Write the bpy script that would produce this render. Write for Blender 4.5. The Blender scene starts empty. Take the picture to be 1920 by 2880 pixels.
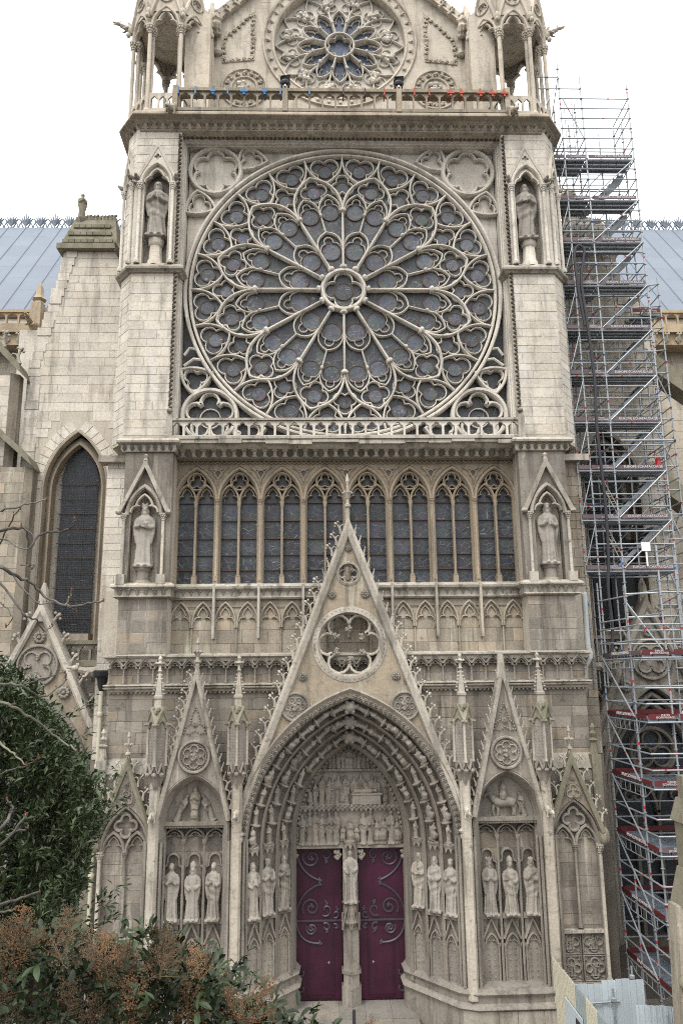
import bpy, math, random
from math import sin, cos, pi, sqrt, radians as rad, atan2, hypot
from mathutils import Vector, Matrix, noise
from mathutils.geometry import tessellate_polygon
random.seed(7)
SC = bpy.context.scene
COL = SC.collection

# ------------------------------------------------------------ camera, sky, sun, exposure
CX, CD, CZ = -0.9114, 28.112, 11.5
PITCH, YAW, ROLL = 0.2136273, 0.0255545, -0.0109551
cam_d = bpy.data.cameras.new('camera')
cam = bpy.data.objects.new('camera', cam_d); COL.objects.link(cam); SC.camera = cam
cam_d.sensor_fit = 'VERTICAL'; cam_d.sensor_height = 36; cam_d.sensor_width = 24
cam_d.lens = 2141.54/2880*36; cam_d.clip_end = 3000; cam_d.clip_start = 0.05
fw = Vector((sin(YAW)*cos(PITCH), cos(YAW)*cos(PITCH), sin(PITCH)))
rt = Vector((cos(YAW), -sin(YAW), 0)); up = rt.cross(fw)
r2 = rt*cos(ROLL)+up*sin(ROLL); u2 = -rt*sin(ROLL)+up*cos(ROLL)
mw = Matrix((r2, u2, -fw)).transposed().to_4x4(); mw.translation = (CX, -CD, CZ)
cam.matrix_world = mw

SUN_EL, SUN_AZ = rad(56), rad(208)      # azimuth measured clockwise from +Y (north)
w = bpy.data.worlds.new('World'); SC.world = w; w.use_nodes = True
nt = w.node_tree; nt.nodes.clear()
out = nt.nodes.new('ShaderNodeOutputWorld'); bg = nt.nodes.new('ShaderNodeBackground')
sky = nt.nodes.new('ShaderNodeTexSky'); sky.sky_type = 'NISHITA'; sky.sun_disc = False
sky.sun_elevation = SUN_EL; sky.sun_rotation = SUN_AZ; sky.air_density = 1.2; sky.dust_density = 4
hs = nt.nodes.new('ShaderNodeHueSaturation'); hs.inputs['Saturation'].default_value = .35
nt.links.new(sky.outputs[0], hs.inputs['Color'])
# overcast veil: standard overcast luminance (brighter towards the zenith) with faint cloud structure
tc = nt.nodes.new('ShaderNodeTexCoord'); sx = nt.nodes.new('ShaderNodeSeparateXYZ')
nt.links.new(tc.outputs['Generated'], sx.inputs[0])
mr = nt.nodes.new('ShaderNodeMapRange'); mr.inputs[1].default_value = 0; mr.inputs[2].default_value = 1
mr.inputs[3].default_value = 8.0; mr.inputs[4].default_value = 30.0
nt.links.new(sx.outputs[2], mr.inputs[0])
cn = nt.nodes.new('ShaderNodeTexNoise'); cn.inputs['Scale'].default_value = 2.2; cn.inputs['Detail'].default_value = 4
nt.links.new(tc.outputs['Generated'], cn.inputs[0])
cm = nt.nodes.new('ShaderNodeMapRange'); cm.inputs[3].default_value = .92; cm.inputs[4].default_value = 1.08
nt.links.new(cn.outputs[0], cm.inputs[0])
mu = nt.nodes.new('ShaderNodeMath'); mu.operation = 'MULTIPLY'
nt.links.new(mr.outputs[0], mu.inputs[0]); nt.links.new(cm.outputs[0], mu.inputs[1])
vc = nt.nodes.new('ShaderNodeMixRGB'); vc.blend_type = 'MULTIPLY'; vc.inputs[0].default_value = 1
vc.inputs[1].default_value = (.97, .99, 1.0, 1); nt.links.new(mu.outputs[0], vc.inputs[2])
mx = nt.nodes.new('ShaderNodeMixRGB'); mx.inputs[0].default_value = .85
nt.links.new(hs.outputs[0], mx.inputs[1]); nt.links.new(vc.outputs[0], mx.inputs[2])
nt.links.new(mx.outputs[0], bg.inputs[0]); bg.inputs[1].default_value = .13
nt.links.new(bg.outputs[0], out.inputs[0])
sd = bpy.data.lights.new('sun', 'SUN'); sd.energy = 1.5; sd.angle = rad(16); sd.color = (1, .97, .92)
sun = bpy.data.objects.new('sun', sd); COL.objects.link(sun)
sdir = Vector((sin(SUN_AZ)*cos(SUN_EL), cos(SUN_AZ)*cos(SUN_EL), sin(SUN_EL)))
sun.rotation_euler = sdir.to_track_quat('Z', 'Y').to_euler(); sun.location = (0, -20, 60)
SC.view_settings.view_transform = 'Standard'; SC.view_settings.look = 'None'
SC.view_settings.exposure = 0; SC.view_settings.gamma = 1
SC.cycles.max_bounces = 6; SC.cycles.diffuse_bounces = 1; SC.cycles.use_denoising = False; SC.cycles.filter_width = 1.05

# ------------------------------------------------------------ materials
def _mat(name):
    m = bpy.data.materials.new(name); m.use_nodes = True
    n = m.node_tree.nodes; l = m.node_tree.links
    return m, n, l, n['Principled BSDF']
def _noise(n, l, src, scale, detail=5, rough=.55):
    t = n.new('ShaderNodeTexNoise'); t.inputs['Scale'].default_value = scale
    t.inputs['Detail'].default_value = detail; t.inputs['Roughness'].default_value = rough
    l.new(src, t.inputs['Vector']); return t.outputs[0]
def _mapr(n, l, src, a, b, c, d):
    t = n.new('ShaderNodeMapRange'); l.new(src, t.inputs[0])
    for i, q in enumerate((a, b, c, d)): t.inputs[i+1].default_value = q
    return t.outputs[0]
def _mix(n, l, fac, a, b, mode='MIX'):
    t = n.new('ShaderNodeMixRGB'); t.blend_type = mode
    for i, q in enumerate((fac, a, b)):
        if hasattr(q, 'links'): l.new(q, t.inputs[i])
        elif i == 0: t.inputs[0].default_value = q
        else: t.inputs[i].default_value = (*q, 1) if len(q) == 3 else q
    return t.outputs[0]
def _math(n, l, op, a, b=None):
    t = n.new('ShaderNodeMath'); t.operation = op
    for i, q in enumerate((a, b)):
        if q is None: continue
        if hasattr(q, 'links'): l.new(q, t.inputs[i])
        else: t.inputs[i].default_value = q
    return t.outputs[0]
def stone(name, c1, c2, grime=(.11, .1, .085), gf=.45, var=.13, bump=.35, lichen=0.0, sc=.35, crust=0., wash=0., soft=0.):
    m, n, l, p = _mat(name)
    g = n.new('ShaderNodeNewGeometry'); oi = n.new('ShaderNodeObjectInfo'); pos = g.outputs['Position']
    r = _math(n, l, 'FRACT', _math(n, l, 'ADD', oi.outputs['Random'], g.outputs['Random Per Island']))
    n1 = _noise(n, l, pos, sc, 6, .6)
    col = _mix(n, l, _mapr(n, l, n1, .36, .64, 0, 1), c1, c2)
    r2n = _math(n, l, 'FRACT', _math(n, l, 'MULTIPLY', r, 7.13))      # some blocks warmer, some greyer
    col = _mix(n, l, _mapr(n, l, r2n, .72, 1, 0, var*1.9), col, (c1[0]*1.08, c1[1]*.93, c1[2]*.72))
    col = _mix(n, l, _mapr(n, l, r2n, .25, 0, 0, var*1.9), col, (c2[0]*.8, c2[1]*.84, c2[2]*.9))
    mp = n.new('ShaderNodeMapping'); mp.inputs['Scale'].default_value = (2.6, 2.6, .33); l.new(pos, mp.inputs[0])
    n2 = _noise(n, l, mp.outputs[0], 1.0, 6, .62)
    col = _mix(n, l, _mapr(n, l, n2, .51, .64, 0, gf), col, grime)
    mp2 = n.new('ShaderNodeMapping'); mp2.inputs['Scale'].default_value = (1.3, 1.3, 9); l.new(pos, mp2.inputs[0])
    n4 = _noise(n, l, mp2.outputs[0], 1.2, 5, .6)
    col = _mix(n, l, _mapr(n, l, n4, .55, .72, 0, gf*.55), col, grime)
    if soft:      # broad soft grey staining
        n9 = _noise(n, l, pos, .55, 7, .66)
        col = _mix(n, l, _mapr(n, l, n9, .47, .66, 0, soft), col, tuple(q*.5 for q in c2))
    if wash:      # pale rain-washed runs
        mp3 = n.new('ShaderNodeMapping'); mp3.inputs['Scale'].default_value = (3.1, 3.1, .28); mp3.inputs['Location'].default_value = (7, 3, 5); l.new(pos, mp3.inputs[0])
        n7 = _noise(n, l, mp3.outputs[0], .9, 5, .6)
        col = _mix(n, l, _mapr(n, l, n7, .58, .68, 0, wash), col, tuple(min(.62, q*1.75) for q in c1))
    if crust:     # black gypsum crust patches
        n8 = _noise(n, l, pos, 2.3, 8, .72)
        col = _mix(n, l, _mapr(n, l, n8, .57, .68, 0, crust), col, (.055, .049, .042))
    n3 = _noise(n, l, pos, 14, 4, .6)
    k = _math(n, l, 'ADD', _mapr(n, l, r, 0, 1, 1-var, 1+var), _mapr(n, l, n3, .3, .7, -.14, .14))
    col = _mix(n, l, 1.0, col, k, 'MULTIPLY')
    if lichen:
        n5 = _noise(n, l, pos, 1.7, 7, .65)
        sz = n.new('ShaderNodeSeparateXYZ'); l.new(g.outputs['Normal'], sz.inputs[0])
        f = _math(n, l, 'MULTIPLY', _mapr(n, l, n5, .48, .62, 0, lichen), _mapr(n, l, sz.outputs[2], -.2, .6, .25, 1))
        col = _mix(n, l, f, col, (.13, .14, .075))
    l.new(col, p.inputs['Base Color']); p.inputs['Roughness'].default_value = .92
    p.inputs['Specular IOR Level'].default_value = .18
    b = n.new('ShaderNodeBump'); b.inputs['Strength'].default_value = bump; b.inputs['Distance'].default_value = .03
    n6 = _noise(n, l, pos, 7, 8, .68); l.new(n6, b.inputs['Height']); l.new(b.outputs[0], p.inputs['Normal'])
    return m
def flat(name, c, rough=.6, metal=0., var=0., nscale=6, spec=.4, emit=None):
    m, n, l, p = _mat(name)
    if var:
        g = n.new('ShaderNodeNewGeometry'); oi = n.new('ShaderNodeObjectInfo')
        k = _math(n, l, 'ADD', _mapr(n, l, oi.outputs['Random'], 0, 1, 1-var, 1+var),
                  _mapr(n, l, _noise(n, l, g.outputs['Position'], nscale), .3, .7, -var, var))
        l.new(_mix(n, l, 1., c, k, 'MULTIPLY'), p.inputs['Base Color'])
    else: p.inputs['Base Color'].default_value = (*c, 1)
    p.inputs['Roughness'].default_value = rough; p.inputs['Metallic'].default_value = metal
    p.inputs['Specular IOR Level'].default_value = spec
    return m
def glassmat(name, base, tint, lead, scale, lw, rough=.32):
    m, n, l, p = _mat(name)
    g = n.new('ShaderNodeNewGeometry'); oi = n.new('ShaderNodeObjectInfo'); pos = g.outputs['Position']
    add = n.new('ShaderNodeVectorMath'); add.operation = 'ADD'; l.new(pos, add.inputs[0])
    cmb = n.new('ShaderNodeCombineXYZ'); l.new(_math(n, l, 'MULTIPLY', oi.outputs['Random'], 37.), cmb.inputs[0]); l.new(cmb.outputs[0], add.inputs[1])
    v = n.new('ShaderNodeTexVoronoi'); v.feature = 'DISTANCE_TO_EDGE'; v.inputs['Scale'].default_value = scale; l.new(add.outputs[0], v.inputs['Vector'])
    v2 = n.new('ShaderNodeTexVoronoi'); v2.inputs['Scale'].default_value = scale; l.new(add.outputs[0], v2.inputs['Vector'])
    line = _mapr(n, l, v.outputs['Distance'], 0, lw, 1, 0)
    hsv = n.new('ShaderNodeHueSaturation'); hsv.inputs['Saturation'].default_value = .5; l.new(v2.outputs['Color'], hsv.inputs['Color'])
    c = _mix(n, l, .5, base, _mix(n, l, 1., hsv.outputs[0], tint, 'MULTIPLY'))
    k = _math(n, l, 'MULTIPLY', _mapr(n, l, _noise(n, l, pos, .9, 3), .3, .7, .65, 1.4), _mapr(n, l, oi.outputs['Random'], 0, 1, .6, 1.4))
    c = _mix(n, l, 1., c, k, 'MULTIPLY')
    c = _mix(n, l, line, c, lead)
    l.new(c, p.inputs['Base Color']); p.inputs['Roughness'].default_value = rough
    b = n.new('ShaderNodeBump'); b.inputs['Strength'].default_value = .5; b.inputs['Distance'].default_value = .02
    l.new(_math(n, l, 'ADD', line, _noise(n, l, pos, 9, 3)), b.inputs['Height']); l.new(b.outputs[0], p.inputs['Normal'])
    return m
M = dict(
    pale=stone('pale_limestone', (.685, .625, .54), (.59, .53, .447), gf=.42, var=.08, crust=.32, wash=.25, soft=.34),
    trac=stone('tracery_limestone', (.69, .637, .56), (.58, .528, .455), gf=.35, var=.06, bump=.2, crust=.3, soft=.35),
    gab=stone('cream_limestone', (.61, .54, .445), (.52, .455, .37), gf=.4, var=.08, bump=.25, crust=.25, soft=.4),
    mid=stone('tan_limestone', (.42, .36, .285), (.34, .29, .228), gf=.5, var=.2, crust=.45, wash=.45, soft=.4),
    mull=stone('brown_limestone', (.37, .30, .222), (.295, .24, .178), gf=.4, var=.08, bump=.2, crust=.3),
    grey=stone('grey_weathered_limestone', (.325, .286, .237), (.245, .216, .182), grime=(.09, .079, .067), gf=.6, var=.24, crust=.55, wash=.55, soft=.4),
    carve=stone('carved_grey_limestone', (.30, .267, .226), (.228, .203, .173), grime=(.075, .067, .058), gf=.5, var=.12, crust=.5, wash=.3),
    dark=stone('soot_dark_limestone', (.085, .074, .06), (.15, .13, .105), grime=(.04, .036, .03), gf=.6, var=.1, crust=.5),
    wash=stone('rain_washed_limestone', (.51, .46, .39), (.355, .317, .267), gf=.6, var=.12, lichen=.35, crust=.75),
    stat=stone('statue_limestone', (.40, .363, .315), (.30, .27, .233), grime=(.085, .075, .06), gf=.55, var=.06, bump=.2, crust=.4),
    moss=stone('mossy_limestone', (.29, .26, .2), (.21, .19, .14), gf=.5, var=.1, lichen=.9, crust=.4),
    jointp=stone('pale_mortar', (.54, .483, .4), (.47, .416, .34), gf=.3, var=.02),
    joint=stone('mortar', (.24, .21, .172), (.19, .165, .136), gf=.3, var=.02),
    shade=stone('shaded_grey_limestone', (.17, .15, .128), (.13, .115, .1), gf=.5, var=.12),  # grey limestone with shade put into its colour, for the right chapel
    orange=stone('ochre_limestone', (.47, .36, .235), (.43, .355, .26), gf=.3, var=.1),
    iron=flat('rusty_iron_bar', (.085, .058, .042), .8),
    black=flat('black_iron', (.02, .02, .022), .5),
    med=flat('medallion_iron', (.1, .068, .05), .8),
    lead=flat('lead_grey', (.14, .166, .205), .55, .0, .06, .7),
    zinc=flat('galvanised_steel', (.34, .355, .37), .45, .35, .14, 3),
    deck=flat('dark_steel_deck', (.34, .36, .38), .5, .0, .2, 3),
    deckl=flat('perforated_steel_deck', (.2, .235, .27), .5, .3, .15, 6),
    toe=flat('maroon_toe_board', (.135, .095, .1), .6, 0, .15, 3),
    toer=flat('red_toe_board', (.12, .018, .02), .55, 0, .15, 3),
    tag=flat('red_tape', (.42, .02, .025), .5), tagb=flat('blue_tape', (.03, .1, .4), .5),
    white=flat('white_paint', (.78, .78, .78), .5), letter=flat('worn_white_lettering', (.62, .61, .6), .6),
    purple=flat('purple_paint', (.044, .007, .0225), .38, 0, .28, 1.4),
    purpleiron=flat('purple_painted_iron', (.062, .05, .063), .45, 0, .1, 4),
    pipe=flat('grey_pipe_paint', (.42, .42, .40), .5, 0, .06, 4),
    cable=flat('dark_rubber', (.035, .033, .04), .6, 0, .1, 5),
    blue=flat('blue_plastic', (.02, .14, .34), .4), orangep=flat('orange_plastic', (.4, .07, .03), .45),
    lblue=flat('light_blue_plastic', (.06, .22, .4), .45),
    hoard=flat('cream_hoarding', (.52, .48, .37), .5, 0, .05, 1), hoardw=flat('pale_blue_hoarding', (.45, .50, .53), .45, .0, .06, 1),
    hoardg=flat('grey_green_hoarding', (.27, .31, .31), .5, 0, .05, 1),
    paving=stone('paving_stone', (.29, .265, .23), (.23, .21, .185), gf=.3), asphalt=stone('asphalt', (.06, .06, .06), (.05, .05, .05), gf=.3),
)
M['gl'] = glassmat('gallery_stained_glass', (.034, .038, .047), (.07, .076, .088), (.22, .225, .23), 5.2, .035, .4)
M['gr'] = glassmat('rose_stained_glass', (.028, .03, .034), (.068, .071, .078), (.19, .19, .188), 4.6, .05, .42)
M['gm'] = glassmat('medallion_glass', (.033, .041, .062), (.13, .135, .145), (.2, .205, .21), 6.5, .05, .42)
M['gs'] = glassmat('blue_sky_glass', (.075, .1, .16), (.15, .19, .27), (.22, .25, .3), 22, .05, .2)
M['gd'] = glassmat('dark_chapel_glass', (.012, .014, .02), (.03, .032, .045), (.095, .10, .105), 4.5, .03)

# ------------------------------------------------------------ mesh tools
class MB:
    def __init__(s): s.v = []; s.f = []
    def add(s, v, f):
        o = len(s.v); s.v.extend(v); s.f.extend([tuple(i+o for i in q) for q in f]); return s
    def box(s, x0, x1, y0, y1, z0, z1):
        return s.add([(x0, y0, z0), (x1, y0, z0), (x1, y1, z0), (x0, y1, z0), (x0, y0, z1), (x1, y0, z1), (x1, y1, z1), (x0, y1, z1)],
                     [(0, 3, 2, 1), (4, 5, 6, 7), (0, 1, 5, 4), (1, 2, 6, 5), (2, 3, 7, 6), (3, 0, 4, 7)])
    def hexa(s, p): return s.add([tuple(q) for q in p], [(0, 3, 2, 1), (4, 5, 6, 7), (0, 1, 5, 4), (1, 2, 6, 5), (2, 3, 7, 6), (3, 0, 4, 7)])
    def prism(s, poly, y0, y1, holes=(), mode='XZ'):
        loops = [list(poly)]+[list(h) for h in holes]
        pts = [q for lp in loops for q in lp]; n = len(pts)
        mp = (lambda q, y: (q[0], y, q[1])) if mode == 'XZ' else (lambda q, y: (q[0], q[1], y))
        v = [mp(q, y0) for q in pts]+[mp(q, y1) for q in pts]
        if len(loops) == 1 and len(poly) <= 4: tri = [tuple(range(n))]
        else: tri = [tuple(t) for t in tessellate_polygon([[Vector((q[0], q[1], 0)) for q in lp] for lp in loops])]
        f = [t for t in tri]+[tuple(n+i for i in reversed(t)) for t in tri]
        o = 0
        for lp in loops:
            k = len(lp)
            for i in range(k): f.append((o+i, o+(i+1) % k, n+o+(i+1) % k, n+o+i))
            o += k
        return s.add(v, f)
    def sweep(s, path, prof, closed=False, mode='XZ', caps=True):
        P = list(path); n = len(P); k = len(prof); v = []
        for i in range(n):
            if closed: a, b, c = P[i-1], P[i], P[(i+1) % n]
            else: a, b, c = P[max(i-1, 0)], P[i], P[min(i+1, n-1)]
            d1 = (b[0]-a[0], b[1]-a[1]); d2 = (c[0]-b[0], c[1]-b[1])
            l1 = hypot(*d1) or 1e-9; l2 = hypot(*d2) or 1e-9
            if not closed and i == 0: d1, l1 = d2, l2
            if not closed and i == n-1: d2, l2 = d1, l1
            n1 = (-d1[1]/l1, d1[0]/l1); n2 = (-d2[1]/l2, d2[0]/l2)
            nx, nz = n1[0]+n2[0], n1[1]+n2[1]; q = nx*nx+nz*nz
            if q < .3: q = .3
            nx, nz = nx*2/q, nz*2/q
            for (o, y) in prof:
                a_, b_ = b[0]+nx*o, b[1]+nz*o
                v.append((a_, y, b_) if mode == 'XZ' else (a_, b_, y))
        f = []
        for i in range(n if closed else n-1):
            j = (i+1) % n
            for t in range(k): f.append((i*k+t, i*k+(t+1) % k, j*k+(t+1) % k, j*k+t))
        if not closed and caps: f.append(tuple(range(k-1, -1, -1))); f.append(tuple(range((n-1)*k, n*k)))
        return s.add(v, f)
    def tube(s, pts, r, n=6, closed=False, caps=True):
        P = [Vector(p) for p in pts]; m = len(P); v = []; f = []
        t0 = (P[1]-P[0]).normalized(); ref = Vector((0, 0, 1)) if abs(t0.z) < .9 else Vector((1, 0, 0))
        u = t0.cross(ref).normalized()
        for i in range(m):
            if closed: t = P[(i+1) % m]-P[i-1]
            else: t = P[min(i+1, m-1)]-P[max(i-1, 0)]
            t.normalize(); u = (u-t*u.dot(t)).normalized(); w_ = t.cross(u)
            rr = r[i] if isinstance(r, (list, tuple)) else r
            for k in range(n):
                a = 2*pi*k/n; v.append(tuple(P[i]+u*(rr*cos(a))+w_*(rr*sin(a))))
        for i in range(m if closed else m-1):
            j = (i+1) % m
            for k in range(n): f.append((i*n+k, i*n+(k+1) % n, j*n+(k+1) % n, j*n+k))
        if not closed and caps: f.append(tuple(range(n-1, -1, -1))); f.append(tuple(range((m-1)*n, m*n)))
        return s.add(v, f)
    def lathe(s, c, prof, n=8, a0=0, ry=1.):
        v = []; f = []
        for (r, z) in prof:
            for k in range(n):
                a = a0+2*pi*k/n; v.append((c[0]+r*cos(a), c[1]+r*sin(a)*ry, z))
        for i in range(len(prof)-1):
            for k in range(n): f.append((i*n+k, i*n+(k+1) % n, (i+1)*n+(k+1) % n, (i+1)*n+k))
        f.append(tuple(range(n-1, -1, -1))); f.append(tuple(range((len(prof)-1)*n, len(prof)*n)))
        return s.add(v, f)
    def ell(s, c, r, nu=8, nv=5, R=None):
        v = []; f = []
        if not isinstance(r, (tuple, list)): r = (r, r, r)
        for i in range(nv+1):
            ph = pi*i/nv
            for k in range(nu):
                th = 2*pi*k/nu
                q = Vector((r[0]*sin(ph)*cos(th), r[1]*sin(ph)*sin(th), r[2]*cos(ph)))
                if R: q = R @ q
                v.append((c[0]+q.x, c[1]+q.y, c[2]+q.z))
        for i in range(nv):
            for k in range(nu): f.append((i*nu+k, (i+1)*nu+k, (i+1)*nu+(k+1) % nu, i*nu+(k+1) % nu))
        return s.add(v, f)
    def mb(s, o, Mx=None):
        return s.add([tuple(Mx @ Vector(q)) for q in o.v] if Mx else o.v, o.f)
    def xf(s, Mx): s.v = [tuple(Mx @ Vector(q)) for q in s.v]; return s
    def mesh(s, name, mat, smooth=True, ang=38):
        me = bpy.data.meshes.new(name); me.from_pydata(s.v, [], s.f)
        if mat is not None: me.materials.append(M[mat] if isinstance(mat, str) else mat)
        if smooth:
            me.shade_smooth(); me.set_sharp_from_angle(angle=rad(ang))
        return me
    def build(s, name, mat, parent=None, smooth=True, Mx=None, ang=38):
        return link(name, s.mesh(name, mat, smooth, ang), parent, Mx)
def link(name, me, parent=None, Mx=None):
    o = bpy.data.objects.new(name, me); COL.objects.link(o)
    if parent is not None: o.parent = parent
    if Mx is not None: o.matrix_local = Mx
    return o
def empty(name, loc=(0, 0, 0), parent=None):
    o = bpy.data.objects.new(name, None); COL.objects.link(o); o.location = loc; o.empty_display_size = .3
    if parent is not None: o.parent = parent
    return o
def tag(o, label=None, cat=None, group=None, kind=None):
    if label: o['label'] = label
    if cat: o['category'] = cat
    if group: o['group'] = group
    if kind: o['kind'] = kind
    return o
def T(x=0, y=0, z=0): return Matrix.Translation((x, y, z))
def RY(a): return Matrix.Rotation(a, 4, 'Y')
def RZ(a): return Matrix.Rotation(a, 4, 'Z')
def RX(a): return Matrix.Rotation(a, 4, 'X')
def SCL(x, y=None, z=None):
    y = x if y is None else y; z = x if z is None else z
    return Matrix.Diagonal((x, y, z, 1))
# 2-D paths (x, z)
def arc(cx, cz, r, a0, a1, n=10):
    return [(cx+r*cos(a0+(a1-a0)*i/n), cz+r*sin(a0+(a1-a0)*i/n)) for i in range(n+1)]
def pointed(a, h, cx=0., z0=0., n=8):
    R = (a*a+h*h)/(2*a); c = R-a; t = atan2(h, c)
    L = arc(c, 0, R, pi, pi-t, n)
    L = [(x+cx, z+z0) for x, z in L]
    return L+[(2*cx-x, z) for x, z in reversed(L[:-1])]
def rect(x0, x1, z0, z1): return [(x0, z0), (x1, z0), (x1, z1), (x0, z1)]
def circ(cx, cz, r, n=24, rx=None): return [(cx+r*cos(2*pi*i/n), cz+r*sin(2*pi*i/n)) for i in range(n)]
def foil(k, R, cx=0., cz=0., rot=pi/2, over=1.06, n=8, d=None):
    s_ = sin(pi/k); d = R/(1+s_*over) if d is None else d; rl = R-d
    t = d*cos(pi/k)+sqrt(max(rl*rl-(d*s_)**2, 0))
    px, pz = t*cos(pi/k)-d, t*sin(pi/k); h = atan2(pz, px); P = []
    for i in range(k):
        a = rot+2*pi*i/k
        for j in range(n+1):
            b = a-h+2*h*j/n; P.append((cx+d*cos(a)+rl*cos(b), cz+d*sin(a)+rl*sin(b)))
    return P
def arc2(p, q, bulge, n=8):
    mx_, mz = (p[0]+q[0])/2, (p[1]+q[1])/2; dx, dz = q[0]-p[0], q[1]-p[1]; L = hypot(dx, dz)
    P = []
    for i in range(n+1):
        t = i/n; k = 4*bulge*t*(1-t); P.append((p[0]+dx*t-dz/L*k, p[1]+dz*t+dx/L*k))
    return P
def pol(r, deg): return (r*cos(rad(deg)), r*sin(rad(deg)))
def BAR(w_, y0, y1): return [(-w_*.45, y0), (w_*.45, y0), (w_, y0+w_*.8), (w_, y1), (-w_, y1), (-w_, y0+w_*.8)]
def trefarch(a, h, cx=0., z0=0., n=5):
    """trefoil-cusped pointed head: from left spring over two cusps to right spring"""
    P = []
    P += arc(-a*.5, h*.16, a*.5, pi, pi*.42, n)
    P += pointed(a*.62, h*.66, 0, h*.34, n)[1:-1]
    P += arc(a*.5, h*.16, a*.5, pi*.58, 0, n)
    return [(x+cx, z+z0) for x, z in P]

# ------------------------------------------------------------ ashlar stones (collected, then the largest become single parts)
STONES = []
def stone_block(o, u, nrm, s0, s1, z0, z1, d, mat, thing, parent, poly=None):
    STONES.append(((s1-s0)*(z1-z0), o, u, nrm, s0, s1, z0, z1, d, mat, thing, parent))
def ashlar(thing, parent, o, u, s0, s1, z0, z1, mat, ch=.36, lr=(.6, 1.25), avoid=None, proud=.012, mats=None):
    """courses on the vertical plane through o (x, y) along u (dx, dy); avoid(s, z) -> True leaves a hole"""
    L = hypot(*u); u = (u[0]/L, u[1]/L); nrm = (u[1], -u[0])
    nc = max(1, round((z1-z0)/ch)); hs_ = [random.uniform(.78, 1.25) for _ in range(nc)]; tot = sum(hs_); zz = z0
    for c in range(nc):
        a = zz; b = zz = zz+(z1-z0)*hs_[c]/tot; s = s0-random.uniform(0, .5)
        while s < s1-.05:
            e = s+random.uniform(*lr)
            if s1-e < .3: e = s1
            x0_, x1_ = max(s, s0), min(e, s1); s = e
            if x1_-x0_ < .08: continue
            if avoid:
                bad = False
                for fx in (0, .25, .5, .75, 1):
                    for fz in (0, .5, 1):
                        if avoid(x0_+(x1_-x0_)*fx, a+(b-a)*fz): bad = True
                if bad:
                    # try keeping the larger half
                    mid = (x0_+x1_)/2; ok = None
                    for (p, q) in ((x0_, mid), (mid, x1_)):
                        if q-p > .12 and not any(avoid(p+(q-p)*fx, a+(b-a)*fz) for fx in (0, .5, 1) for fz in (0, .5, 1)): ok = (p, q)
                    if ok is None: continue
                    x0_, x1_ = ok
            stone_block(o, u, nrm, x0_, x1_, a, b, proud+random.uniform(-.004, .008), mats(x0_, a) if mats else mat, thing, parent)
def _blk(mb, B):
    _, o, u, nr, s0, s1, z0, z1, d = B[:9]; g = .004; c = .009
    def P(s, z, dd): return (o[0]+u[0]*s+nr[0]*dd, o[1]+u[1]*s+nr[1]*dd, z)
    r_ = [(s0+g, z0+g), (s1-g, z0+g), (s1-g, z1-g), (s0+g, z1-g)]
    i_ = [(s0+g+c, z0+g+c), (s1-g-c, z0+g+c), (s1-g-c, z1-g-c), (s0+g+c, z1-g-c)]
    v = [P(s, z, -.03) for s, z in r_]+[P(s, z, d-.012) for s, z in r_]+[P(s, z, d) for s, z in i_]
    f = [(8, 9, 10, 11)]
    for k in range(4):
        j = (k+1) % 4; f.append((k, j, 4+j, 4+k)); f.append((4+k, 4+j, 8+j, 8+k))
    mb.add(v, f)
def flush_stones():
    by = {}
    for B in STONES: by.setdefault(B[10].name, []).append(B)
    for nm, L in by.items():
        L.sort(key=lambda b: -b[0])
        for B in L[:300]:
            mb = MB(); _blk(mb, B); mb.build('stone', B[9], B[11], smooth=False)
        rest = {}
        for B in L[300:]: rest.setdefault((B[11].name, B[9]), []).append(B)
        for (pn, mt), R in rest.items():
            mb = MB()
            for B in R: _blk(mb, B)
            tag(mb.build('stones', mt, R[0][11], smooth=False), kind='stuff')
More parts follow.
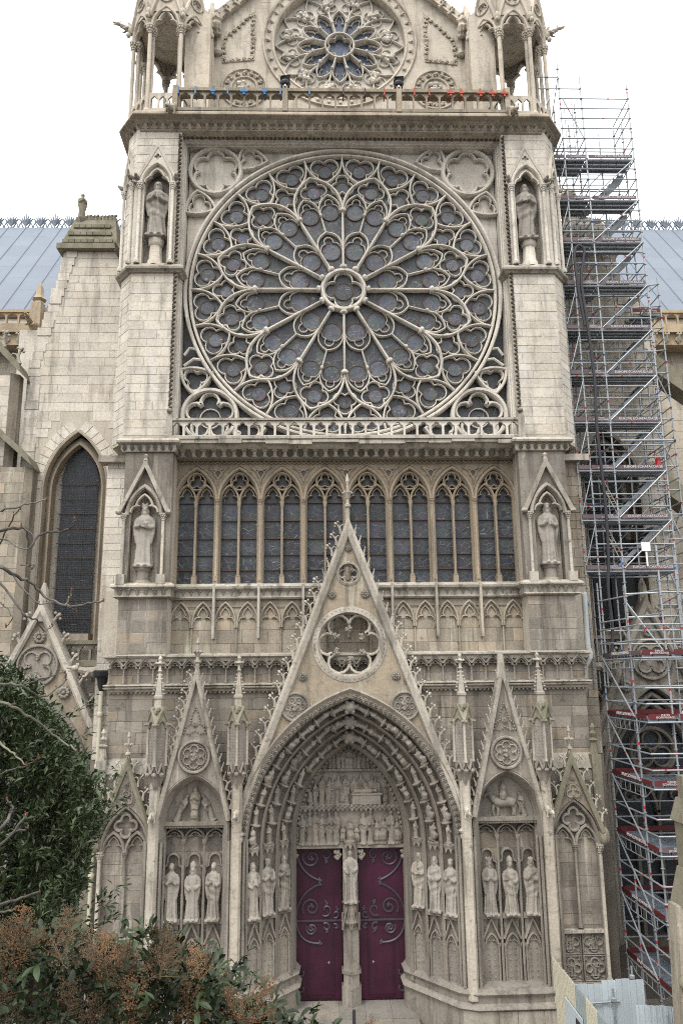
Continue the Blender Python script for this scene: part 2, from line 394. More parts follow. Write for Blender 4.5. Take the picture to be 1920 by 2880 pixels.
# ------------------------------------------------------------ carved figures
_FIG = {}
def figure(key, beard=False, hat=None, book=0, diag=0., seat=False, wings=False, lean=0., vox=.017, kf=9, seed=0, hands='chest', horn=False):
    """a draped standing (or seated) stone figure one unit high, base at z=0, facing -Y; one continuous remeshed surface"""
    if key in _FIG: return _FIG[key]
    rnd = random.Random(seed); m = MB()
    prof = [(0, .118, .092), (.03, .125, .1), (.12, .116, .094), (.3, .108, .088), (.46, .112, .09), (.58, .112, .094), (.68, .114, .094), (.755, .116, .085), (.80, .104, .072), (.83, .07, .055), (.855, .045, .045), (.9, .04, .042)]
    if seat: prof = [(0, .15, .12), (.05, .17, .14), (.2, .165, .15), (.36, .17, .18), (.44, .165, .17), (.5, .14, .12), (.62, .135, .1), (.72, .14, .09), (.79, .12, .075), (.83, .07, .055), (.855, .045, .045), (.9, .04, .042)]
    N = 56; zs = []; 
    for i in range(len(prof)-1):
        a, b = prof[i], prof[i+1]; k = 4 if i < 7 else 2
        for j in range(k):
            t = j/k; zs.append(tuple(a[q]+(b[q]-a[q])*t for q in range(3)))
    zs.append(prof[-1]); v = []; f = []
    ph = rnd.uniform(0, 6)
    for (z, rx, ry) in zs:
        A = .24*max(0, 1-z/.66)**.55 if z < .62 else .02*(z < .75)
        sway = lean*sin(z*pi)*.05
        for k in range(N):
            th = 2*pi*k/N
            g = 1+A*(.75*sin(kf*th+ph+diag*z*9)+.35*sin((kf*2-5)*th+ph*2+diag*z*5))
            if diag and .3 < z < .74: g += .1*sin(z*42+th*2.2*(1 if diag > 0 else -1))
            v.append((sway+rx*g*cos(th), ry*g*sin(th)-(.06 if seat and .15 < z < .45 else 0), z))
    n = len(zs)
    for i in range(n-1):
        for k in range(N): f.append((i*N+k, i*N+(k+1) % N, (i+1)*N+(k+1) % N, (i+1)*N+k))
    f.append(tuple(range(N-1, -1, -1))); f.append(tuple(range((n-1)*N, n*N))); m.add(v, f)
    tgt = {'chest': [(-.03, -.125, .67), (.04, -.13, .63)], 'low': [(-.05, -.12, .56), (.06, -.12, .58)], 'pray': [(-.012, -.13, .7), (.014, -.13, .7)], 'up': [(-.09, -.12, .74), (.05, -.13, .6)]}[hands]
    for s_, tg in ((-1, tgt[0]), (1, tgt[1])):
        m.tube([(s_*.088, 0, .785), (s_*.12, .0, .72), (s_*.128, -.02, .625), (s_*.08, -.09, (tg[2]+.6)/2), tg], [.042, .046, .043, .037, .024], 8)
        m.tube([(s_*.128, -.01, .63), (s_*.12, -.03, .5), (s_*.112, -.03, .36)], [.043, .036, .014], 7)   # hanging sleeve
        m.ell((tg[0], tg[1]-.012, tg[2]+.012), (.024, .018, .034))
        for q in range(4): m.tube([(tg[0]+(q-1.5)*.011, tg[1]-.02, tg[2]+.03), (tg[0]-s_*.015+(q-1.5)*.011, tg[1]-.028, tg[2]+.058)], .007, 5)
    if book: m.add(*_rbox(.085, .022, .115, Matrix.Translation((.02*book, -.135, .66)) @ RY(.25*book) @ RX(-.15)))
    hx = lean*.02; hz = .925
    m.ell((hx, -.008, hz), (.05, .058, .07), 12, 9)
    m.ell((hx, -.02, hz-.045), (.034, .042, .03), 8, 6)                       # jaw
    m.tube([(hx, -.06, hz+.014), (hx, -.078, hz-.012), (hx, -.064, hz-.018)], [.007, .011, .008], 6)   # nose
    m.ell((hx, -.054, hz+.022), (.038, .014, .009), 8, 4)                     # brow
    for s_ in (-1, 1): m.ell((hx+s_*.05, 0, hz-.005), (.01, .016, .02), 6, 4)  # ears
    m.ell((hx, -.058, hz-.036), (.017, .01, .007), 6, 4)                      # mouth
    if beard:
        m.ell((hx, -.047, hz-.066), (.034, .026, .046), 8, 6)
        for s_ in (-1, 1): m.ell((hx+s_*.05, .002, hz-.03), (.018, .035, .05), 7, 5)
    m.ell((hx, .012, hz+.018), (.057, .058, .062), 10, 7)                     # hair
    if hat == 'crown':
        m.lathe((hx, 0), [(.052, hz+.03), (.062, hz+.032), (.066, hz+.08), (.055, hz+.08)], 12)
        for q in range(6): m.ell((hx+.062*cos(q*pi/3), .062*sin(q*pi/3), hz+.092), (.014, .014, .024), 6, 4)
    elif hat == 'mitre':
        m.lathe((hx, 0), [(.054, hz+.03), (.066, hz+.07), (.056, hz+.115), (.012, hz+.17)], 12, ry=.8)
    elif hat == 'cap': m.ell((hx, 0, hz+.05), (.062, .066, .04), 10, 6)
    elif hat == 'hood': m.ell((hx, .012, hz+.01), (.07, .072, .085), 10, 7)
    if wings:
        for s_ in (-1, 1): m.ell((s_*.17, .06, .6), (.06, .03, .26), 8, 6, RY(s_*.25).to_3x3())
    for s_ in (-1, 1): m.ell((s_*.05, -.105, .012), (.03, .06, .024), 8, 5)   # feet
    m.box(-.14, .14, -.13, .11, -.03, .012)                                   # plinth slab
    me0 = m.mesh('figure', 'stat'); ob = bpy.data.objects.new('tmp', me0); COL.objects.link(ob)
    r_ = ob.modifiers.new('r', 'REMESH'); r_.mode = 'VOXEL'; r_.voxel_size = vox; r_.use_smooth_shade = True
    dg = bpy.context.evaluated_depsgraph_get()
    me = bpy.data.meshes.new_from_object(ob.evaluated_get(dg)); bpy.data.objects.remove(ob); me.name = 'figure_'+key
    if not me.materials: me.materials.append(M['stat'])
    me.shade_smooth(); _FIG[key] = me
    return me
def _rbox(sx_, sy_, sz_, Mx):
    q = MB().box(-sx_/2, sx_/2, -sy_/2, sy_/2, -sz_/2, sz_/2).xf(Mx); return q.v, q.f
def remat(me, mat, name=None):
    c = me.copy(); c.materials.clear(); c.materials.append(M[mat]); return c

# ------------------------------------------------------------ ornament library (local meshes shared by many parts)
ORN = {}
def crocket_mb(k=1.):
    m = MB()
    m.tube([(-.2, 0, .0), (-.08, 0, .05), (.03, 0, .13), (.09, 0, .25)], [.06, .05, .042, .036], 6)
    m.tube([(.0, 0, .1), (.1, 0, .11), (.17, 0, .06), (.16, 0, .0)], [.03, .032, .03, .02], 5)
    for p, r in (((.12, 0, .33), .058), ((.01, 0, .31), .044), ((.21, 0, .26), .044), ((.1, -.06, .29), .04), ((.1, .06, .29), .04)): m.ell(p, r, 6, 4)
    return m.xf(SCL(k))
def curl_mb():     # broken hook: a thorn-like curl
    m = MB(); m.tube([(-.18, 0, .0), (-.05, 0, .04), (.04, 0, .12), (.14, 0, .17)], [.05, .038, .026, .012], 6); m.ell((.09, 0, .15), (.04, .04, .03), 6, 4)
    return m
def leaf_mb():     # upright curled leaf, height about .4, grows from z=0, leans to -Y
    m = MB(); m.tube([(0, 0, 0), (0, -.05, .12), (0, -.11, .24), (0, -.18, .3)], [.05, .075, .07, .03], 6)
    for s_ in (-1, 1): m.ell((s_*.06, -.17, .3), (.055, .055, .05), 7, 5); m.ell((s_*.075, -.05, .13), (.04, .03, .09), 6, 4)
    return m
def rosette_mb(r=.16, pet=8, d=.07):
    m = MB(); m.ell((0, -d*.6, 0), (r*.34, d, r*.34), 8, 5)
    for i in range(pet):
        a = 2*pi*i/pet; m.ell((r*.64*cos(a), -d*.25, r*.64*sin(a)), (r*.36, d*.9, r*.36), 7, 5)
    m.tube([(r*1.02*cos(2*pi*i/20), 0, r*1.02*sin(2*pi*i/20)) for i in range(20)], .022, 5, True)
    return m
def finial_mb(h=1.):
    m = MB(); m.lathe((0, 0), [(.1, 0), (.09, h*.3), (.16, h*.32), (.16, h*.37), (.08, h*.39), (.07, h*.55)], 8)
    for i in range(8):
        a = i*pi/4; m.tube([(.05*cos(a), .05*sin(a), h*.5), (.16*cos(a), .16*sin(a), h*.62), (.26*cos(a), .26*sin(a), h*.6)], [.05, .045, .03], 5)
    m.lathe((0, 0), [(.07, h*.6), (.06, h*.8), (.1, h*.84), (.07, h*.92), (.02, h)], 8)
    return m
def boss_mb(r=.1):
    m = MB(); rr = random.Random(3)
    for i in range(11):
        a = rr.uniform(0, 6.28); b = rr.uniform(.2, .9)*r; m.ell((b*cos(a), -rr.uniform(0, r*.6), b*sin(a)), r*rr.uniform(.3, .5), 6, 4)
    return m
def column_mb(z0, z1, r, n=8, cap=True):
    m = MB(); m.lathe((0, 0), [(r*2., z0), (r*2., z0+r*1.6), (r*1.7, z0+r*1.8), (r*1.5, z0+r*2.6), (r, z0+r*3.2), (r, z1-r*5), (r*1.4, z1-r*4.8), (r*1.1, z1-r*4.2), (r*1.3, z1-r*2.6), (r*2., z1-r*1.2), (r*2.2, z1-r), (r*2.2, z1)], n)
    if cap:
        for k in range(8):
            a = k*pi/4; m.ell((r*1.75*cos(a), r*1.75*sin(a), z1-r*1.9), (r*.55, r*.55, r*.7), 5, 4)
            m.ell((r*1.35*cos(a+.4), r*1.35*sin(a+.4), z1-r*3.3), (r*.45, r*.45, r*.6), 5, 4)
    return m
def gargoyle_mb(L=1.1):
    """beast lying along -Y with an open-mouthed head"""
    m = MB(); m.tube([(0, .2, 0), (0, -L*.25, .03), (0, -L*.6, .07), (0, -L*.85, .14)], [.2, .2, .14, .11], 8)
    m.ell((0, -L*.95, .18), (.11, .17, .11), 8, 6); m.tube([(0, -L*1.05, .2), (0, -L*1.22, .2)], [.07, .045], 6); m.tube([(0, -L*1.03, .12), (0, -L*1.16, .08)], [.05, .03], 6)
    for s_ in (-1, 1):
        m.ell((s_*.08, -L*.86, .3), (.03, .04, .08), 6, 4); m.tube([(s_*.12, -L*.5, .04), (s_*.17, -L*.62, -.1), (s_*.13, -L*.72, -.14)], [.07, .05, .04], 6)
        m.ell((s_*.16, -L*.1, .1), (.05, .28, .16), 7, 5)
    return m
def orn(name, fn, mat):
    k = (name, mat)
    if k not in ORN: ORN[k] = fn().mesh(name, mat)
    return ORN[k]

# ============================================================ THE CATHEDRAL FACADE
CA = tag(empty('cathedral'), 'tall Gothic transept front of pale limestone with rose window above a gabled portal', 'cathedral')
SB = lambda y0, y1, w_=.05: BAR(w_, y0, y1)

# added solid body behind the windows, keeps light from leaking through
cw = MB(); cw.box(-6.75, 6.75, .8, 8, 11, 33.6); cw.box(-8.4, 8.4, 1.5, 8, 0, 11); cw.box(-6.75, 6.75, 2.6, 9, 33.5, 36)
CORE = cw.build('light_stop_core', 'shade', CA, smooth=False)

# ---- buttresses (mirrored pair): polygonal piers with set-backs
def buttress(s):
    bt = MB()
    def pl(pts, z0, z1): bt.prism([(s*x, y) for x, y in pts], z0, z1, mode='XY')
    pl([(6.42, .6), (6.42, -.86), (8.16, -.86), (8.16, .5), (9.22, .6), (9.22, 7), (6.42, 7)], 12.3, 14.75)
    pl([(6.62, .6), (6.62, -.46), (8.42, -.46), (8.98, .25), (8.98, 7), (6.62, 7)], 20.2, 27.3)
    pl([(6.62, 2.6), (6.62, .05), (8.5, .05), (8.9, .5), (8.9, 7), (6.62, 7)], 27.3, 33.7)
    pl([(6.42, .6), (6.42, -.5), (8.16, -.5), (8.16, .6), (9.22, .7), (9.22, 7), (6.42, 7)], 14.75, 19.8)
    b = bt.build('buttress', 'jointp', CA, smooth=False)
    ax = 6.42 if s > 0 else -8.16
    f = lambda x0, x1, z0, z1, Y, mt, av=None, ch=.37: ashlar(CA, b, (0, Y), (1, 0), min(s*x0, s*x1), max(s*x0, s*x1), z0, z1, mt, ch, avoid=av)
    f(6.42, 8.16, 12.36, 14.3, -.86, 'grey')
    f(6.62, 8.42, 20.5, 27.1, -.46, 'pale')
    # chamfer face
    o, u = ((8.42, -.46), (.56, .71)) if s > 0 else ((-8.98, .25), (.56, -.71))
    ashlar(CA, b, o, u, 0, .904, 20.3, 27.2, 'pale', .37, (.5, .8))
    # outer return strip
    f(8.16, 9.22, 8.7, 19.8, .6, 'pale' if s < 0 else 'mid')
    # inner faces next to rose bay (thin returns)
    # niche stage, lower (14.85-19.7) : side cheeks + back
    nx = 7.38
    m = MB()
    cheek = [(s*x, z) for x, z in rect(6.42, 8.16, 14.8, 19.8)]
    hole = [(s*x, z) for x, z in [(nx-.5, 14.85), (nx+.5, 14.85)]+list(reversed(pointed(.5, .95, nx, 17.3, 6)))]
    m.prism(cheek, -.86, -.49, holes=[hole])
    m.build('niche', 'grey', b)
    mm = MB()   # jamb colonnettes, arch, gable over the niche
    arch_p = [(s*x, z) for x, z in pointed(.62, 1.08, nx, 17.32, 8)]
    mm.sweep(arch_p, BAR(.075, -1.02, -.84)); mm.sweep([(s*x, z) for x, z in trefarch(.5, .8, nx, 17.3)], BAR(.045, -.95, -.8))
    mm.build('niche_arch', 'wash', b)
    g = MB(); g.sweep([(s*(nx-.86), 17.45), (s*nx, 19.25), (s*(nx+.86), 17.45)], [(-.07, -1.05), (.07, -1.1), (.07, -.84), (-.07, -.84)])
    g.sweep([(s*(nx-.05), 19.2), (s*(nx-.05), 19.36), (s*(nx+.05), 19.36), (s*(nx+.05), 19.2)], [(-.03, -1.05), (.03, -1.05), (.03, -.85), (-.03, -.85)])
    g.lathe((s*nx, -.98), [(.05, 19.2), (.05, 19.32), (.1, 19.36), (.06, 19.45), (.1, 19.55), (.02, 19.62)], 8)
    for q in (-1, 1): g.ell((s*nx+q*.9, -1.0, 17.42), (.12, .14, .1), 7, 5)
    g.build('niche_gable', 'wash', b)
    for q in (-.71, .71):
        column_mb(14.86, 17.38, .055).build('colonnette', 'wash', b, Mx=T(s*(nx)+q, -.95, 0))
        MB().box(s*nx+q-.15, s*nx+q+.15, -1.1, -.84, 14.8, 15.15).build('column_base', 'wash', b, smooth=False)
    pd = MB().lathe((s*nx, -.68), [(.33, 14.84), (.3, 14.93), (.24, 14.97), (.23, 15.28), (.28, 15.32), (.31, 15.42), (.27, 15.48)], 12)
    pd.build('pedestal', 'carve', b)
    # ledge + leaf frieze under the niche
    ld = MB(); plan = [(s*6.36, .4), (s*6.36, -.92), (s*8.24, -.92), (s*8.24, .4)]
    if s < 0: plan = plan[::-1]
    ld.sweep(plan, [(0, 14.3), (-.0, 14.3), (-.12, 14.36), (-.05, 14.4), (-.05, 14.62), (-.2, 14.7), (-.2, 14.76), (-.06, 14.86), (.1, 14.86), (.1, 14.3)], mode='XY')
    ld.build('ledge', 'wash', b)
    for i in range(6): link('carved_leaf', orn('leaf', leaf_mb, 'carve'), b, T(s*(6.55+i*.31), -.94, 14.38) @ SCL(.8, .55, .8))
    # cornice at 19.8
    cn_ = MB(); cn_.sweep([(x, y) for x, y in ([(s*6.36, .4), (s*6.36, -.92), (s*8.26, -.92), (s*8.26, .4)][::(1 if s > 0 else -1)])],
                          [(.2, 19.72), (-.02, 19.72), (-.06, 19.8), (-.06, 19.96), (-.2, 20.03), (-.22, 20.1), (-.1, 20.22), (.2, 20.3)], mode='XY')
    cn_.box(*sorted((s*8.3, s*9.5)), .3, .9, 19.7, 19.95); cn_.build('cornice', 'wash', b)
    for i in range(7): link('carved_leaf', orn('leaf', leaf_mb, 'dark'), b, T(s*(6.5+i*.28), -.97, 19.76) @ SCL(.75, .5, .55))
    # ledge at 27.3 and upper niches (front and chamfer face)
    up_ = MB(); pl2 = [(s*6.5, .3), (s*6.5, -.52), (s*8.46, -.52), (s*9.05, .22), (s*9.05, 2)]
    if s < 0: pl2 = pl2[::-1]
    up_.sweep(pl2, [(.3, 27.24), (-.02, 27.24), (-.05, 27.3), (-.16, 27.34), (-.18, 27.42), (.02, 27.62), (.3, 27.66)], mode='XY'); up_.build('ledge', 'wash', b)
    wl = MB(); nx2 = 7.56
    wl.prism([(s*x, z) for x, z in rect(6.62, 8.46, 27.5, 33.75)], -.46, -.06, holes=[[(s*x, z) for x, z in [(nx2-.5, 27.66), (nx2+.5, 27.66)]+list(reversed(pointed(.5, .8, nx2, 31.1, 6)))]])
    wl.build('niche', 'pale', b)
    ashlar(CA, b, (0, -.46), (1, 0), *sorted((s*6.63, s*8.45)), 32.2, 33.72, 'pale', .38)
    cf = MB(); cf.prism([(s*8.46, -.46), (s*8.98, .2), (s*8.9, .5), (s*8.3, .1)], 27.5, 33.75, mode='XY'); cf.build('chamfer_wall', 'pale', b)
    o, u = ((8.46, -.46), (.52, .66)) if s > 0 else ((-8.98, .2), (.52, -.66))
    ashlar(CA, b, o, u, .05, .8, 27.7, 33.7, 'pale', .38, (.4, .7))
    def uniche(Mx):
        n_ = MB(); n_.sweep(pointed(.62, .98, 0, 31.16, 8), BAR(.07, -.16, .02)); n_.sweep(trefarch(.5, .72, 0, 31.14), BAR(.045, -.1, .04))
        tri = [(-.84, 31.3), (.84, 31.3), (0, 32.95)]
        n_.prism([(-.84, 31.25), (-.66, 31.25)]+pointed(.64, 1.0, 0, 31.16, 6)[1:-1]+[(.66, 31.25), (.84, 31.25), (0, 32.92)], -.1, .02, holes=[foil(4, .15, 0, 32.42, n=4)])
        n_.sweep([(-.86, 31.22), (0, 32.97), (.86, 31.22)], [(-.05, -.13), (.05, -.16), (.05, .02), (-.05, .02)])
        n_.build('niche_gable', 'pale', b, Mx=Mx)
        for q in (-.66, .66):
            column_mb(27.62, 31.22, .065).build('colonnette', 'trac', b, Mx=Mx @ T(q, -.09, 0))
            c_ = MB(); c_.ell((q*1.2, -.16, 31.4), (.11, .16, .12), 7, 5); c_.ell((q*1.22, -.28, 31.45), (.07, .09, .07), 6, 4); c_.build('corner_beast', 'carve', b, Mx=Mx)
    uniche(T(s*nx2, -.46, 0))
    uniche(T(s*8.72, -.13, 0) @ RZ(s*atan2(.66, .52)) @ SCL(.58, 1, 1))
    MB().lathe((s*nx2, -.2), [(.36, 27.62), (.34, 27.82), (.28, 27.9), (.25, 28.5), (.32, 28.58), (.34, 28.82), (.3, 28.9)], 8).build('pedestal', 'pale', b)
    return b
BUT = {s: buttress(s) for s in (-1, 1)}

# ---- lower wall (plane Y=-.5) up to the arcade band, and outer buttress foot
lw = MB()
lw.prism([(-8.42, 0), (-8.42, 12.1), (8.42, 12.1), (8.42, 0), (3.64, 0)]+list(reversed(pointed(3.64, 4.95, 0, 6, 16)))+[(-3.64, 0)], -.48, 1.3); lw.box(-9.25, -8.3, .62, 6, 0, 12.4); lw.box(8.3, 9.25, .62, 6, 0, 12.4)
LOW = lw.build('lower_wall', 'joint', CA, smooth=False)
def av_gable(x, z):
    return abs(x) < 3.9 and z < 7.2 or (abs(x) < 3.75*(17-z)/10-.35 and z < 17)
ashlar(CA, LOW, (0, -.48), (1, 0), -8.42, 8.42, 8.3, 12.05, 'grey', .36, (.6, 1.3), avoid=lambda x, z: abs(x) < 3.78*(17-z)/10-.6)
mw_ = MB(); mw_.box(-6.45, 6.45, 0, 1.2, 12.0, 14.5); MIDW = mw_.build('middle_wall', 'joint', CA, smooth=False)
ashlar(CA, MIDW, (0, 0), (1, 0), -6.42, 6.42, 12.34, 14.35, 'mid', .38, (.6, 1.1))

# ---- horizontal arcade band z 11.09-12.33
ab = MB()
def plan_front(y, xe=8.42, yb=.6): return [(-xe, yb), (-xe, y), (xe, y), (xe, yb)]
ab.sweep(plan_front(-.62), [(.1, 12.1), (-.08, 12.1), (-.1, 12.2), (-.2, 12.26), (-.2, 12.32), (.2, 12.38)][::-1], mode='XY')
ab.box(-8.42, 8.42, -.62, 0, 12.02, 12.3)
BAND = ab.build('arcade_cornice', 'wash', CA)
ab2 = MB(); ab2.sweep(plan_front(-.56), [(.1, 11.06), (-.02, 11.06), (-.05, 11.1), (-.04, 11.14), (-.15, 11.17), (-.17, 11.21), (-.09, 11.24), (-.17, 11.28), (-.15, 11.32), (.1, 11.36)], mode='XY')
ab2.build('arcade_sill', 'wash', BAND)
def arcade_unit():
    m = MB(); m.sweep(pointed(.2, .27, 0, 11.86, 5), BAR(.035, -.16, 0)); m.sweep(trefarch(.17, .2, 0, 11.84, 3), BAR(.02, -.1, 0))
    m.sweep([(-.25, 11.95), (0, 12.26), (.25, 11.95)], BAR(.028, -.2, 0))
    m.box(-.25, .25, -.06, 0, 12.14, 12.2); m.ell((0, -.14, 12.3), .035, 5, 4)
    return m
for i in range(33):
    x = -8.16+i*.51
    link('blind_arch', orn('blind_arch', arcade_unit, 'carve'), BAND, T(x, -.56, 0))
for i in range(34): link('colonnette', orn('arc_col', lambda: column_mb(11.33, 11.88, .032, 6, False), 'carve'), BAND, T(-8.415+i*.51, -.62, 0))
fr = MB()
for i in range(110): fr.ell((-8.38+i*.153, -.57, 11.03), (.055, .045, .045), 5, 4)
tag(fr.build('bead_frieze', 'carve', BAND), kind='stuff')

# ---- blind trefoil arcade under the gallery windows (z 12.4-14.3)
BL = MB().box(-6.42, 6.42, -.05, .02, 14.05, 14.36).build('blind_arcade', 'mid', CA, smooth=False)
def bl_unit():
    m = MB(); m.sweep([(-.37, 13.3)]+pointed(.37, .72, 0, 13.5, 6)+[(.37, 13.3)], BAR(.04, -.14, 0)); m.sweep(trefarch(.32, .62, 0, 13.42, 4), BAR(.025, -.1, 0))
    return m
for i in range(16): link('trefoil_arch', orn('bl_arch', bl_unit, 'mid'), BL, T(-6.094+i*.8125, 0, 0))
for i in range(17):
    if i % 2: MB().tube([(-6.5+i*.8125, -.06, 12.36), (-6.5+i*.8125, -.06, 13.4)], .035, 6).build('thin_shaft', 'mid', BL)
    elif 0 < i < 16: MB().box(-6.5+i*.8125-.045, -6.5+i*.8125+.045, -.34, -.02, 12.9, 14.85).build('long_shaft', 'wash', BL, smooth=False)
fz = MB(); fz.sweep([(-6.45, .1), (-6.45, -.1), (6.45, -.1), (6.45, .1)][1:3], [(.1, 14.32), (-.06, 14.32), (-.12, 14.38), (-.06, 14.42), (-.06, 14.62), (-.22, 14.7), (-.24, 14.78), (-.05, 14.9), (.5, 14.92), (.5, 14.32)], mode='XY')
FZ = fz.build('sill_frieze', 'wash', CA)
for i in range(44): link('carved_leaf', orn('leaf', leaf_mb, 'carve'), FZ, T(-6.3+i*.293, -.12, 14.39) @ SCL(.7, .45, .78))

# ---- gallery of eight two-light windows
def win_tracery():
    m = MB(); m.sweep([(-.772, 14.9), (-.772, 18.1)]+pointed(.772, 1.25, 0, 18.1, 9)[1:-1]+[(.772, 18.1), (.772, 14.9)], BAR(.07, .0, .5))
    m.sweep([(-.71, 14.9), (-.71, 18.1)]+pointed(.71, 1.12, 0, 18.1, 9)[1:-1]+[(.71, 18.1), (.71, 14.9)], BAR(.032, .14, .5))
    for q in (-.37, .37): m.sweep(pointed(.35, .62, q, 18.08, 6), BAR(.04, .1, .45)); m.sweep(trefarch(.32, .53, q, 18.05), BAR(.02, .2, .45))
    m.sweep(circ(0, 18.84, .33, 20), BAR(.035, .1, .45), True); m.sweep(foil(3, .3, 0, 18.84, over=1.2, n=6), BAR(.02, .14, .45), True)
    return m
def win_mull():
    m = MB(); m.box(-.04, .04, .14, .45, 14.88, 17.95); m.box(-.09, .09, .06, .45, 14.88, 15.18); m.box(-.07, .07, .1, .45, 15.18, 15.26)
    m.tube([(0, .12, 15.2), (0, .12, 17.85)], .045, 6); m.lathe((0, .12), [(.05, 17.8), (.06, 17.85), (.085, 18.0), (.085, 18.06)], 8)
    return m
rows = [14.88, 15.46, 16.03, 16.66, 17.35, 18.04]
def pane_me(w_, h_): return MB().box(-w_/2, w_/2, 0, .02, -h_/2, h_/2).mesh('pane', 'gl', False)
PANES = [pane_me(.71, rows[k+1]-rows[k]-.03) for k in range(5)]
head = MB().prism([(-.33, 18.06), (.33, 18.06)]+list(reversed(pointed(.33, .58, 0, 18.06, 5)))[1:-1], 0, .02).mesh('pane', 'gl', False)
tri_ = MB().prism(circ(0, 18.82, .3, 16), 0, .02).mesh('pane', 'gr', False)
barm = MB().box(-.66, .66, -.025, .03, -.018, .018).mesh('bar', 'iron', False)
tr_me = win_tracery().mesh('gallery_window', 'mull'); mu_me = win_mull().mesh('mullion', 'mull')
pier = column_mb(15.0, 18.14, .045).box(-.08, .08, -.06, .1, 14.88, 15.2).mesh('pier_shaft', 'mull')
backp = MB().prism(rect(-.8, .8, 18.02, 19.5), .0, .05, holes=[]).mesh('tympanum', 'mull', False)
for i in range(8):
    xc = -5.6875+i*1.625
    W_ = link('gallery_window', tr_me, CA, T(xc, 0, 0))
    link('mullion', mu_me, W_)
    link('tympanum', backp, W_, T(0, .46, 0))
    for q in (-.372, .372):
        for k in range(5): link('pane', PANES[k], W_, T(q, .40, (rows[k]+rows[k+1])/2))
        link('pane', head, W_, T(q, .40, 0))
    link('pane', tri_, W_, T(0, .40, 0))
    for z in rows[1:]: link('glazing_bar', barm, W_, T(0, .36, z))
    for q in ((-.81, .81) if i == 7 else (-.81,)): link('pier_shaft', pier, W_, T(q, -.0, 0))
gw = MB()   # head wall filling between arches
for i in range(9):
    xb = -6.5+i*1.625; L = []
    if i > 0: L += [(x, z) for x, z in pointed(.85, 1.36, xb-.8125, 18.1, 7)[7:]]
    else: L += [(xb-.05, 19.5), (xb-.05, 18.1)]
    if i < 8: L += [(x, z) for x, z in pointed(.85, 1.36, xb+.8125, 18.1, 7)[:8]]
    else: L += [(xb+.05, 18.1), (xb+.05, 19.5)]
    P_ = [(max(min(x, 6.55), -6.55), z) for x, z in L]
    if i > 0: P_ = [(xb-.8125, 19.72)]+P_
    else: P_ = [(xb-.05, 19.72)]+P_
    P_ += [(xb+.8125, 19.72)] if i < 8 else [(xb+.05, 19.72)]
    gw.prism(P_, .1, .5)
GW = gw.build('gallery_head', 'mull', CA)
def heart():
    m = MB(); pts = [(-.36, 19.36), (0, 19.25), (.36, 19.36)]+arc2((.36, 19.36), (0, 18.66), -.12, 6)[1:]+arc2((0, 18.66), (-.36, 19.36), -.12, 6)[1:]
    m.sweep(pts, BAR(.03, .03, .12), True); m.sweep(circ(0, 19.12, .14, 14), BAR(.025, .04, .12), True); return m
hm = heart().mesh('spandrel_panel', 'mull'); hp = MB().prism([(-.34, 19.34), (0, 19.24), (.34, 19.34)]+arc2((.34, 19.34), (0, 18.7), -.1, 5)[1:-1]+[(0, 18.7)]+arc2((0, 18.7), (-.34, 19.34), -.1, 5)[1:-1], .085, .1).mesh('pane', 'gr', False)
for i in range(1, 8): link('spandrel_panel', hm, GW, T(-6.5+i*1.625, 0, 0)); link('pane', hp, GW, T(-6.5+i*1.625, 0, 0))
zz = MB(); zz.box(-6.45, 6.45, .0, .12, 19.62, 19.74)
for i in range(72): zz.sweep([(-6.42+i*.178, 19.5), (-6.33+i*.178, 19.6), (-6.242+i*.178, 19.5)], BAR(.02, .02, .12))
tag(zz.build('zigzag_frieze', 'mull', GW), kind='stuff')
jb = MB()
for s in (-1, 1):
    for k in range(4): jb.tube([(s*(6.56-k*.02), -.42+k*.13, 14.9), (s*(6.56-k*.02), -.42+k*.13, 19.6)], .05, 6)
    for k in range(36): jb.ell((s*6.5, -.2, 18.1+k*.042), (.05, .05, .022), 5, 3)
tag(jb.build('jamb_shafts', 'mull', GW), kind='stuff')

# ---- main cornice below the rose (z 19.7-20.3) with lower balustrade
co = MB()
pf = [(-6.5, -.35), (6.5, -.35)]
co.sweep(pf, [(.8, 19.68), (.02, 19.68), (-.02, 19.75), (-.04, 19.86), (-.3, 19.96), (-.34, 20.02), (-.38, 20.06), (-.4, 20.14), (-.5, 20.18), (-.5, 20.26), (.8, 20.28)], mode='XY')
COR = co.build('rose_sill_cornice', 'wash', CA)
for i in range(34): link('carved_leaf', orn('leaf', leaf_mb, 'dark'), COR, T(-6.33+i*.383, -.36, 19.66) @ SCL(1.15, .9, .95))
rr_ = random.Random(5); bs = MB()
for i in range(15):
    x = -6.5+i*.87; y = rr_.uniform(-.92, -.86); z = rr_.uniform(20.02, 20.1)
    bs.box(x+.005, x+.865, y, -.4, z, 20.2+rr_.uniform(-.03, .02))
bs.build('broken_edge_stones', 'wash', COR, smooth=False)
def bal_unit(z0, z1, p):
    a = p/2-.04; zs_ = z1-.3
    hole = [(-a, z0+.07), (a, z0+.07)]+list(reversed(trefarch(a, .25, 0, zs_-.02, 3)))
    return MB().prism(rect(-p/2, p/2, z0, z1-.04), -.07, .07, holes=[hole])
LBAL = MB().box(-6.62, 6.62, -.93, -.65, 20.94, 21.03).box(-6.62, 6.62, -.93, -.65, 20.22, 20.33).build('balustrade', 'wash', CA, smooth=False)
p_ = 13.1/27
bu = bal_unit(20.3, 20.96, p_).mesh('baluster_arch', 'trac', True, 30)
for i in range(27): link('baluster_arch', bu, LBAL, T(-6.55+p_*(i+.5), -.79, 0))
for x in (-6.6, 6.6): MB().box(x-.12, x+.12, -.94, -.62, 20.22, 21.1).build('end_post', 'wash', LBAL, smooth=False)

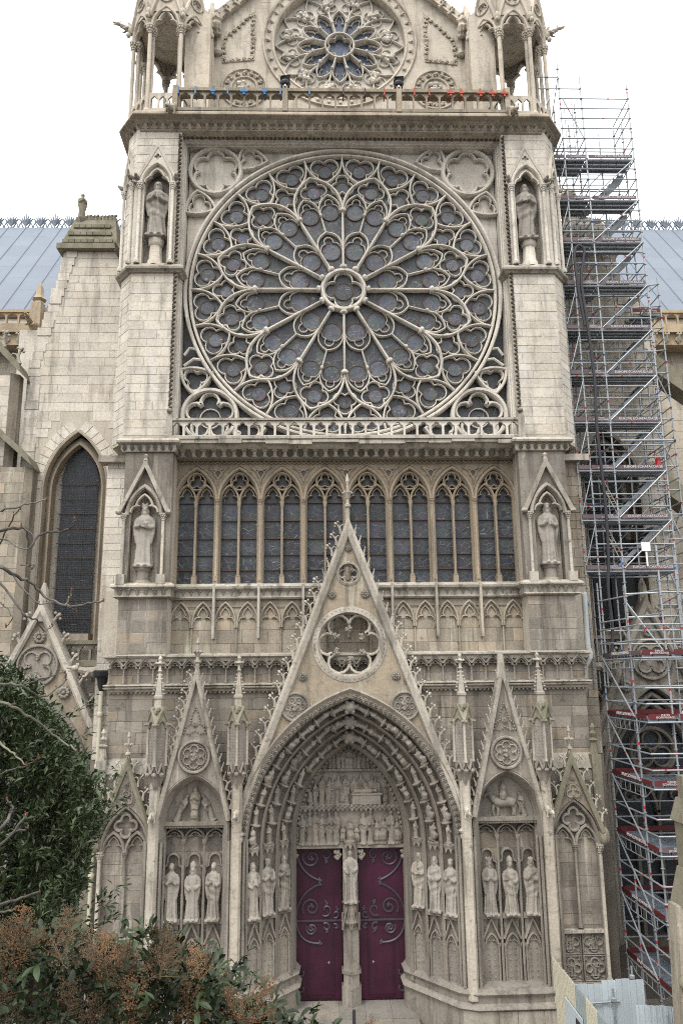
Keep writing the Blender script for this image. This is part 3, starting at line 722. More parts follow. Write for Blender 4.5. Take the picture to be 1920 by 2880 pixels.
# ---- rose bay frame
fp = [(-6.62, 20.2), (-6.62, 33.55), (6.62, 33.55), (6.62, 20.2)]
fm = MB(); fm.sweep(fp, [(.1, -.12), (-.02, -.12), (-.04, -.02), (-.065, 0), (-.08, .12), (-.11, .14), (-.12, .26), (-.14, .34), (-.14, .8), (.1, .8)])
FRM = fm.build('rose_frame', 'trac', CA)
bd = MB()
for i in range(66):
    z = 21.6+i*.182
    for s in (-1, 1): bd.ell((s*6.66+s*.02*(i % 2), -.5, z), (.075, .07, .06), 6, 4); bd.ell((s*6.72, -.5, z+.09), (.04, .05, .04), 5, 3)
for i in range(74): bd.ell((-6.6+i*.181, -.17, 33.62+.02*(i % 2)), (.07, .09, .07), 6, 4)
tag(bd.build('carved_bead_strip', 'dark', FRM), kind='stuff')
for s in (-1, 1):
    bz = MB(); bz.ell((s*6.68, -.55, 21.45), (.12, .14, .1), 7, 5); bz.ell((s*6.68, -.14, 33.7), (.13, .14, .16), 7, 5); bz.build('label_stop', 'carve', FRM)
RC = (0, .3, 26.94)
# spandrels
for s in (-1, 1):
    top = [(s*6.45, 26.94), (s*6.45, 33.5), (0, 33.5)]+[(s*x, 26.94+z) for x, z in arc(0, 0, 6.5, pi/2, 0, 20)]
    sp_ = MB().prism(top, .5, .75); SPN = sp_.build('spandrel', 'trac', FRM)
    d = MB(); d.sweep(circ(s*5.33, 32.4, 1.06, 32), BAR(.09, .2, .5), True); d.sweep(foil(6, .97, s*5.33, 32.4, over=1.2, n=7), BAR(.05, .3, .5), True); d.build('blind_sexfoil', 'trac', FRM)
    for (tx, tz, ro) in ((3.86, 32.98, -.35), (5.96, 30.84, 1.95)):
        d = MB(); V = [(tx+.72*cos(ro+2*pi*k/3+pi/2), tz+.62*sin(ro+2*pi*k/3+pi/2)) for k in range(3)]
        pth = []
        for k in range(3): pth += arc2(V[k], V[(k+1) % 3], -.13, 6)[:-1]
        d.sweep([(s*x, z) for x, z in pth], BAR(.06, .24, .5), True); d.sweep([(s*x, z) for x, z in foil(3, .5, tx, tz-.03, pi/2+ro, over=1.3, n=6)], BAR(.04, .32, .5), True)
        d.build('blind_trefoil', 'trac', FRM)
    bot = [(s*6.45, 26.94), (s*6.45, 20.3), (0, 20.3)]+[(s*x, 26.94+z) for x, z in arc(0, 0, 6.45, -pi/2, 0, 20)]
    MB().prism(bot, .62, .66).build('pane', 'gr', FRM, smooth=False)
    d = MB(); d.sweep(circ(s*5.3, 21.55, 1.06, 32), BAR(.09, .2, .6), True); d.sweep(foil(5, .95, s*5.3, 21.55, n=7), BAR(.05, .3, .6), True)
    d.sweep(circ(s*5.3, 21.5, .4, 20), BAR(.02, .5, .6), True); d.build('corner_cinquefoil', 'trac', FRM)
    for (tx, tz, ro) in ((5.9, 23.1, -1.95+pi), (3.85, 20.9, .35+pi)):
        d = MB(); V = [(tx+.72*cos(ro+2*pi*k/3+pi/2), tz+.62*sin(ro+2*pi*k/3+pi/2)) for k in range(3)]; pth = []
        for k in range(3): pth += arc2(V[k], V[(k+1) % 3], -.13, 6)[:-1]
        d.sweep([(s*x, z) for x, z in pth], BAR(.06, .24, .6), True); d.sweep([(s*x, z) for x, z in foil(3, .5, tx, tz, pi/2+ro, over=1.3, n=6)], BAR(.04, .32, .6), True)
        d.build('corner_trefoil', 'trac', FRM)
    # small buttress struts in the lower corners
    for (a0, zz_) in ((5.9, 24.3), (5.72, 23.85)):
        MB().tube([(s*(a0-.1), .25, zz_), (s*(a0+.25), .25, zz_+.05), (s*6.35, .25, zz_-.25)], .06, 6).build('strut', 'trac', FRM)

# ---- the rose window (local origin at its centre)
ring = MB()
ring.sweep(circ(0, 0, 6.42, 96), BAR(.075, -.14, .4), True)
ring.sweep(circ(0, 0, 6.22, 96), BAR(.06, -.06, .3), True)
ROSE = ring.build('rose_window', 'trac', CA, Mx=T(*RC))
def copies(name, me, n, a0=0, step=None, parent=ROSE):
    return [link(name, me, parent, RY(-rad(a0+(step or 360/n)*i))) for i in range(n)]
hub = MB(); hub.sweep(circ(0, 0, .86, 40), BAR(.085, -.12, .2), True); hub.sweep(foil(4, .79, over=1.25, n=8), BAR(.026, .0, .2), True); hub.build('hub', 'trac', ROSE)
# everything below is drawn for the spoke at angle 0 (along +X), then turned
W1 = BAR(.045, -.07, .2); W2 = BAR(.027, -.0, .19); W3 = BAR(.013, .06, .18)
def head(rho, c, ang):
    P = arc(0, 0, rho, -.1, .82, 5)+arc(0, rho*1.03, rho*.42, -.5, pi+.5, 8)+arc(0, 0, rho, pi-.82, pi+.1, 5); q = rad(ang)-pi/2
    return [(x*cos(q)-z*sin(q)+c[0], x*sin(q)+z*cos(q)+c[1]) for x, z in P]
spm = MB(); spm.sweep([(.9, 0), (3.62, 0)], W1); spm.tube([(.95, -.06, 0), (3.6, -.06, 0)], .045, 7)
for x in (1.0, 3.58): spm.mb(MB().lathe((0, 0), [(.09, -.07), (.14, -.03), (.15, .05), (.1, .09)], 8), T(x, -.06, 0) @ RY(pi/2))
copies('spoke', spm.mesh('spoke', 'trac'), 12)
pa = MB()   # large pointed petal between spokes 0 and 30, apex at r=5.3, 15 deg
A = (5.3*cos(rad(15)), 5.3*sin(rad(15)))
pa.sweep(arc2(pol(3.6, 0), A, -.42, 12), W1); pa.sweep(arc2(A, pol(3.6, 30), -.42, 12), W1)
copies('petal_arch', pa.mesh('petal_arch', 'trac'), 12)
ia = MB()   # inner small arch between spokes, apex r=2.72 and mid sub-spoke
I = pol(2.72, 15)
ia.sweep(arc2(pol(2.0, 1.2), I, -.2, 8), W2); ia.sweep(arc2(I, pol(2.0, 28.8), -.2, 8), W2)
ia.sweep([I, pol(3.56, 15)], W2); ia.mb(MB().lathe((0, 0), [(.06, -.05), (.1, 0), (.06, .06)], 6), T(*[pol(3.5, 15)[0], -.02, pol(3.5, 15)[1]]))
c15 = pol(1.88, 15); rt15 = rad(15)
tref = [(x*cos(rt15-pi/2)-z*sin(rt15-pi/2)+c15[0], x*sin(rt15-pi/2)+z*cos(rt15-pi/2)+c15[1]) for x, z in trefarch(.42, .68, 0, 0)]
ia.sweep(head(.44, pol(1.86, 15), 15), W3)
copies('inner_petal', ia.mesh('inner_petal', 'trac'), 12)
sa = MB()   # two outer sub-petals inside the large petal
for a0, a1 in ((1.5, 15), (15, 28.5)):
    am = (a0+a1)/2; ap = pol(4.42, am)
    sa.sweep(arc2(pol(3.5, a0), ap, -.2, 8), W2); sa.sweep(arc2(ap, pol(3.5, a1), -.2, 8), W2)
    c_ = pol(3.62, am); q = rad(am)-pi/2
    sa.sweep(head(.4, pol(3.64, 8.2 if a0 < 5 else 21.8), am), W3)
sa.sweep([(x+pol(4.68, 15)[0], z+pol(4.68, 15)[1]) for x, z in foil(4, .56, 0, 0, rad(15), over=1.3, n=7)], BAR(.021, .02, .2), True)
copies('outer_petal', sa.mesh('outer_petal', 'trac'), 12)
tf = MB(); tf.sweep([(x+pol(4.82, 0)[0], z) for x, z in foil(3, .5, 0, 0, 0, over=1.3, n=8)], BAR(.021, .02, .2), True)
copies('trefoil', tf.mesh('trefoil', 'trac'), 12)
ot = MB()   # outer cell with trefoil: between ring points 0 and 15, inner vertex at 7.5
for a, s_ in ((0, 1), (15, -1)): ot.sweep(arc2(pol(6.15, a), pol(4.96, 7.5), s_*.2, 10), BAR(.038, -.05, .2))
ot.sweep([(x+pol(5.6, 7.5)[0], z+pol(5.6, 7.5)[1]) for x, z in foil(3, .63, 0, 0, rad(7.5+180), over=1.3, n=8)], BAR(.02, .02, .2), True)
copies('outer_trefoil', ot.mesh('outer_trefoil', 'trac'), 24)
# glass cells
def sector(r0, r1, a0, a1, n=6):
    return [pol(r1, a0+(a1-a0)*i/n) for i in range(n+1)]+[pol(r0, a1-(a1-a0)*i/n) for i in range(n+1)]
copies('pane', MB().prism(sector(.8, 2.6, 0, 30), .18, .20).mesh('pane', 'gr', False), 12)
copies('pane', MB().prism(sector(2.6, 4.3, 0, 15), .18, .20).mesh('pane', 'gr', False), 24)
copies('pane', MB().prism(sector(4.3, 5.05, 0, 30), .18, .20).mesh('pane', 'gr', False), 12, 15)
copies('pane', MB().prism(sector(5.05, 6.3, 0, 15), .18, .20).mesh('pane', 'gr', False), 24)
MB().prism(circ(0, 0, .82, 24), .18, .20).build('pane', 'gr', ROSE, smooth=False)
def medal(r, c):
    m = MB(); m.prism(circ(c[0], c[1], r*.93, 20), .15, .17); return m
def mring(r, c): return MB().sweep(circ(c[0], c[1], r, 22), [(-.02, .13), (.02, .13), (.02, .18), (-.02, .18)], True)
for nm, r, c, n, a0 in (('i', .39, pol(1.86, 15), 12, 0), ('o', .36, pol(3.64, 8.2), 12, 0), ('p', .36, pol(3.64, 21.8), 12, 0), ('q', .28, pol(4.68, 15), 12, 0), ('t', .26, pol(4.78, 0), 12, 0), ('x', .29, pol(5.58, 7.5), 24, 0)):
    copies('medallion', medal(r, c).mesh('medallion', 'gm', False), n); copies('medallion_ring', mring(r, c).mesh('medallion_ring', 'med'), n)
medal(.37, (0, 0)).build('medallion', 'gm', ROSE); mring(.37, (0, 0)).build('medallion_ring', 'med', ROSE)
# ---- top cornice with leaf row, walkway, upper balustrade
pt = [(-8.96, 3), (-8.9, .3), (-8.3, -.5), (8.3, -.5), (8.9, .3), (8.96, 3)]
tcn = MB(); tcn.sweep(pt, [(.6, 33.62), (.02, 33.62), (-.04, 33.67), (-.04, 33.73), (.0, 33.75), (-.06, 33.9), (-.26, 33.98), (-.28, 34.02), (-.42, 34.05), (-.46, 34.08), (-.48, 34.16), (-.4, 34.3), (.6, 34.34)], mode='XY')
TC = tcn.build('top_cornice', 'mid', CA)
tcn = MB(); tcn.sweep(pt, [(.0, 34.06), (-.47, 34.06), (-.5, 34.09), (-.5, 34.17), (-.4, 34.31), (.0, 34.35)], mode='XY'); tcn.build('drip_slab', 'mid', TC)
def lrow(a, b, n, sc=(1.3, .95, .78)):
    for i in range(n):
        t = (i+.5)/n; x = a[0]+(b[0]-a[0])*t; y = a[1]+(b[1]-a[1])*t; an = atan2(b[1]-a[1], b[0]-a[0])
        link('carved_leaf', orn('leaf', leaf_mb, 'mid'), TC, T(x, y, 33.71) @ RZ(an) @ SCL(*sc))
lrow(pt[1], pt[2], 3); lrow(pt[2], pt[3], 46); lrow(pt[3], pt[4], 3)
MB().box(-8.8, 8.8, -.6, 4, 34.2, 34.36).build('walkway', 'mid', TC, smooth=False)
UB = MB().box(-6.95, 6.95, -.95, -.63, 35.26, 35.4).box(-6.95, 6.95, -.93, -.65, 34.32, 34.46).build('balustrade', 'mid', CA, smooth=False)
pu = 13.5/25; bu = bal_unit(34.42, 35.3, pu).mesh('baluster_arch', 'mid', True, 30)
for i in range(25): link('baluster_arch', bu, UB, T(-6.75+pu*(i+.5), -.79, 0))
for x in (-6.88, -2.36, 2.36, 6.88): MB().box(x-.11, x+.11, -.97, -.6, 34.3, 35.5).build('post', 'mid', UB, smooth=False)
MB().box(-6.9, -2.0, -.5, -.3, 35.38, 35.5).box(2.1, 6.9, -.5, -.3, 35.38, 35.5).build('plank_rail', 'mull', UB, smooth=False)
for s in (-1, 1): link('gargoyle', orn('gargoyle', gargoyle_mb, 'mid'), CA, T(s*6.98, -.9, 34.4) @ RX(.75) @ SCL(1.0))

# ---- upper gable wall with its own rose
GY = 1.5
gp = [(-6.7, 34.4), (6.7, 34.4), (6.7, 40.1), (0, 46.6), (-6.7, 40.1)]
gpl = MB().prism(gp, GY, GY+.5, holes=[circ(0, 40.07, 3.02, 64)])
GAB = gpl.build('gable_wall', 'gab', CA)
ashlar(CA, GAB, (0, GY), (1, 0), -6.6, 6.6, 34.5, 43.3, 'gab', .55, (.9, 1.8), proud=.006,
       avoid=lambda x, z: hypot(x, z-40.07) < 3.75 or z > 40.2+(6.5-abs(x))*.95 or hypot(abs(x)-4.33, z-37.5) < 1.1 or (3.8 < abs(x) < 5.5 and 38.7 < z < 41.7))
gr = MB(); gr.sweep(circ(0, 40.07, 3.06, 72), [(-.1, GY+.06), (-.04, GY-.06), (.04, GY-.02), (.07, GY+.1), (.07, GY+.5), (-.1, GY+.5)], True)
gr.sweep(circ(0, 40.07, 3.5, 72), [(-.07, GY-.0), (-.03, GY-.1), (.04, GY-.08), (.08, GY+.02), (-.05, GY+.06)], True)
GRO = gr.build('gable_rose', 'gab', CA)
for i in range(40):
    a = 2*pi*i/40
    if 40.07+3.28*sin(a) < 42.8: link('carved_leaf', orn('leaf', leaf_mb, 'gab'), GRO, T(3.28*cos(a), GY, 40.07+3.28*sin(a)) @ RY(pi/2-a) @ SCL(.62, .6, .62) @ T(0, 0, -.16))
MB().prism(circ(0, 40.07, 3.06, 64), GY+.42, GY+.5, holes=[circ(0, 40.07, 1.78, 48)]).build('blind_field', 'trac', GRO)
MB().prism(circ(0, 40.07, 1.85, 40), GY+.5, GY+.53).build('pane', 'gs', GRO, smooth=False)
G0 = T(0, GY, 40.07)
def gcop(name, me, n, a0=0): return [link(name, me, GRO, G0 @ RY(-rad(a0+360/n*i))) for i in range(n)]
hb = MB(); hb.sweep(circ(0, 0, .66, 32), BAR(.055, .16, .5), True); hb.sweep(foil(6, .6, over=1.2, n=6), BAR(.02, .24, .5), True); hb.build('hub', 'trac', GRO, Mx=G0)
g1 = MB(); g1.sweep([pol(.7, 15), pol(1.3, 15)], BAR(.035, .2, .5)); g1.tube([(pol(.72, 15)[0], .2, pol(.72, 15)[1]), (pol(1.3, 15)[0], .2, pol(1.3, 15)[1])], .035, 6)
g1.mb(MB().ell((0, 0, 0), .09, 6, 4), T(pol(1.28, 15)[0], .2, pol(1.28, 15)[1]))
ap = pol(1.95, 0); g1.sweep(arc2(pol(1.3, -15), ap, -.12, 7), BAR(.03, .24, .5)); g1.sweep(arc2(ap, pol(1.3, 15), -.12, 7), BAR(.03, .24, .5))
q = -pi/2; g1.sweep([(x*cos(q)-z*sin(q)+1.12, x*sin(q)+z*cos(q)) for x, z in trefarch(.31, .7)], BAR(.012, .4, .5))
gcop('light_arch', g1.mesh('light_arch', 'trac'), 12)
g2 = MB(); c15 = pol(2.33, 15)
g2.sweep([(x+c15[0], z+c15[1]) for x, z in foil(3, .5, 0, 0, rad(15), n=7)], BAR(.024, .33, .45), True)
g2.sweep(arc2(pol(1.35, 15), pol(2.95, 0), .28, 9), BAR(.034, .27, .45)); g2.sweep(arc2(pol(1.35, 15), pol(2.95, 30), -.28, 9), BAR(.034, .27, .45))
gcop('blind_cell', g2.mesh('blind_cell', 'trac'), 12)
lb = boss_mb(.3).mesh('leaf_boss', 'pale')
for i in range(12):
    a = rad(15+30*i); link('leaf_boss', lb, GRO, T(2.36*cos(a), GY+.4, 40.07+2.36*sin(a)) @ RY(i*1.3))
for s in (-1, 1):
    c = MB(); c.sweep(circ(s*4.33, 37.5, 1.0, 36), BAR(.06, GY-.08, GY+.04), True); c.sweep(circ(s*4.33, 37.5, .58, 28), BAR(.05, GY-.08, GY+.04), True)
    CR = c.build('blind_roundel', 'gab', GAB)
    bs2 = orn('boss', lambda: boss_mb(.11), 'gab')
    for i in range(16):
        a = 2*pi*i/16; link('leaf_boss', bs2, CR, T(s*4.33+.8*cos(a), GY-.02, 37.5+.8*sin(a)) @ RY(i))
    link('leaf_boss', lb, CR, T(s*4.33, GY-.02, 37.55) @ SCL(1.2, 1, .8))
    V = [(3.92, 41.62), (5.33, 40.1), (5.33, 38.85), (3.92, 39.0)]
    fr_ = MB(); fr_.sweep([(s*x, z) for x, z in V], BAR(.03, GY-.05, GY+.03), True); FP = fr_.build('leaf_panel', 'gab', GAB)
    for k in range(4):
        a, b = V[k], V[(k+1) % 4]; n = int(hypot(b[0]-a[0], b[1]-a[1])/.26)
        for i in range(n):
            t = (i+.5)/n; cx_, cz_ = a[0]+(b[0]-a[0])*t, a[1]+(b[1]-a[1])*t
            link('leaf_boss', bs2, FP, T(s*(cx_*.93+4.62*.07), GY-.02, cz_*.93+39.9*.07) @ RY(i*1.1) @ SCL(.9))
    # raking coping with crockets
    rk = MB(); rk.sweep([(s*6.6, 40.2), (0, 46.6)], [(-.2, GY-.25), (.2, GY-.3), (.2, GY+.3), (-.2, GY+.3)]); RK = rk.build('gable_coping', 'gab', CA)
    for i in range(9):
        t = .04+i*.06; link('crocket', orn('crocket', crocket_mb, 'gab'), RK, T(s*6.6*(1-t), GY-.32, 40.2+6.4*t-.28) @ RZ(pi/2 if 0 else 0) @ RY(-s*(.2)) @ SCL(s*1.0, 1.2, 1.0))
    link('grotesque', remat(figure('grot', seat=True, hat='hood', vox=.03, seed=4), 'gab'), CA, T(s*5.55, GY-.45, 39.9) @ RX(.35) @ SCL(1.25, 1.4, 1.1))
    MB().lathe((s*5.55, GY-.1), [(.12, 39.2), (.2, 39.3), (.16, 39.6), (.3, 39.9)], 8).build('corbel', 'gab', CA)

# ---- open octagonal corner turrets
def turret_face():
    m = MB(); h = .67
    hole = [(-.56, 38.0)]+pointed(.56, 1.0, 0, 38.85, 7)+[(.56, 38.0)]
    m.prism([(-h, 38.8), (-.57, 38.8)]+pointed(.56, .95, 0, 38.85, 7)[1:-1]+[(.57, 38.8), (h, 38.8), (h, 40.6), (-h, 40.6)], -1.64, -1.42)
    m.sweep(pointed(.58, 1.0, 0, 38.85, 8), BAR(.07, -1.74, -1.6)); m.sweep(trefarch(.52, .82, 0, 38.82), BAR(.05, -1.66, -1.45))
    m.sweep([(-.68, 39.35), (0, 41.6), (.68, 39.35)], BAR(.07, -1.8, -1.6)); m.prism([(-.6, 39.6), (.6, 39.6), (0, 41.5)], -1.7, -1.5, holes=[circ(0, 40.35, .24, 16)])
    m.sweep(circ(0, 40.35, .27, 18), BAR(.04, -1.76, -1.6), True); m.sweep(foil(4, .22, 0, 40.35, n=5), BAR(.025, -1.7, -1.5), True)
    return m
tfm = turret_face().mesh('arched_face', 'gab'); tcol = column_mb(34.55, 38.95, .085, 10).mesh('column', 'gab')
tbal = MB().prism(rect(-.62, .62, 34.7, 35.6), -1.6, -1.5, holes=[[(-.5, 34.85), (-.22, 34.85), (-.22, 35.3), (-.36, 35.45), (-.5, 35.3)], [(-.14, 34.85), (.14, 34.85), (.14, 35.3), (0, 35.45), (-.14, 35.3)], [(.22, 34.85), (.5, 34.85), (.5, 35.3), (.36, 35.45), (.22, 35.3)]]).mesh('parapet', 'gab', False)
for s in (-1, 1):
    TU = MB().lathe((s*7.5, 1.2), [(1.9, 34.3), (1.9, 34.62), (1.75, 34.7)], 8, pi/8).build('corner_turret', 'gab', CA, smooth=False)
    C0 = T(s*7.5, 1.2, 0)
    for k in range(8):
        A_ = C0 @ RZ(k*pi/4); link('arched_face', tfm, TU, A_)
        link('column', tcol, TU, C0 @ RZ(k*pi/4+pi/8) @ T(0, -1.72, 0)); link('column', tcol, TU, C0 @ RZ(k*pi/4+pi/8) @ T(0, -1.5, 0))
        if k in (0, 1, 7): link('parapet', tbal, TU, A_)
        b_ = MB(); b_.ell((0, -1.86, 39.5), (.13, .18, .22), 7, 5); b_.ell((0, -1.98, 39.25), (.1, .11, .12), 7, 5); b_.tube([(0, -1.8, 39.6), (0, -2.0, 39.9)], [.12, .05], 6)
        b_.build('corner_beast', 'gab', TU, Mx=C0 @ RZ(k*pi/4+pi/8))
    MB().lathe((s*7.5, 1.2), [(1.5, 39.7), (1.5, 40.4), (.6, 42.5), (.2, 44.5)], 8, pi/8).build('spire', 'gab', TU, smooth=False)
    MB().box(*sorted((s*5.7, s*6.78)), .2, 1.6, 34.5, 40.2).build('inner_pier', 'gab', TU, smooth=False)
    link('gargoyle', orn('gargoyle', gargoyle_mb, 'gab'), TU, C0 @ RZ(-s*pi/2.6*-1 if s > 0 else -pi/2.6) @ T(0, -1.6, 39.6) @ SCL(.8))

# ============================================================ PORTAL
PZ = 6.0; PA = 3.70; PH = 5.02
PR = (PA*PA+PH*PH)/(2*PA); PC = PR-PA; PT = atan2(PH, PC)
base_arch = pointed(PA, PH, 0, PZ, 22)
po = MB()
po.sweep([(-PA, 1.5)]+base_arch+[(PA, 1.5)], [(.14, -.6), (.14, -1.3), (.08, -1.4), (.0, -1.32), (-.06, -1.28), (-.2, -1.26), (-.24, -1.2), (-.26, -1.0), (-.34, -.8), (-.5, -.7), (-.6, -.74), (-.65, -.84), (-.7, -.76),
    (-.74, -.52), (-.84, -.32), (-1.0, -.22), (-1.1, -.26), (-1.15, -.36), (-1.2, -.26), (-1.24, -.02), (-1.34, .18), (-1.5, .28), (-1.58, .24), (-1.64, .16), (-1.7, .26), (-1.76, .6), (-1.8, .7), (-1.8, 1.3), (.14, 1.3)])
POR = po.build('portal', 'carve', CA)
def arch_pt(dl, t, side):   # t 0 spring .. 1 apex
    r_ = PR-dl; h_ = sqrt(r_*r_-PC*PC); a = pi-atan2(h_, PC)*t
    x, z = PC+r_*cos(a), PZ+r_*sin(a); tx, tz = sin(a), -cos(a)
    return (x*-side, z), (tx*-side, tz)     # side -1 left, +1 right
# star band beads
for s in (-1, 1):
    for i in range(34):
        (x, z), (tx, tz) = arch_pt(.12, (i+.4)/34.3, s)
        link('carved_star', orn('star', lambda: rosette_mb(.075, 5, .06), 'carve'), POR, T(x, -1.3, z))
figs_small = [remat(figure(k_, **kw), 'carve') for k_, kw in (('s1', dict(seat=True, wings=True, vox=.035, seed=11, hands='pray')), ('s2', dict(seat=True, vox=.035, seed=12, hat='cap', book=1)), ('s3', dict(diag=1, vox=.035, seed=13, hands='up', beard=True)), ('s4', dict(diag=-1, vox=.035, seed=14, hands='low')))]
def canopy_mb():
    m = MB(); m.lathe((0, 0), [(.14, 0), (.22, .05), (.24, .16), (.16, .2)], 8)
    for k in range(8):
        a = k*pi/4; m.add([(.22*cos(a-.3), .22*sin(a-.3), .06), (.22*cos(a+.3), .22*sin(a+.3), .06), (.24*cos(a), .24*sin(a), -.1)], [(0, 1, 2)])
        m.add([(.24*cos(a-.3), .24*sin(a-.3), .12), (.24*cos(a+.3), .24*sin(a+.3), .12), (.27*cos(a), .27*sin(a), .3)], [(0, 1, 2)])
    return m
rf = random.Random(21)
for j, (dl, Y, n, hh) in enumerate(((.45, -1.0, 9, .61), (.95, -.52, 8, .6), (1.44, .0, 7, .58))):
    for s in (-1, 1):
        for i in range(n):
            (x, z), (tx, tz) = arch_pt(dl, (i+.08)/n, s); an = atan2(tx, tz)
            link('archivolt_figure', figs_small[rf.randrange(4)], POR, T(x, Y, z) @ RY(an+rf.uniform(-.12, .12)) @ RZ(s*.35+rf.uniform(-.5, .5)) @ RX(.12) @ SCL(hh*1.0, hh*1.5, hh))
            if i: link('bracket', orn('bracket', lambda: MB().lathe((0, 0), [(.05, -.14), (.13, -.08), (.2, -.03), (.2, .0), (.1, .03)], 7), 'carve'), POR, T(x, Y+.05, z) @ RY(an))
    kx = MB(); kx.ell((0, Y, PZ+sqrt((PR-dl)**2-PC*PC)-.06), (.22, .2, .2), 9, 6)
    for q in range(6): kx.ell((.2*cos(q*pi/3), Y-.05, PZ+sqrt((PR-dl)**2-PC*PC)-.06+.17*sin(q*pi/3)), .09, 6, 4)
    kx.build('keystone', 'carve', POR)
hd = MB()
for s in (-1, 1): hd.ell((s*3.72, -1.42, 6.35), (.16, .14, .19), 9, 7); hd.ell((s*3.72, -1.54, 6.31), (.05, .05, .06), 6, 4); hd.lathe((s*3.72, -1.4), [(.19, 6.46), (.21, 6.52), (.12, 6.6)], 8)
hd.build('label_head', 'wash', POR)
# jamb statues, pedestals, canopies
JX = [(3.27, -.98), (2.81, -.5), (2.33, .08)]
def pedestal_mb(w_=.4, z0=1.8, z1=3.84):
    m = MB(); m.box(-w_/2, w_/2, -.02, .3, z0, z1-.05); m.box(-w_/2-.04, w_/2+.04, -.14, .3, z1-.14, z1)
    for q in (-1, 1): m.tube([(q*(w_/2), -.06, z0), (q*(w_/2), -.06, z1-1.0)], .032, 6); m.lathe((q*w_/2, -.06), [(.03, z1-1.05), (.06, z1-.95), (.06, z1-.9)], 7)
    m.sweep(pointed(w_/2-.03, .32, 0, z1-.92, 5), BAR(.035, -.13, 0)); m.sweep([(-w_/2-.03, z1-.75), (0, z1-.14), (w_/2+.03, z1-.75)], BAR(.03, -.17, 0))
    m.sweep(trefarch(w_/2-.07, .24, 0, z1-.92, 3), BAR(.02, -.08, 0))
    for k in range(6):
        for q in (-1, 1): m.ell((q*w_*.2, -.02, z0+.12+k*.17), (.03, .025, .03), 5, 3)
    return m
ped = pedestal_mb().mesh('pedestal', 'carve')
for s in (-1, 1):
    for j, (x, y) in enumerate(JX):
        A_ = T(s*x, y+.1, 0) @ RZ(-s*.55)
        link('pedestal', ped, POR, A_); link('canopy', orn('canopy', canopy_mb, 'carve'), POR, T(s*x, y+.02, 5.84) @ SCL(.95))
    pb = MB(); pb.sweep([(s*q[0], q[1]) for q in ([(1.86, 1.3), (1.9, .5), (3.4, -1.35), (3.9, -1.55), (6.7, -1.5)] if s > 0 else [(6.7, -1.5), (3.9, -1.55), (3.4, -1.35), (1.9, .5), (1.86, 1.3)])],
                       [(.7, 1.82), (.02, 1.82), (-.05, 1.74), (-.12, 1.7), (-.02, 1.58), (-.02, 1.42), (-.14, 1.34), (-.16, 1.28), (-.04, 1.2), (-.04, -.3), (.7, -.3)], mode='XY')
    PLB = pb.build('plinth', 'carve', POR)
    for (o, u, L) in (((3.43, -1.4), (.5, -.2), .52), ((3.9, -1.59), (1, 0), 2.8)) if s > 0 else (((-6.7, -1.59), (1, 0), 2.8), ((-3.9, -1.59), (.5, .2), .52)):
        ashlar(CA, PLB, o, u, 0, L, .0, 1.2, 'wash', .5, (.6, 1.1))
    ow = (1.9, .46, 3.43, -1.4)
    o, u = ((1.92, .46), (1.52, -1.86)) if s > 0 else ((-3.44, -1.4), (1.52, 1.86))
    ashlar(CA, PLB, o, u, 0, 2.4, .0, 1.2, 'wash', .5, (.7, 1.1))
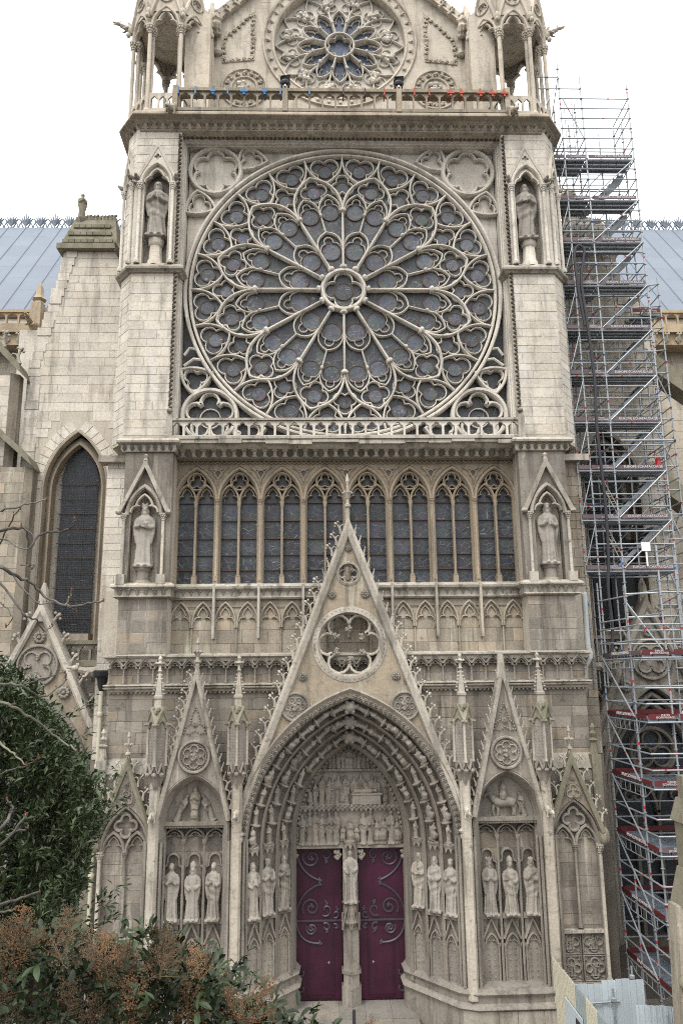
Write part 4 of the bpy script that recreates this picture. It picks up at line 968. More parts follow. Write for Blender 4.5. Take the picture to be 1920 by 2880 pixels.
# doors, trumeau, tympanum
def scroll(c, r0, r1, a0, turns, d=1):
    n = int(26*turns)+8
    return [(c[0]+(r0+(r1-r0)*i/n)*cos(a0+d*2*pi*turns*i/n), 0, c[1]+(r0+(r1-r0)*i/n)*sin(a0+d*2*pi*turns*i/n)) for i in range(n+1)]
DOORS = []
for s in (-1, 1):
    d = MB(); x0, x1 = .3, 1.98
    for k in range(6):
        a, b = x0+(x1-x0)*k/6, x0+(x1-x0)*(k+1)/6
        d.box(*sorted((s*(a+.0015), s*(b-.0015))), 1.2, 1.3, .6, 5.62)
    DR = d.build('door', 'purple', CA, smooth=False); DOORS.append(DR)
    wk = MB(); zs_ = (.72, 3.0); wx = (.62, 1.5)
    for a, b, c_, e in ((wx[0], wx[1], zs_[1]-.03, zs_[1]+.03), (wx[0], wx[1], zs_[0]-.05, zs_[0]+.03), (wx[0]-.03, wx[0]+.03, zs_[0], zs_[1]), (wx[1]-.03, wx[1]+.03, zs_[0], zs_[1])): wk.box(*sorted((s*a, s*b)), 1.165, 1.21, c_, e)
    wk.build('wicket_frame', 'purple', DR, smooth=False)
    h = MB()
    h.box(*sorted((s*.32, s*1.97)), 1.15, 1.2, 3.1, 3.16)
    def tb(pts, r=.038): h.tube([(s*p[0], 1.17, p[2]) for p in pts], r, 5)
    def sway(p, q, b): return [(x, 0, z) for x, z in arc2(p, q, b, 9)]
    for zc, dz in ((3.13, 1), (3.13, -1), (5.62, -1)):
        k = 1 if (dz > 0 or zc > 5) else .62
        tb(sway((1.92, zc), (1.1, zc+dz*1.18*k), -.26*dz), .042)
        tb(scroll((1.38, zc+dz*.42*k), .33*k, .06, -.6 if dz > 0 else .6, 1.35, dz))
        tb(scroll((.86, zc+dz*.34*k), .22*k, .06, -.9 if dz > 0 else .9, .9, -dz)); tb(scroll((.52, zc+dz*.2), .14*k, .04, -.9 if dz > 0 else .9, .8, -dz))
        for (lx, lz) in ((1.1, 1.18), (1.38, .46), (.88, .56), (.5, .36)):
            for a_ in (-.5, .4, 1.3): h.ell((s*(lx-.05*cos(a_)), 1.165, zc+dz*k*lz+.05*sin(a_)), (.075, .02, .034), 6, 4, RY(a_).to_3x3())
        h.build('hinge_scrollwork', 'purpleiron', DR); h = MB()
    for zc in (.95, 1.45): tb(scroll((1.78, zc), .13, .04, 2.4, .8, 1)); tb([(1.95, 0, zc+.08), (1.78, 0, zc+.14)])
    h.build('hinge_scrollwork', 'purpleiron', DR)
    MB().box(*sorted((s*.75, s*.78)), 1.15, 1.2, 1.74, 1.82).box(*sorted((s*.74, s*.82)), 1.13, 1.15, 1.785, 1.8).build('handle', 'zinc', DR, smooth=False)
tr = MB(); tr.box(-.26, .26, .85, 1.3, .5, 5.62)
tr.prism([(-.33, 1.2), (-.33, .8), (0, .6), (.33, .8), (.33, 1.2)], .2, 1.15, mode='XY'); tr.prism([(-.27, 1.2), (-.27, .78), (0, .64), (.27, .78), (.27, 1.2)], 1.15, 3.1, mode='XY')
tr.prism([(-.33, 1.2), (-.33, .8), (0, .58), (.33, .8), (.33, 1.2)], 1.55, 1.66, mode='XY'); tr.lathe((0, .82), [(.26, 3.1), (.33, 3.2), (.26, 3.4), (.24, 3.75), (.3, 3.8), (.3, 3.84)], 8)
for q in (-1, 1): tr.sweep([(q*.29, 3.0), (q*.15, 3.72), (q*.02, 3.0)], BAR(.03, .52, .7)); tr.tube([(q*.28, .72, 3.0), (q*.28, .72, 3.5)], .04, 6)
tr.mb(canopy_mb(), T(0, .75, 5.66)); tr.mb(boss_mb(.16), T(-.42, 1.0, 5.35)); tr.mb(boss_mb(.16), T(.42, 1.0, 5.35)); tr.mb(boss_mb(.16), T(-1.95, 1.0, 5.35)); tr.mb(boss_mb(.16), T(1.95, 1.0, 5.35))
tr.build('trumeau', 'carve', POR)
tyq = [(x, z) for x, z in pointed(PA-1.78, sqrt((PR-1.78)**2-PC*PC), 0, PZ, 14)]
ty = MB().prism([(-1.92, 5.6)]+tyq+[(1.92, 5.6)], 1.05, 1.35)
TY = ty.build('tympanum', 'carve', CA)
lt = MB(); lt.box(-1.98, 1.98, .86, 1.2, 5.56, 5.68); lt.box(-1.86, 1.86, .84, 1.2, 6.9, 7.0)
for i in range(22): lt.add([(-1.83+i*.167, .82, 6.9), (-1.67+i*.167, .82, 6.9), (-1.75+i*.167, .86, 6.78)], [(0, 1, 2)]); lt.ell((-1.75+i*.167, .84, 6.98), (.07, .06, .06), 5, 4)
lt.box(-1.18, 1.18, .88, 1.2, 8.17, 8.24)
for i in range(15): lt.ell((-1.1+i*.157, .9, 8.2), (.07, .06, .05), 5, 4)
lt.build('register_bands', 'carve', TY)
lf = MB()
for s in (-1, 1):
    for i in range(22):
        (x, z), _ = arch_pt(1.84, (i+.3)/22.3, s); lf.ell((x, .95, z), (.07, .07, .07), 5, 4)
    for i in range(5): lf.ell((s*1.86, .95, 5.75+i*.1), (.06, .06, .06), 5, 4)
tag(lf.build('leaf_border', 'carve', TY), kind='stuff')
relief = [remat(figure(k_, **kw), 'carve') for k_, kw in (('r1', dict(diag=1, vox=.03, seed=31, hands='chest', beard=True)), ('r2', dict(diag=-1, vox=.03, seed=32, hands='up')), ('r3', dict(vox=.03, seed=33, hands='low', lean=1, hat='hood')), ('r4', dict(diag=.6, vox=.03, seed=34, hands='pray', lean=-1)), ('r5', dict(seat=True, vox=.03, seed=35, hands='chest')))]
for i in range(15):
    x = -1.7+i*.243; k = rf.randrange(5); hh = rf.uniform(1.0, 1.14)*(.8 if k == 4 else 1)
    if i in (6, 8): hh = .62; k = 4
    link('relief_figure', relief[k], TY, T(x, .95, 5.7) @ RZ(rf.uniform(-.6, .6)) @ SCL(hh*.98, hh*1.25, hh))
    if i % 2 == 0 and i not in (6, 8): link('relief_figure', relief[(k+1) % 4], TY, T(x+.13, 1.1, 5.78) @ RZ(rf.uniform(-.4, .4)) @ SCL(1.05))
for x, hh, k in ((-1.38, .55, 4), (-1.2, .75, 3), (-1.0, .98, 0), (-.78, .95, 1), (-.62, .9, 2), (-.45, 1.0, 2), (-.3, .85, 0), (-.28, .7, 4), (.36, .88, 3), (.65, .9, 1), (.92, .85, 0), (-.1, 1.0, 3), (.2, .95, 1), (.5, 1.05, 0), (.78, .98, 2), (1.05, .9, 3), (1.3, .6, 4)):
    link('relief_figure', relief[k], TY, T(x, .96, 7.02) @ RZ(rf.uniform(-.5, .5)) @ RY(rf.uniform(-.15, .15)) @ SCL(hh*.98, hh*1.25, hh))
bdm = MB(); bdm.box(.12, 1.12, .78, 1.1, 7.04, 7.36); bdm.box(.08, 1.18, .74, 1.1, 7.36, 7.41); bdm.build('tomb_chest', 'carve', TY, smooth=False)
link('relief_figure', relief[2], TY, T(.15, .86, 7.5) @ RY(pi/2) @ RZ(-1.2) @ SCL(.85))
for x, hh, k in ((0, .82, 4), (-.36, .55, 3), (.36, .55, 3), (-.68, .42, 4), (.68, .42, 4), (-.19, .6, 0), (.2, .6, 1)): link('relief_figure', relief[k], TY, T(x, 1.0, 8.26) @ RZ(-x) @ SCL(hh*1.2, hh, hh))

# ---- central gable over the portal
GF = -1.2
outer_arch = [(x, z) for x, z in pointed(PA+.1, PH+.12, 0, PZ, 22) if z > 7.15]
gb = MB().prism([(-3.78, 7.1), (0, 16.95), (3.78, 7.1)]+list(reversed(outer_arch)), GF, GF+.35, holes=[circ(0, 12.63, 1.13, 44), circ(0, 15.1, .36, 24)])
GBL = gb.build('portal_gable', 'mid', CA)
ashlar(CA, GBL, (0, GF), (1, 0), -3.6, 3.6, 7.4, 16.6, 'mid', .5, (.7, 1.3), proud=.006,
       avoid=lambda x, z: hypot(x, z-12.63) < 1.42 or hypot(x, z-15.1) < .56 or abs(x) > .3805*(16.95-z)-.33 or (z < 11.3 and hypot(abs(x)+PC, z-PZ) < PR+.28) or hypot(abs(x)-1.87, z-10.5) < .6)
rg = MB(); rg.sweep([(-3.82, 7.05), (0, 17.0), (3.82, 7.05)], [(-.26, GF-.02), (-.2, GF-.14), (-.04, GF-.2), (.06, GF-.16), (.06, GF+.4), (-.26, GF+.4)]); rg.build('raking_coping', 'wash', GBL)
rw = MB(); rw.sweep(circ(0, 12.63, 1.2, 48), [(-.12, GF+.1), (-.1, GF-.02), (.0, GF-.06), (.1, GF-.08), (.12, GF), (.12, GF+.36), (-.12, GF+.36)], True)
rw.sweep(foil(6, 1.1, 0, 12.63, 0, over=1.02, n=8), BAR(.05, GF+.02, GF+.34), True); rw.sweep(circ(0, 12.63, 1.06, 48), BAR(.035, GF+.04, GF+.34), True); RW = rw.build('openwork_roundel', 'wash', GBL)
for i in range(6):
    a = rad(30+60*i); link('leaf_boss', orn('cusp_boss', lambda: boss_mb(.12), 'carve'), RW, T(.52*cos(a), GF+.08, 12.63+.52*sin(a)) @ RY(i))
bl = MB()
for i in range(48): a = 2*pi*i/48; bl.ell((1.2*cos(a), GF-.03, 12.63+1.2*sin(a)), (.05, .04, .05), 5, 4)
tag(bl.build('leaf_border', 'carve', RW), kind='stuff')
rs = MB(); rs.sweep(circ(0, 15.1, .4, 28), [(-.06, GF+.06), (-.04, GF-.02), (.04, GF-.06), (.07, GF), (.07, GF+.36), (-.06, GF+.36)], True); rs.sweep(foil(4, .34, 0, 15.1, pi/4*0, n=6), BAR(.035, GF+.06, GF+.34), True); rs.build('openwork_quatrefoil', 'wash', GBL)
ros = orn('rosette', lambda: rosette_mb(.13), 'carve')
for x, z in ((0, 16.0), (-.59, 14.35), (.58, 14.36), (-1.62, 11.52), (1.6, 11.52)): link('rosette', ros, GBL, T(x, GF-.02, z) @ SCL(.85 if z > 15 else 1.05))
for s in (-1, 1):
    d = MB(); d.prism(circ(0, 0, .47, 28), -.03, .02); d.sweep(circ(0, 0, .46, 30), BAR(.045, -.1, .02), True)
    for k in range(6): d.sweep(circ(.24*cos(k*pi/3), .24*sin(k*pi/3), .105, 14), BAR(.018, -.07, 0), True); d.ell((.24*cos(k*pi/3), -.04, .24*sin(k*pi/3)), .035, 5, 4)
    d.mb(boss_mb(.12), T(0, -.05, 0))
    for k in range(26): d.ell((.4*cos(k*.2417), -.04, .4*sin(k*.2417)), .03, 5, 3)
    d.build('blind_roundel', 'carve', GBL, Mx=T(s*1.87, GF, 10.52))
link('finial', finial_mb(1.75).mesh('finial', 'wash'), GBL, T(0, GF+.05, 16.95) @ SCL(.72, .72, 1.05))
ck = orn('crocket', crocket_mb, 'wash'); cb = orn('curl', curl_mb, 'wash')
def rake_crockets(parent, A, B, n, Y, sc=1., broken=lambda i: False):
    dx, dz = B[0]-A[0], B[1]-A[1]; an = atan2(dz, abs(dx)); s = -1 if dx > 0 else 1     # s: which side (left gable side rises to +x)
    for i in range(n):
        t = (i+.5)/n; x, z = A[0]+dx*t, A[1]+dz*t
        Mx = T(x, Y, z) @ (RY(-an) if dx > 0 else (RZ(pi) @ RY(-an))) @ SCL(sc)
        link('crocket', cb if broken(i) else ck, parent, Mx)
rake_crockets(GBL, (-3.8, 7.3), (-.12, 16.9), 24, GF-.0, .95, lambda i: i in (20, 19))
rake_crockets(GBL, (3.8, 7.3), (.12, 16.9), 24, GF-.0, .95, lambda i: i > 14)
# ---- lower side bays with three niches each, gables, pinnacles, outer blind bays
def pinnacle_part(name, x, y, z, k=1., parent=CA):
    m = MB(); m.lathe((0, 0), [(.14, -.35), (.2, -.2), (.3, .1), (.34, .42), (.34, .5)], 4, 0)
    m.prism([(0, -.31), (.31, 0), (0, .31), (-.31, 0)], .5, 2.1, mode='XY')
    P_ = m.build(name, 'carve', parent, smooth=False, Mx=T(x, y, z) @ SCL(k))
    for a in range(3):
        c = MB(); cx_, cy_ = [(-.33, 0), (0, -.33), (.33, 0)][a]; c.lathe((cx_, cy_), [(.075, .45), (.05, .55), (.05, 1.75), (.08, 1.9), (.08, 1.98)], 6); c.build('corner_shaft', 'wash', P_)
    st = MB()
    for sd in (-1, 1):
        for r in range(13):
            for q in range(3):
                t = .22+q*.28; st.ell((sd*.31*t, -.31*(1-t)-.004, .62+r*.105), (.026, .014, .034), 4, 3)
    tag(st.build('diaper_studs', 'carve', P_), kind='stuff')
    for sd in (-1, 1):
        g = MB(); g.sweep(pointed(.17, .26, 0, 1.75, 4), BAR(.03, -.05, .05)); g.sweep([(-.26, 1.9), (0, 2.4), (.26, 1.9)], BAR(.045, -.08, .06)); g.prism([(-.22, 1.95), (.22, 1.95), (0, 2.34)], -.03, .03)
        for q in (-.26, .26): g.ell((q, -.08, 1.86), (.07, .09, .06), 6, 4)
        g.build('gablet', 'moss', P_, Mx=T(sd*.17, -.17, 0) @ RZ(sd*pi/4))
    cr = MB()
    for q in range(14):
        a = q*2*pi/14; cr.ell((.24*cos(a), .24*sin(a), 2.3+.1*(q % 2)), (.07, .07, .09), 5, 4)
    cr.build('leaf_collar', 'moss', P_)
    s_ = MB(); s_.lathe((0, 0), [(.19, 2.2), (.17, 2.75), (.22, 2.78), (.22, 2.86), (.17, 2.9), (.035, 3.75)], 4, pi/4); SPI = s_.build('spirelet', 'wash', P_, smooth=False)
    ck_ = MB()
    for r in range(6):
        for q in (-1, 1):
            t = r/6; ck_.ell((q*(.16*(1-t)+.04), -.12*(1-t), 2.95+r*.13), (.05, .045, .035), 5, 4)
    tag(ck_.build('crockets', 'wash', P_), kind='stuff')
    f = MB(); f.lathe((0, 0), [(.05, 3.7), (.09, 3.75), (.05, 3.8), (.05, 3.95), (.14, 4.02), (.05, 4.1), (.08, 4.2), (.02, 4.3)], 6)
    for q in (-1, 1): f.ell((q*.13, 0, 4.04), .05, 5, 4)
    f.build('finial', 'wash', P_)
    for q in (-1, 0, 1):
        g = MB(); g.sweep([(-.12, .2), (0, .5), (.12, .2)], BAR(.025, -.05, .03)); g.ell((0, -.05, .16), (.09, .09, .08), 6, 4); g.build('lower_gablet', 'carve', P_, Mx=RZ(q*pi/4) @ T(0, -.3, 0))
    return P_
for x in (-6.46, -3.78, 3.78, 6.46): pinnacle_part('pinnacle', x, -1.5, 8.28, .93)
def relief_pair(): pass
for s in (-1, 1):
    cx = s*5.23
    # piers
    for x in (3.78, 6.48):
        pr_ = MB(); pr_.prism([(s*x-.17, -.5), (s*x-.17, -1.5), (s*x-.1, -1.6), (s*x+.1, -1.6), (s*x+.17, -1.5), (s*x+.17, -.5)], 1.5, 8.2, mode='XY')
        PRR = pr_.build('pier', 'wash', CA, smooth=False)
        jt = MB()
        for k in range(17): jt.box(s*x-.1, s*x+.1, -1.606, -1.6, 1.9+k*.38, 1.906+k*.38)
        for q in (-1, 1):
            sh = MB(); sh.tube([(s*x+q*.25, -1.38, 1.82), (s*x+q*.25, -1.38, 6.3)], .055, 7); sh.tube([(s*x+q*.33, -1.22, 1.82), (s*x+q*.33, -1.22, 6.3)], .045, 7); sh.build('attached_shaft', 'carve', PRR)
        link('gargoyle', orn('gargoyle', gargoyle_mb, 'wash'), PRR, T(s*x, -1.55, 7.15) @ RX(.25) @ SCL(.6, .5, .7))
    ba = MB(); path = [(cx-1.12, 1.7), (cx-1.12, 6.85)]+pointed(1.12, 1.5, cx, 6.85, 12)[1:-1]+[(cx+1.12, 6.85), (cx+1.12, 1.7)]
    ba.sweep(path, [(.1, -.6), (.1, -1.36), (.03, -1.42), (-.03, -1.34), (-.06, -1.2), (-.12, -1.14), (-.14, -1.0), (-.18, -.96), (-.18, -.6)])
    BAY = ba.build('niche_bay', 'carve', CA)
    bk = MB(); bk.box(cx-1.1, cx+1.1, -.62, -.5, 1.7, 6.86); bk.build('back_wall', 'joint', BAY, smooth=False)
    ashlar(CA, BAY, (0, -.62), (1, 0), cx-1.1, cx+1.1, 1.85, 6.3, 'grey', .4, (.6, 1.0), proud=.006)
    rp = MB(); rp.prism([(cx-1.0, 6.85), (cx+1.0, 6.85)]+list(reversed(pointed(1.0, 1.34, cx, 6.85, 8)))[1:-1], -.86, -.6); rp.box(cx-1.02, cx+1.02, -1.12, -.6, 6.74, 6.86); rp.box(cx-1.0, cx+1.0, -1.06, -.6, 6.66, 6.74)
    REL = rp.build('relief_tympanum', 'carve', BAY)
    if s < 0:
        link('relief_figure', relief[0], REL, T(cx, -.95, 6.88) @ SCL(1.15, 1., 1.08)); link('relief_figure', relief[4], REL, T(cx, -1.0, 6.86) @ SCL(.8, .8, .62))
        for q in (-1, 1): link('relief_figure', relief[2 if q > 0 else 3], REL, T(cx+q*.6, -.95, 6.86) @ RY(-q*.42) @ RZ(q*.9) @ SCL(.95, .95, .92))
    else:
        hs_ = MB(); ox, oz = cx-.1, 7.28                      # horse with rider and a standing beggar
        hs_.tube([(ox+.38, -.95, oz), (ox+.2, -.95, oz+.05), (ox-.1, -.95, oz+.02), (ox-.3, -.95, oz+.06)], [.15, .17, .165, .14], 10)
        hs_.tube([(ox-.26, -.95, oz+.08), (ox-.42, -.95, oz+.24), (ox-.47, -.95, oz+.36)], [.12, .09, .07], 8); hs_.tube([(ox-.44, -.95, oz+.36), (ox-.58, -.95, oz+.26), (ox-.64, -.95, oz+.2)], [.075, .06, .045], 7)
        for lx, kx in ((-.3, -.06), (-.2, .03), (.3, .05), (.4, -.02)): hs_.tube([(ox+lx, -.95, oz-.05), (ox+lx+kx, -.97, oz-.22), (ox+lx+kx*.2, -.95, oz-.4)], [.075, .045, .035], 7)
        hs_.tube([(ox+.5, -.95, oz+.05), (ox+.58, -.95, oz-.1), (ox+.56, -.95, oz-.3)], [.04, .045, .02], 6)
        hs_.build('horse_relief', 'carve', REL)
        link('relief_figure', relief[4], REL, T(ox+.02, -.98, oz+.02) @ RZ(-.4) @ SCL(.72, .7, .72)); link('relief_figure', relief[3], REL, T(cx+.62, -.96, 6.88) @ RY(-.2) @ RZ(-.9) @ SCL(.78))
    dt = MB()
    for i in range(40): dt.ell((cx-1.0+i*.051, -1.1, 6.68), (.02, .03, .03), 4, 3)
    for q in (-1, 1):
        for i in range(14):
            P_ = pointed(1.02, 1.38, cx, 6.85, 14); p0 = P_[i] if q < 0 else P_[-1-i]; dt.ell((p0[0], -1.0, p0[1]), (.035, .05, .035), 4, 3)
    tag(dt.build('bead_border', 'carve', BAY), kind='stuff')
    for k in (-1, 0, 1):
        nx = cx+k*.69
        n_ = MB(); n_.sweep(pointed(.33, .38, nx, 6.22, 7), BAR(.035, -.86, -.6)); n_.sweep(trefarch(.29, .3, nx, 6.18), BAR(.022, -.78, -.6)); n_.build('blind_arch', 'carve', BAY)
        n_ = MB(); hood = [(nx-.31, 4.2), (nx-.31, 5.3)]+arc(nx-.19, 5.32, .12, pi, pi*.55, 3)+arc(nx, 5.62, .19, pi*1.05, -pi*.05, 8)+arc(nx+.19, 5.32, .12, pi*.45, 0, 3)+[(nx+.31, 5.3), (nx+.31, 4.2)]
        n_.sweep(hood, BAR(.035, -.84, -.6)); n_.build('niche_hood', 'carve', BAY)
        link('pedestal', ped, BAY, T(nx, -.82, 0) @ SCL(1.2, 1, 1))
    for x in (-1.035, -.345, .345, 1.035):
        sh = MB(); sh.tube([(cx+x, -.92, 1.82), (cx+x, -.92, 6.2)], .045, 6); sh.lathe((cx+x, -.92), [(.05, 6.1), (.07, 6.16), (.09, 6.24), (.09, 6.28)], 7); sh.build('shaft', 'carve', BAY)
    # gable above the bay
    ga = [(x, z) for x, z in pointed(1.2, 1.58, cx, 6.85, 12) if z > 7.1]
    gb = MB().prism([(cx-1.2, 7.05), (cx, 11.75), (cx+1.2, 7.05)]+list(reversed(ga)), -1.4, -1.15); SG = gb.build('side_gable', 'grey', CA)
    ashlar(CA, SG, (0, -1.4), (1, 0), cx-1.1, cx+1.1, 7.4, 11.2, 'grey', .42, (.5, .9), proud=.006,
           avoid=lambda x, z: abs(x-cx) > .255*(11.75-z)-.2 or hypot(x-cx, z-8.96) < .68 or z < 8.45)
    rg = MB(); rg.sweep([(cx-1.22, 6.95), (cx, 11.8), (cx+1.22, 6.95)], [(-.14, -1.42), (-.11, -1.52), (0, -1.56), (.05, -1.5), (.05, -1.05), (-.14, -1.05)]); rg.build('raking_coping', 'wash', SG)
    d = MB(); d.prism(circ(0, 0, .47, 30), -.03, .03); d.sweep(circ(0, 0, .5, 32), BAR(.05, -.12, .03), True); d.sweep(circ(0, 0, .4, 30), BAR(.02, -.07, .03), True)
    for k in range(6):
        a = rad(30+60*k); d.sweep(arc(.24*cos(a), .24*sin(a), .135, a-2.3, a+2.3, 10), BAR(.022, -.1, 0)); 
        b_ = rad(60*k); 
        for q in (-.05, .05): d.ell((.2*cos(b_+q*3), -.06, .2*sin(b_+q*3)), .03, 5, 4)
    d.mb(boss_mb(.12), T(0, -.06, 0))
    for k in range(30): d.ell((.45*cos(k*.2094), -.05, .45*sin(k*.2094)), (.03, .03, .03), 4, 3)
    d.build('blind_roundel', 'carve', SG, Mx=T(cx, -1.4, 8.96))
    t3 = MB()
    for (px, pz, a_) in ((0, 10.15, 0), ):
        O = [(-.36, 9.72), (-.3, 9.92), (-.16, 10.03), (-.14, 10.2), (-.08, 10.4), (0, 10.55), (.08, 10.4), (.14, 10.2), (.16, 10.03), (.3, 9.92), (.36, 9.72), (.18, 9.7), (0, 9.8), (-.18, 9.7)]
        for i in range(len(O)):
            a, b = O[i], O[(i+1) % len(O)]
            for t in (0, .5): t3.ell((cx+a[0]+(b[0]-a[0])*t, -1.43, a[1]+(b[1]-a[1])*t), (.035, .04, .035), 5, 4)
    t3.mb(rosette_mb(.08, 6, .05), T(cx, -1.42, 10.0)); t3.build('carved_trefoil', 'carve', SG)
    br = (lambda i: False) if s < 0 else (lambda i: True)
    rake_crockets(SG, (cx-1.22, 7.3), (cx-.05, 11.7), 15, -1.35, .85, lambda i: s > 0)
    rake_crockets(SG, (cx+1.22, 7.3), (cx+.05, 11.7), 15, -1.35, .85, lambda i: i > 2)
    if s < 0: link('finial', finial_mb(1.25).mesh('finial', 'wash'), SG, T(cx, -1.3, 11.65) @ SCL(.75, .75, 1.0))
    else: MB().lathe((cx, -1.3), [(.2, 11.4), (.13, 11.9), (.11, 12.2), (.06, 12.3)], 7).build('broken_finial', 'wash', SG)
    # outer blind bay on the buttress foot
    fx = s*7.52
    ob = MB(); ob.box(*sorted((s*6.64, s*8.42)), -.74, -.4, 0, 8.35); ob.hexa([(s*6.64, -.74, 8.35), (s*8.42, -.74, 8.35), (s*8.42, -.4, 8.35), (s*6.64, -.4, 8.35), (s*6.64, -.5, 8.8), (s*8.42, -.5, 8.8), (s*8.42, -.4, 8.8), (s*6.64, -.4, 8.8)])
    OB = ob.build('outer_bay', 'joint', CA, smooth=False)
    MB().hexa([(s*6.66, -.8, 8.36), (s*8.46, -.8, 8.36), (s*8.46, -.4, 8.36), (s*6.66, -.4, 8.36), (s*6.66, -.52, 8.84), (s*8.46, -.52, 8.84), (s*8.46, -.4, 8.84), (s*6.66, -.4, 8.84)]).build('weathering', 'wash', OB, smooth=False)
    ashlar(CA, OB, (0, -.74), (1, 0), *sorted((s*6.74, s*8.38)), 3.4, 8.3, 'grey', .4, (.6, .95), proud=.006)
    tr_ = MB(); tr_.sweep([(fx-.8, 1.7), (fx-.8, 5.9)]+pointed(.8, 1.45, fx, 5.9, 9)[1:-1]+[(fx+.8, 5.9), (fx+.8, 1.7)], BAR(.07, -1.0, -.72))
    for q in (-.39, .39): tr_.sweep(pointed(.36, .62, fx+q, 5.9, 6), BAR(.05, -.94, -.72)); tr_.sweep(trefarch(.31, .5, fx+q, 5.88), BAR(.03, -.86, -.72))
    tr_.sweep(foil(4, .37, fx, 6.72, n=7), BAR(.05, -.92, -.72), True); tr_.build('blind_tracery', 'carve', OB)
    column_mb(3.35, 5.95, .05).build('mid_colonnette', 'carve', OB, Mx=T(fx, -.84, 0))
    for q in (-.8, .8): column_mb(1.7, 5.95, .06).build('colonnette', 'wash', OB, Mx=T(fx+q, -.96, 0))
    og = MB(); ga = [(x, z) for x, z in pointed(.88, 1.52, fx, 5.9, 9) if z > 6.5]
    og.prism([(fx-.9, 6.45), (fx, 8.75), (fx+.9, 6.45)]+list(reversed(ga)), -1.05, -.85); OG = og.build('outer_gable', 'grey', OB)
    rg = MB(); rg.sweep([(fx-.94, 6.35), (fx, 8.8), (fx+.94, 6.35)], [(-.12, -1.08), (-.1, -1.18), (0, -1.2), (.06, -1.14), (.06, -.8), (-.12, -.8)]); rg.build('raking_coping', 'moss', OB)
    rake_crockets(OB, (fx-.94, 6.6), (fx-.05, 8.8), 5, -1.05, .85); rake_crockets(OB, (fx+.94, 6.6), (fx+.05, 8.8), 5, -1.05, .85)
    link('finial', finial_mb(1.2).mesh('finial', 'wash'), OB, T(fx, -1.0, 8.65) @ SCL(.62, .62, .95))
    td = MB(); td.sweep(foil(3, .24, fx, 7.62, n=6), BAR(.025, -1.1, -1.04), True)
    for k in range(22): td.ell((fx+.3*cos(k*.2856), -1.07, 7.6+.3*sin(k*.2856)), (.025, .03, .025), 4, 3)
    td.mb(rosette_mb(.07, 6, .05), T(fx, -1.06, 8.05)); td.build('carved_trefoil', 'carve', OB)
    e = MB(); e.prism([(s*8.3, -.9), (s*8.62, -.9), (s*8.62, -.55), (s*8.3, -.55)], 6, 8.8, mode='XY'); e.lathe((s*8.46, -.72), [(.16, 8.8), (.1, 9.2), (.18, 9.28), (.06, 9.36), (.14, 9.5), (.05, 9.6), (.09, 9.72), (.02, 9.85)], 6); e.build('corner_pinnacle', 'moss' if s > 0 else 'wash', OB)
    MB().ell((s*6.62, -1.02, 6.15), (.17, .18, .28), 8, 6).build('corbel_head', 'moss', OB); MB().ell((s*8.48, -1.0, 6.2), (.2, .2, .3), 8, 6).build('corbel_head', 'moss', OB)
    MB().box(fx-.84, fx+.84, -.95, -.7, 3.2, 3.3).build('sill', 'wash', OB, smooth=False)
    for i in range(2):
        for j in range(2):
            pxx, pzz = fx-.39+i*.78, 2.12+j*.8
            q_ = MB(); q_.box(pxx-.36, pxx+.36, -.78, -.72, pzz-.38, pzz+.38); q_.sweep(foil(4, .31, pxx, pzz, over=1.0, n=6), BAR(.028, -.85, -.76), True); q_.sweep(rect(pxx-.35, pxx+.35, pzz-.37, pzz+.37), BAR(.02, -.85, -.76), True)
            for a in (-1, 1):
                for b in (-1, 1): q_.mb(boss_mb(.07), T(pxx+a*.28, -.78, pzz+b*.3))
            PN = q_.build('quatrefoil_relief', 'carve', OB)
            for q in (-1, 0, 1): link('relief_figure', relief[(i+j*2+q) % 4], PN, T(pxx+q*.11, -.8, pzz-.22) @ RZ(q*.5) @ SCL(.42, .4, .44))
MB().box(-9.3, -6.6, -.86, -.7, -.3, 1.68).box(6.6, 9.3, -.86, -.7, -.3, 1.68).box(-8.5, -6.6, -.95, -.7, 1.62, 1.72).box(6.6, 8.5, -.95, -.7, 1.62, 1.72).build('base_course', 'grey', CA, smooth=False)

# ---- free standing statues (each a thing of its own)
def statue(key, label, x, y, z, h, rot=0., group=None, mat='stat', wide=1.12, **kw):
    me = remat(figure(key, **kw), mat); o = link('statue', me, None, T(x, y, z) @ RZ(rot) @ SCL(h*wide, h*wide, h))
    return tag(o, label, 'statue', group)
NS = 'statues standing in niches'
statue('n1', 'bearded stone prophet holding a round disc, niche left of the rose window', -7.56, -.22, 28.9, 2.55, .08, NS, hat='hood', beard=True, diag=1, vox=.012, seed=41, wide=1.15)
statue('n2', 'curly-haired bearded stone saint with book, niche right of the rose window beside scaffolding', 7.52, -.22, 28.85, 2.6, -.1, NS, beard=True, book=-1, diag=-1, vox=.012, seed=42, wide=1.08)
statue('n3', 'crowned stone king holding a tablet, niche left of the lancet gallery', -7.38, -.7, 15.48, 2.25, .05, NS, hat='crown', beard=True, book=1, kf=7, vox=.012, seed=43, wide=1.08)
statue('n4', 'stone figure in a round cap with folded arms, niche right of the lancet gallery', 7.38, -.7, 15.48, 2.25, -.05, NS, hat='cap', beard=True, kf=7, hands='chest', vox=.012, seed=44, wide=1.05)
B3 = 'statues in the two side bays'
statue('b1', 'bareheaded stone deacon with praying hands, farthest from the door in left side bay', -5.93, -.98, 3.86, 1.7, .1, B3, hands='pray', vox=.0125, seed=51, wide=.98)
statue('b2', 'stone bishop in tall mitre with hands clasped low, middle of left side bay', -5.23, -.98, 3.86, 1.62, 0, B3, hat='mitre', beard=True, hands='low', vox=.0125, seed=52, wide=1.02)
statue('b3', 'stone deacon with hand on chest, nearest the door in left side bay', -4.55, -.98, 3.86, 1.7, -.1, B3, diag=.6, vox=.0125, seed=53, wide=.98)
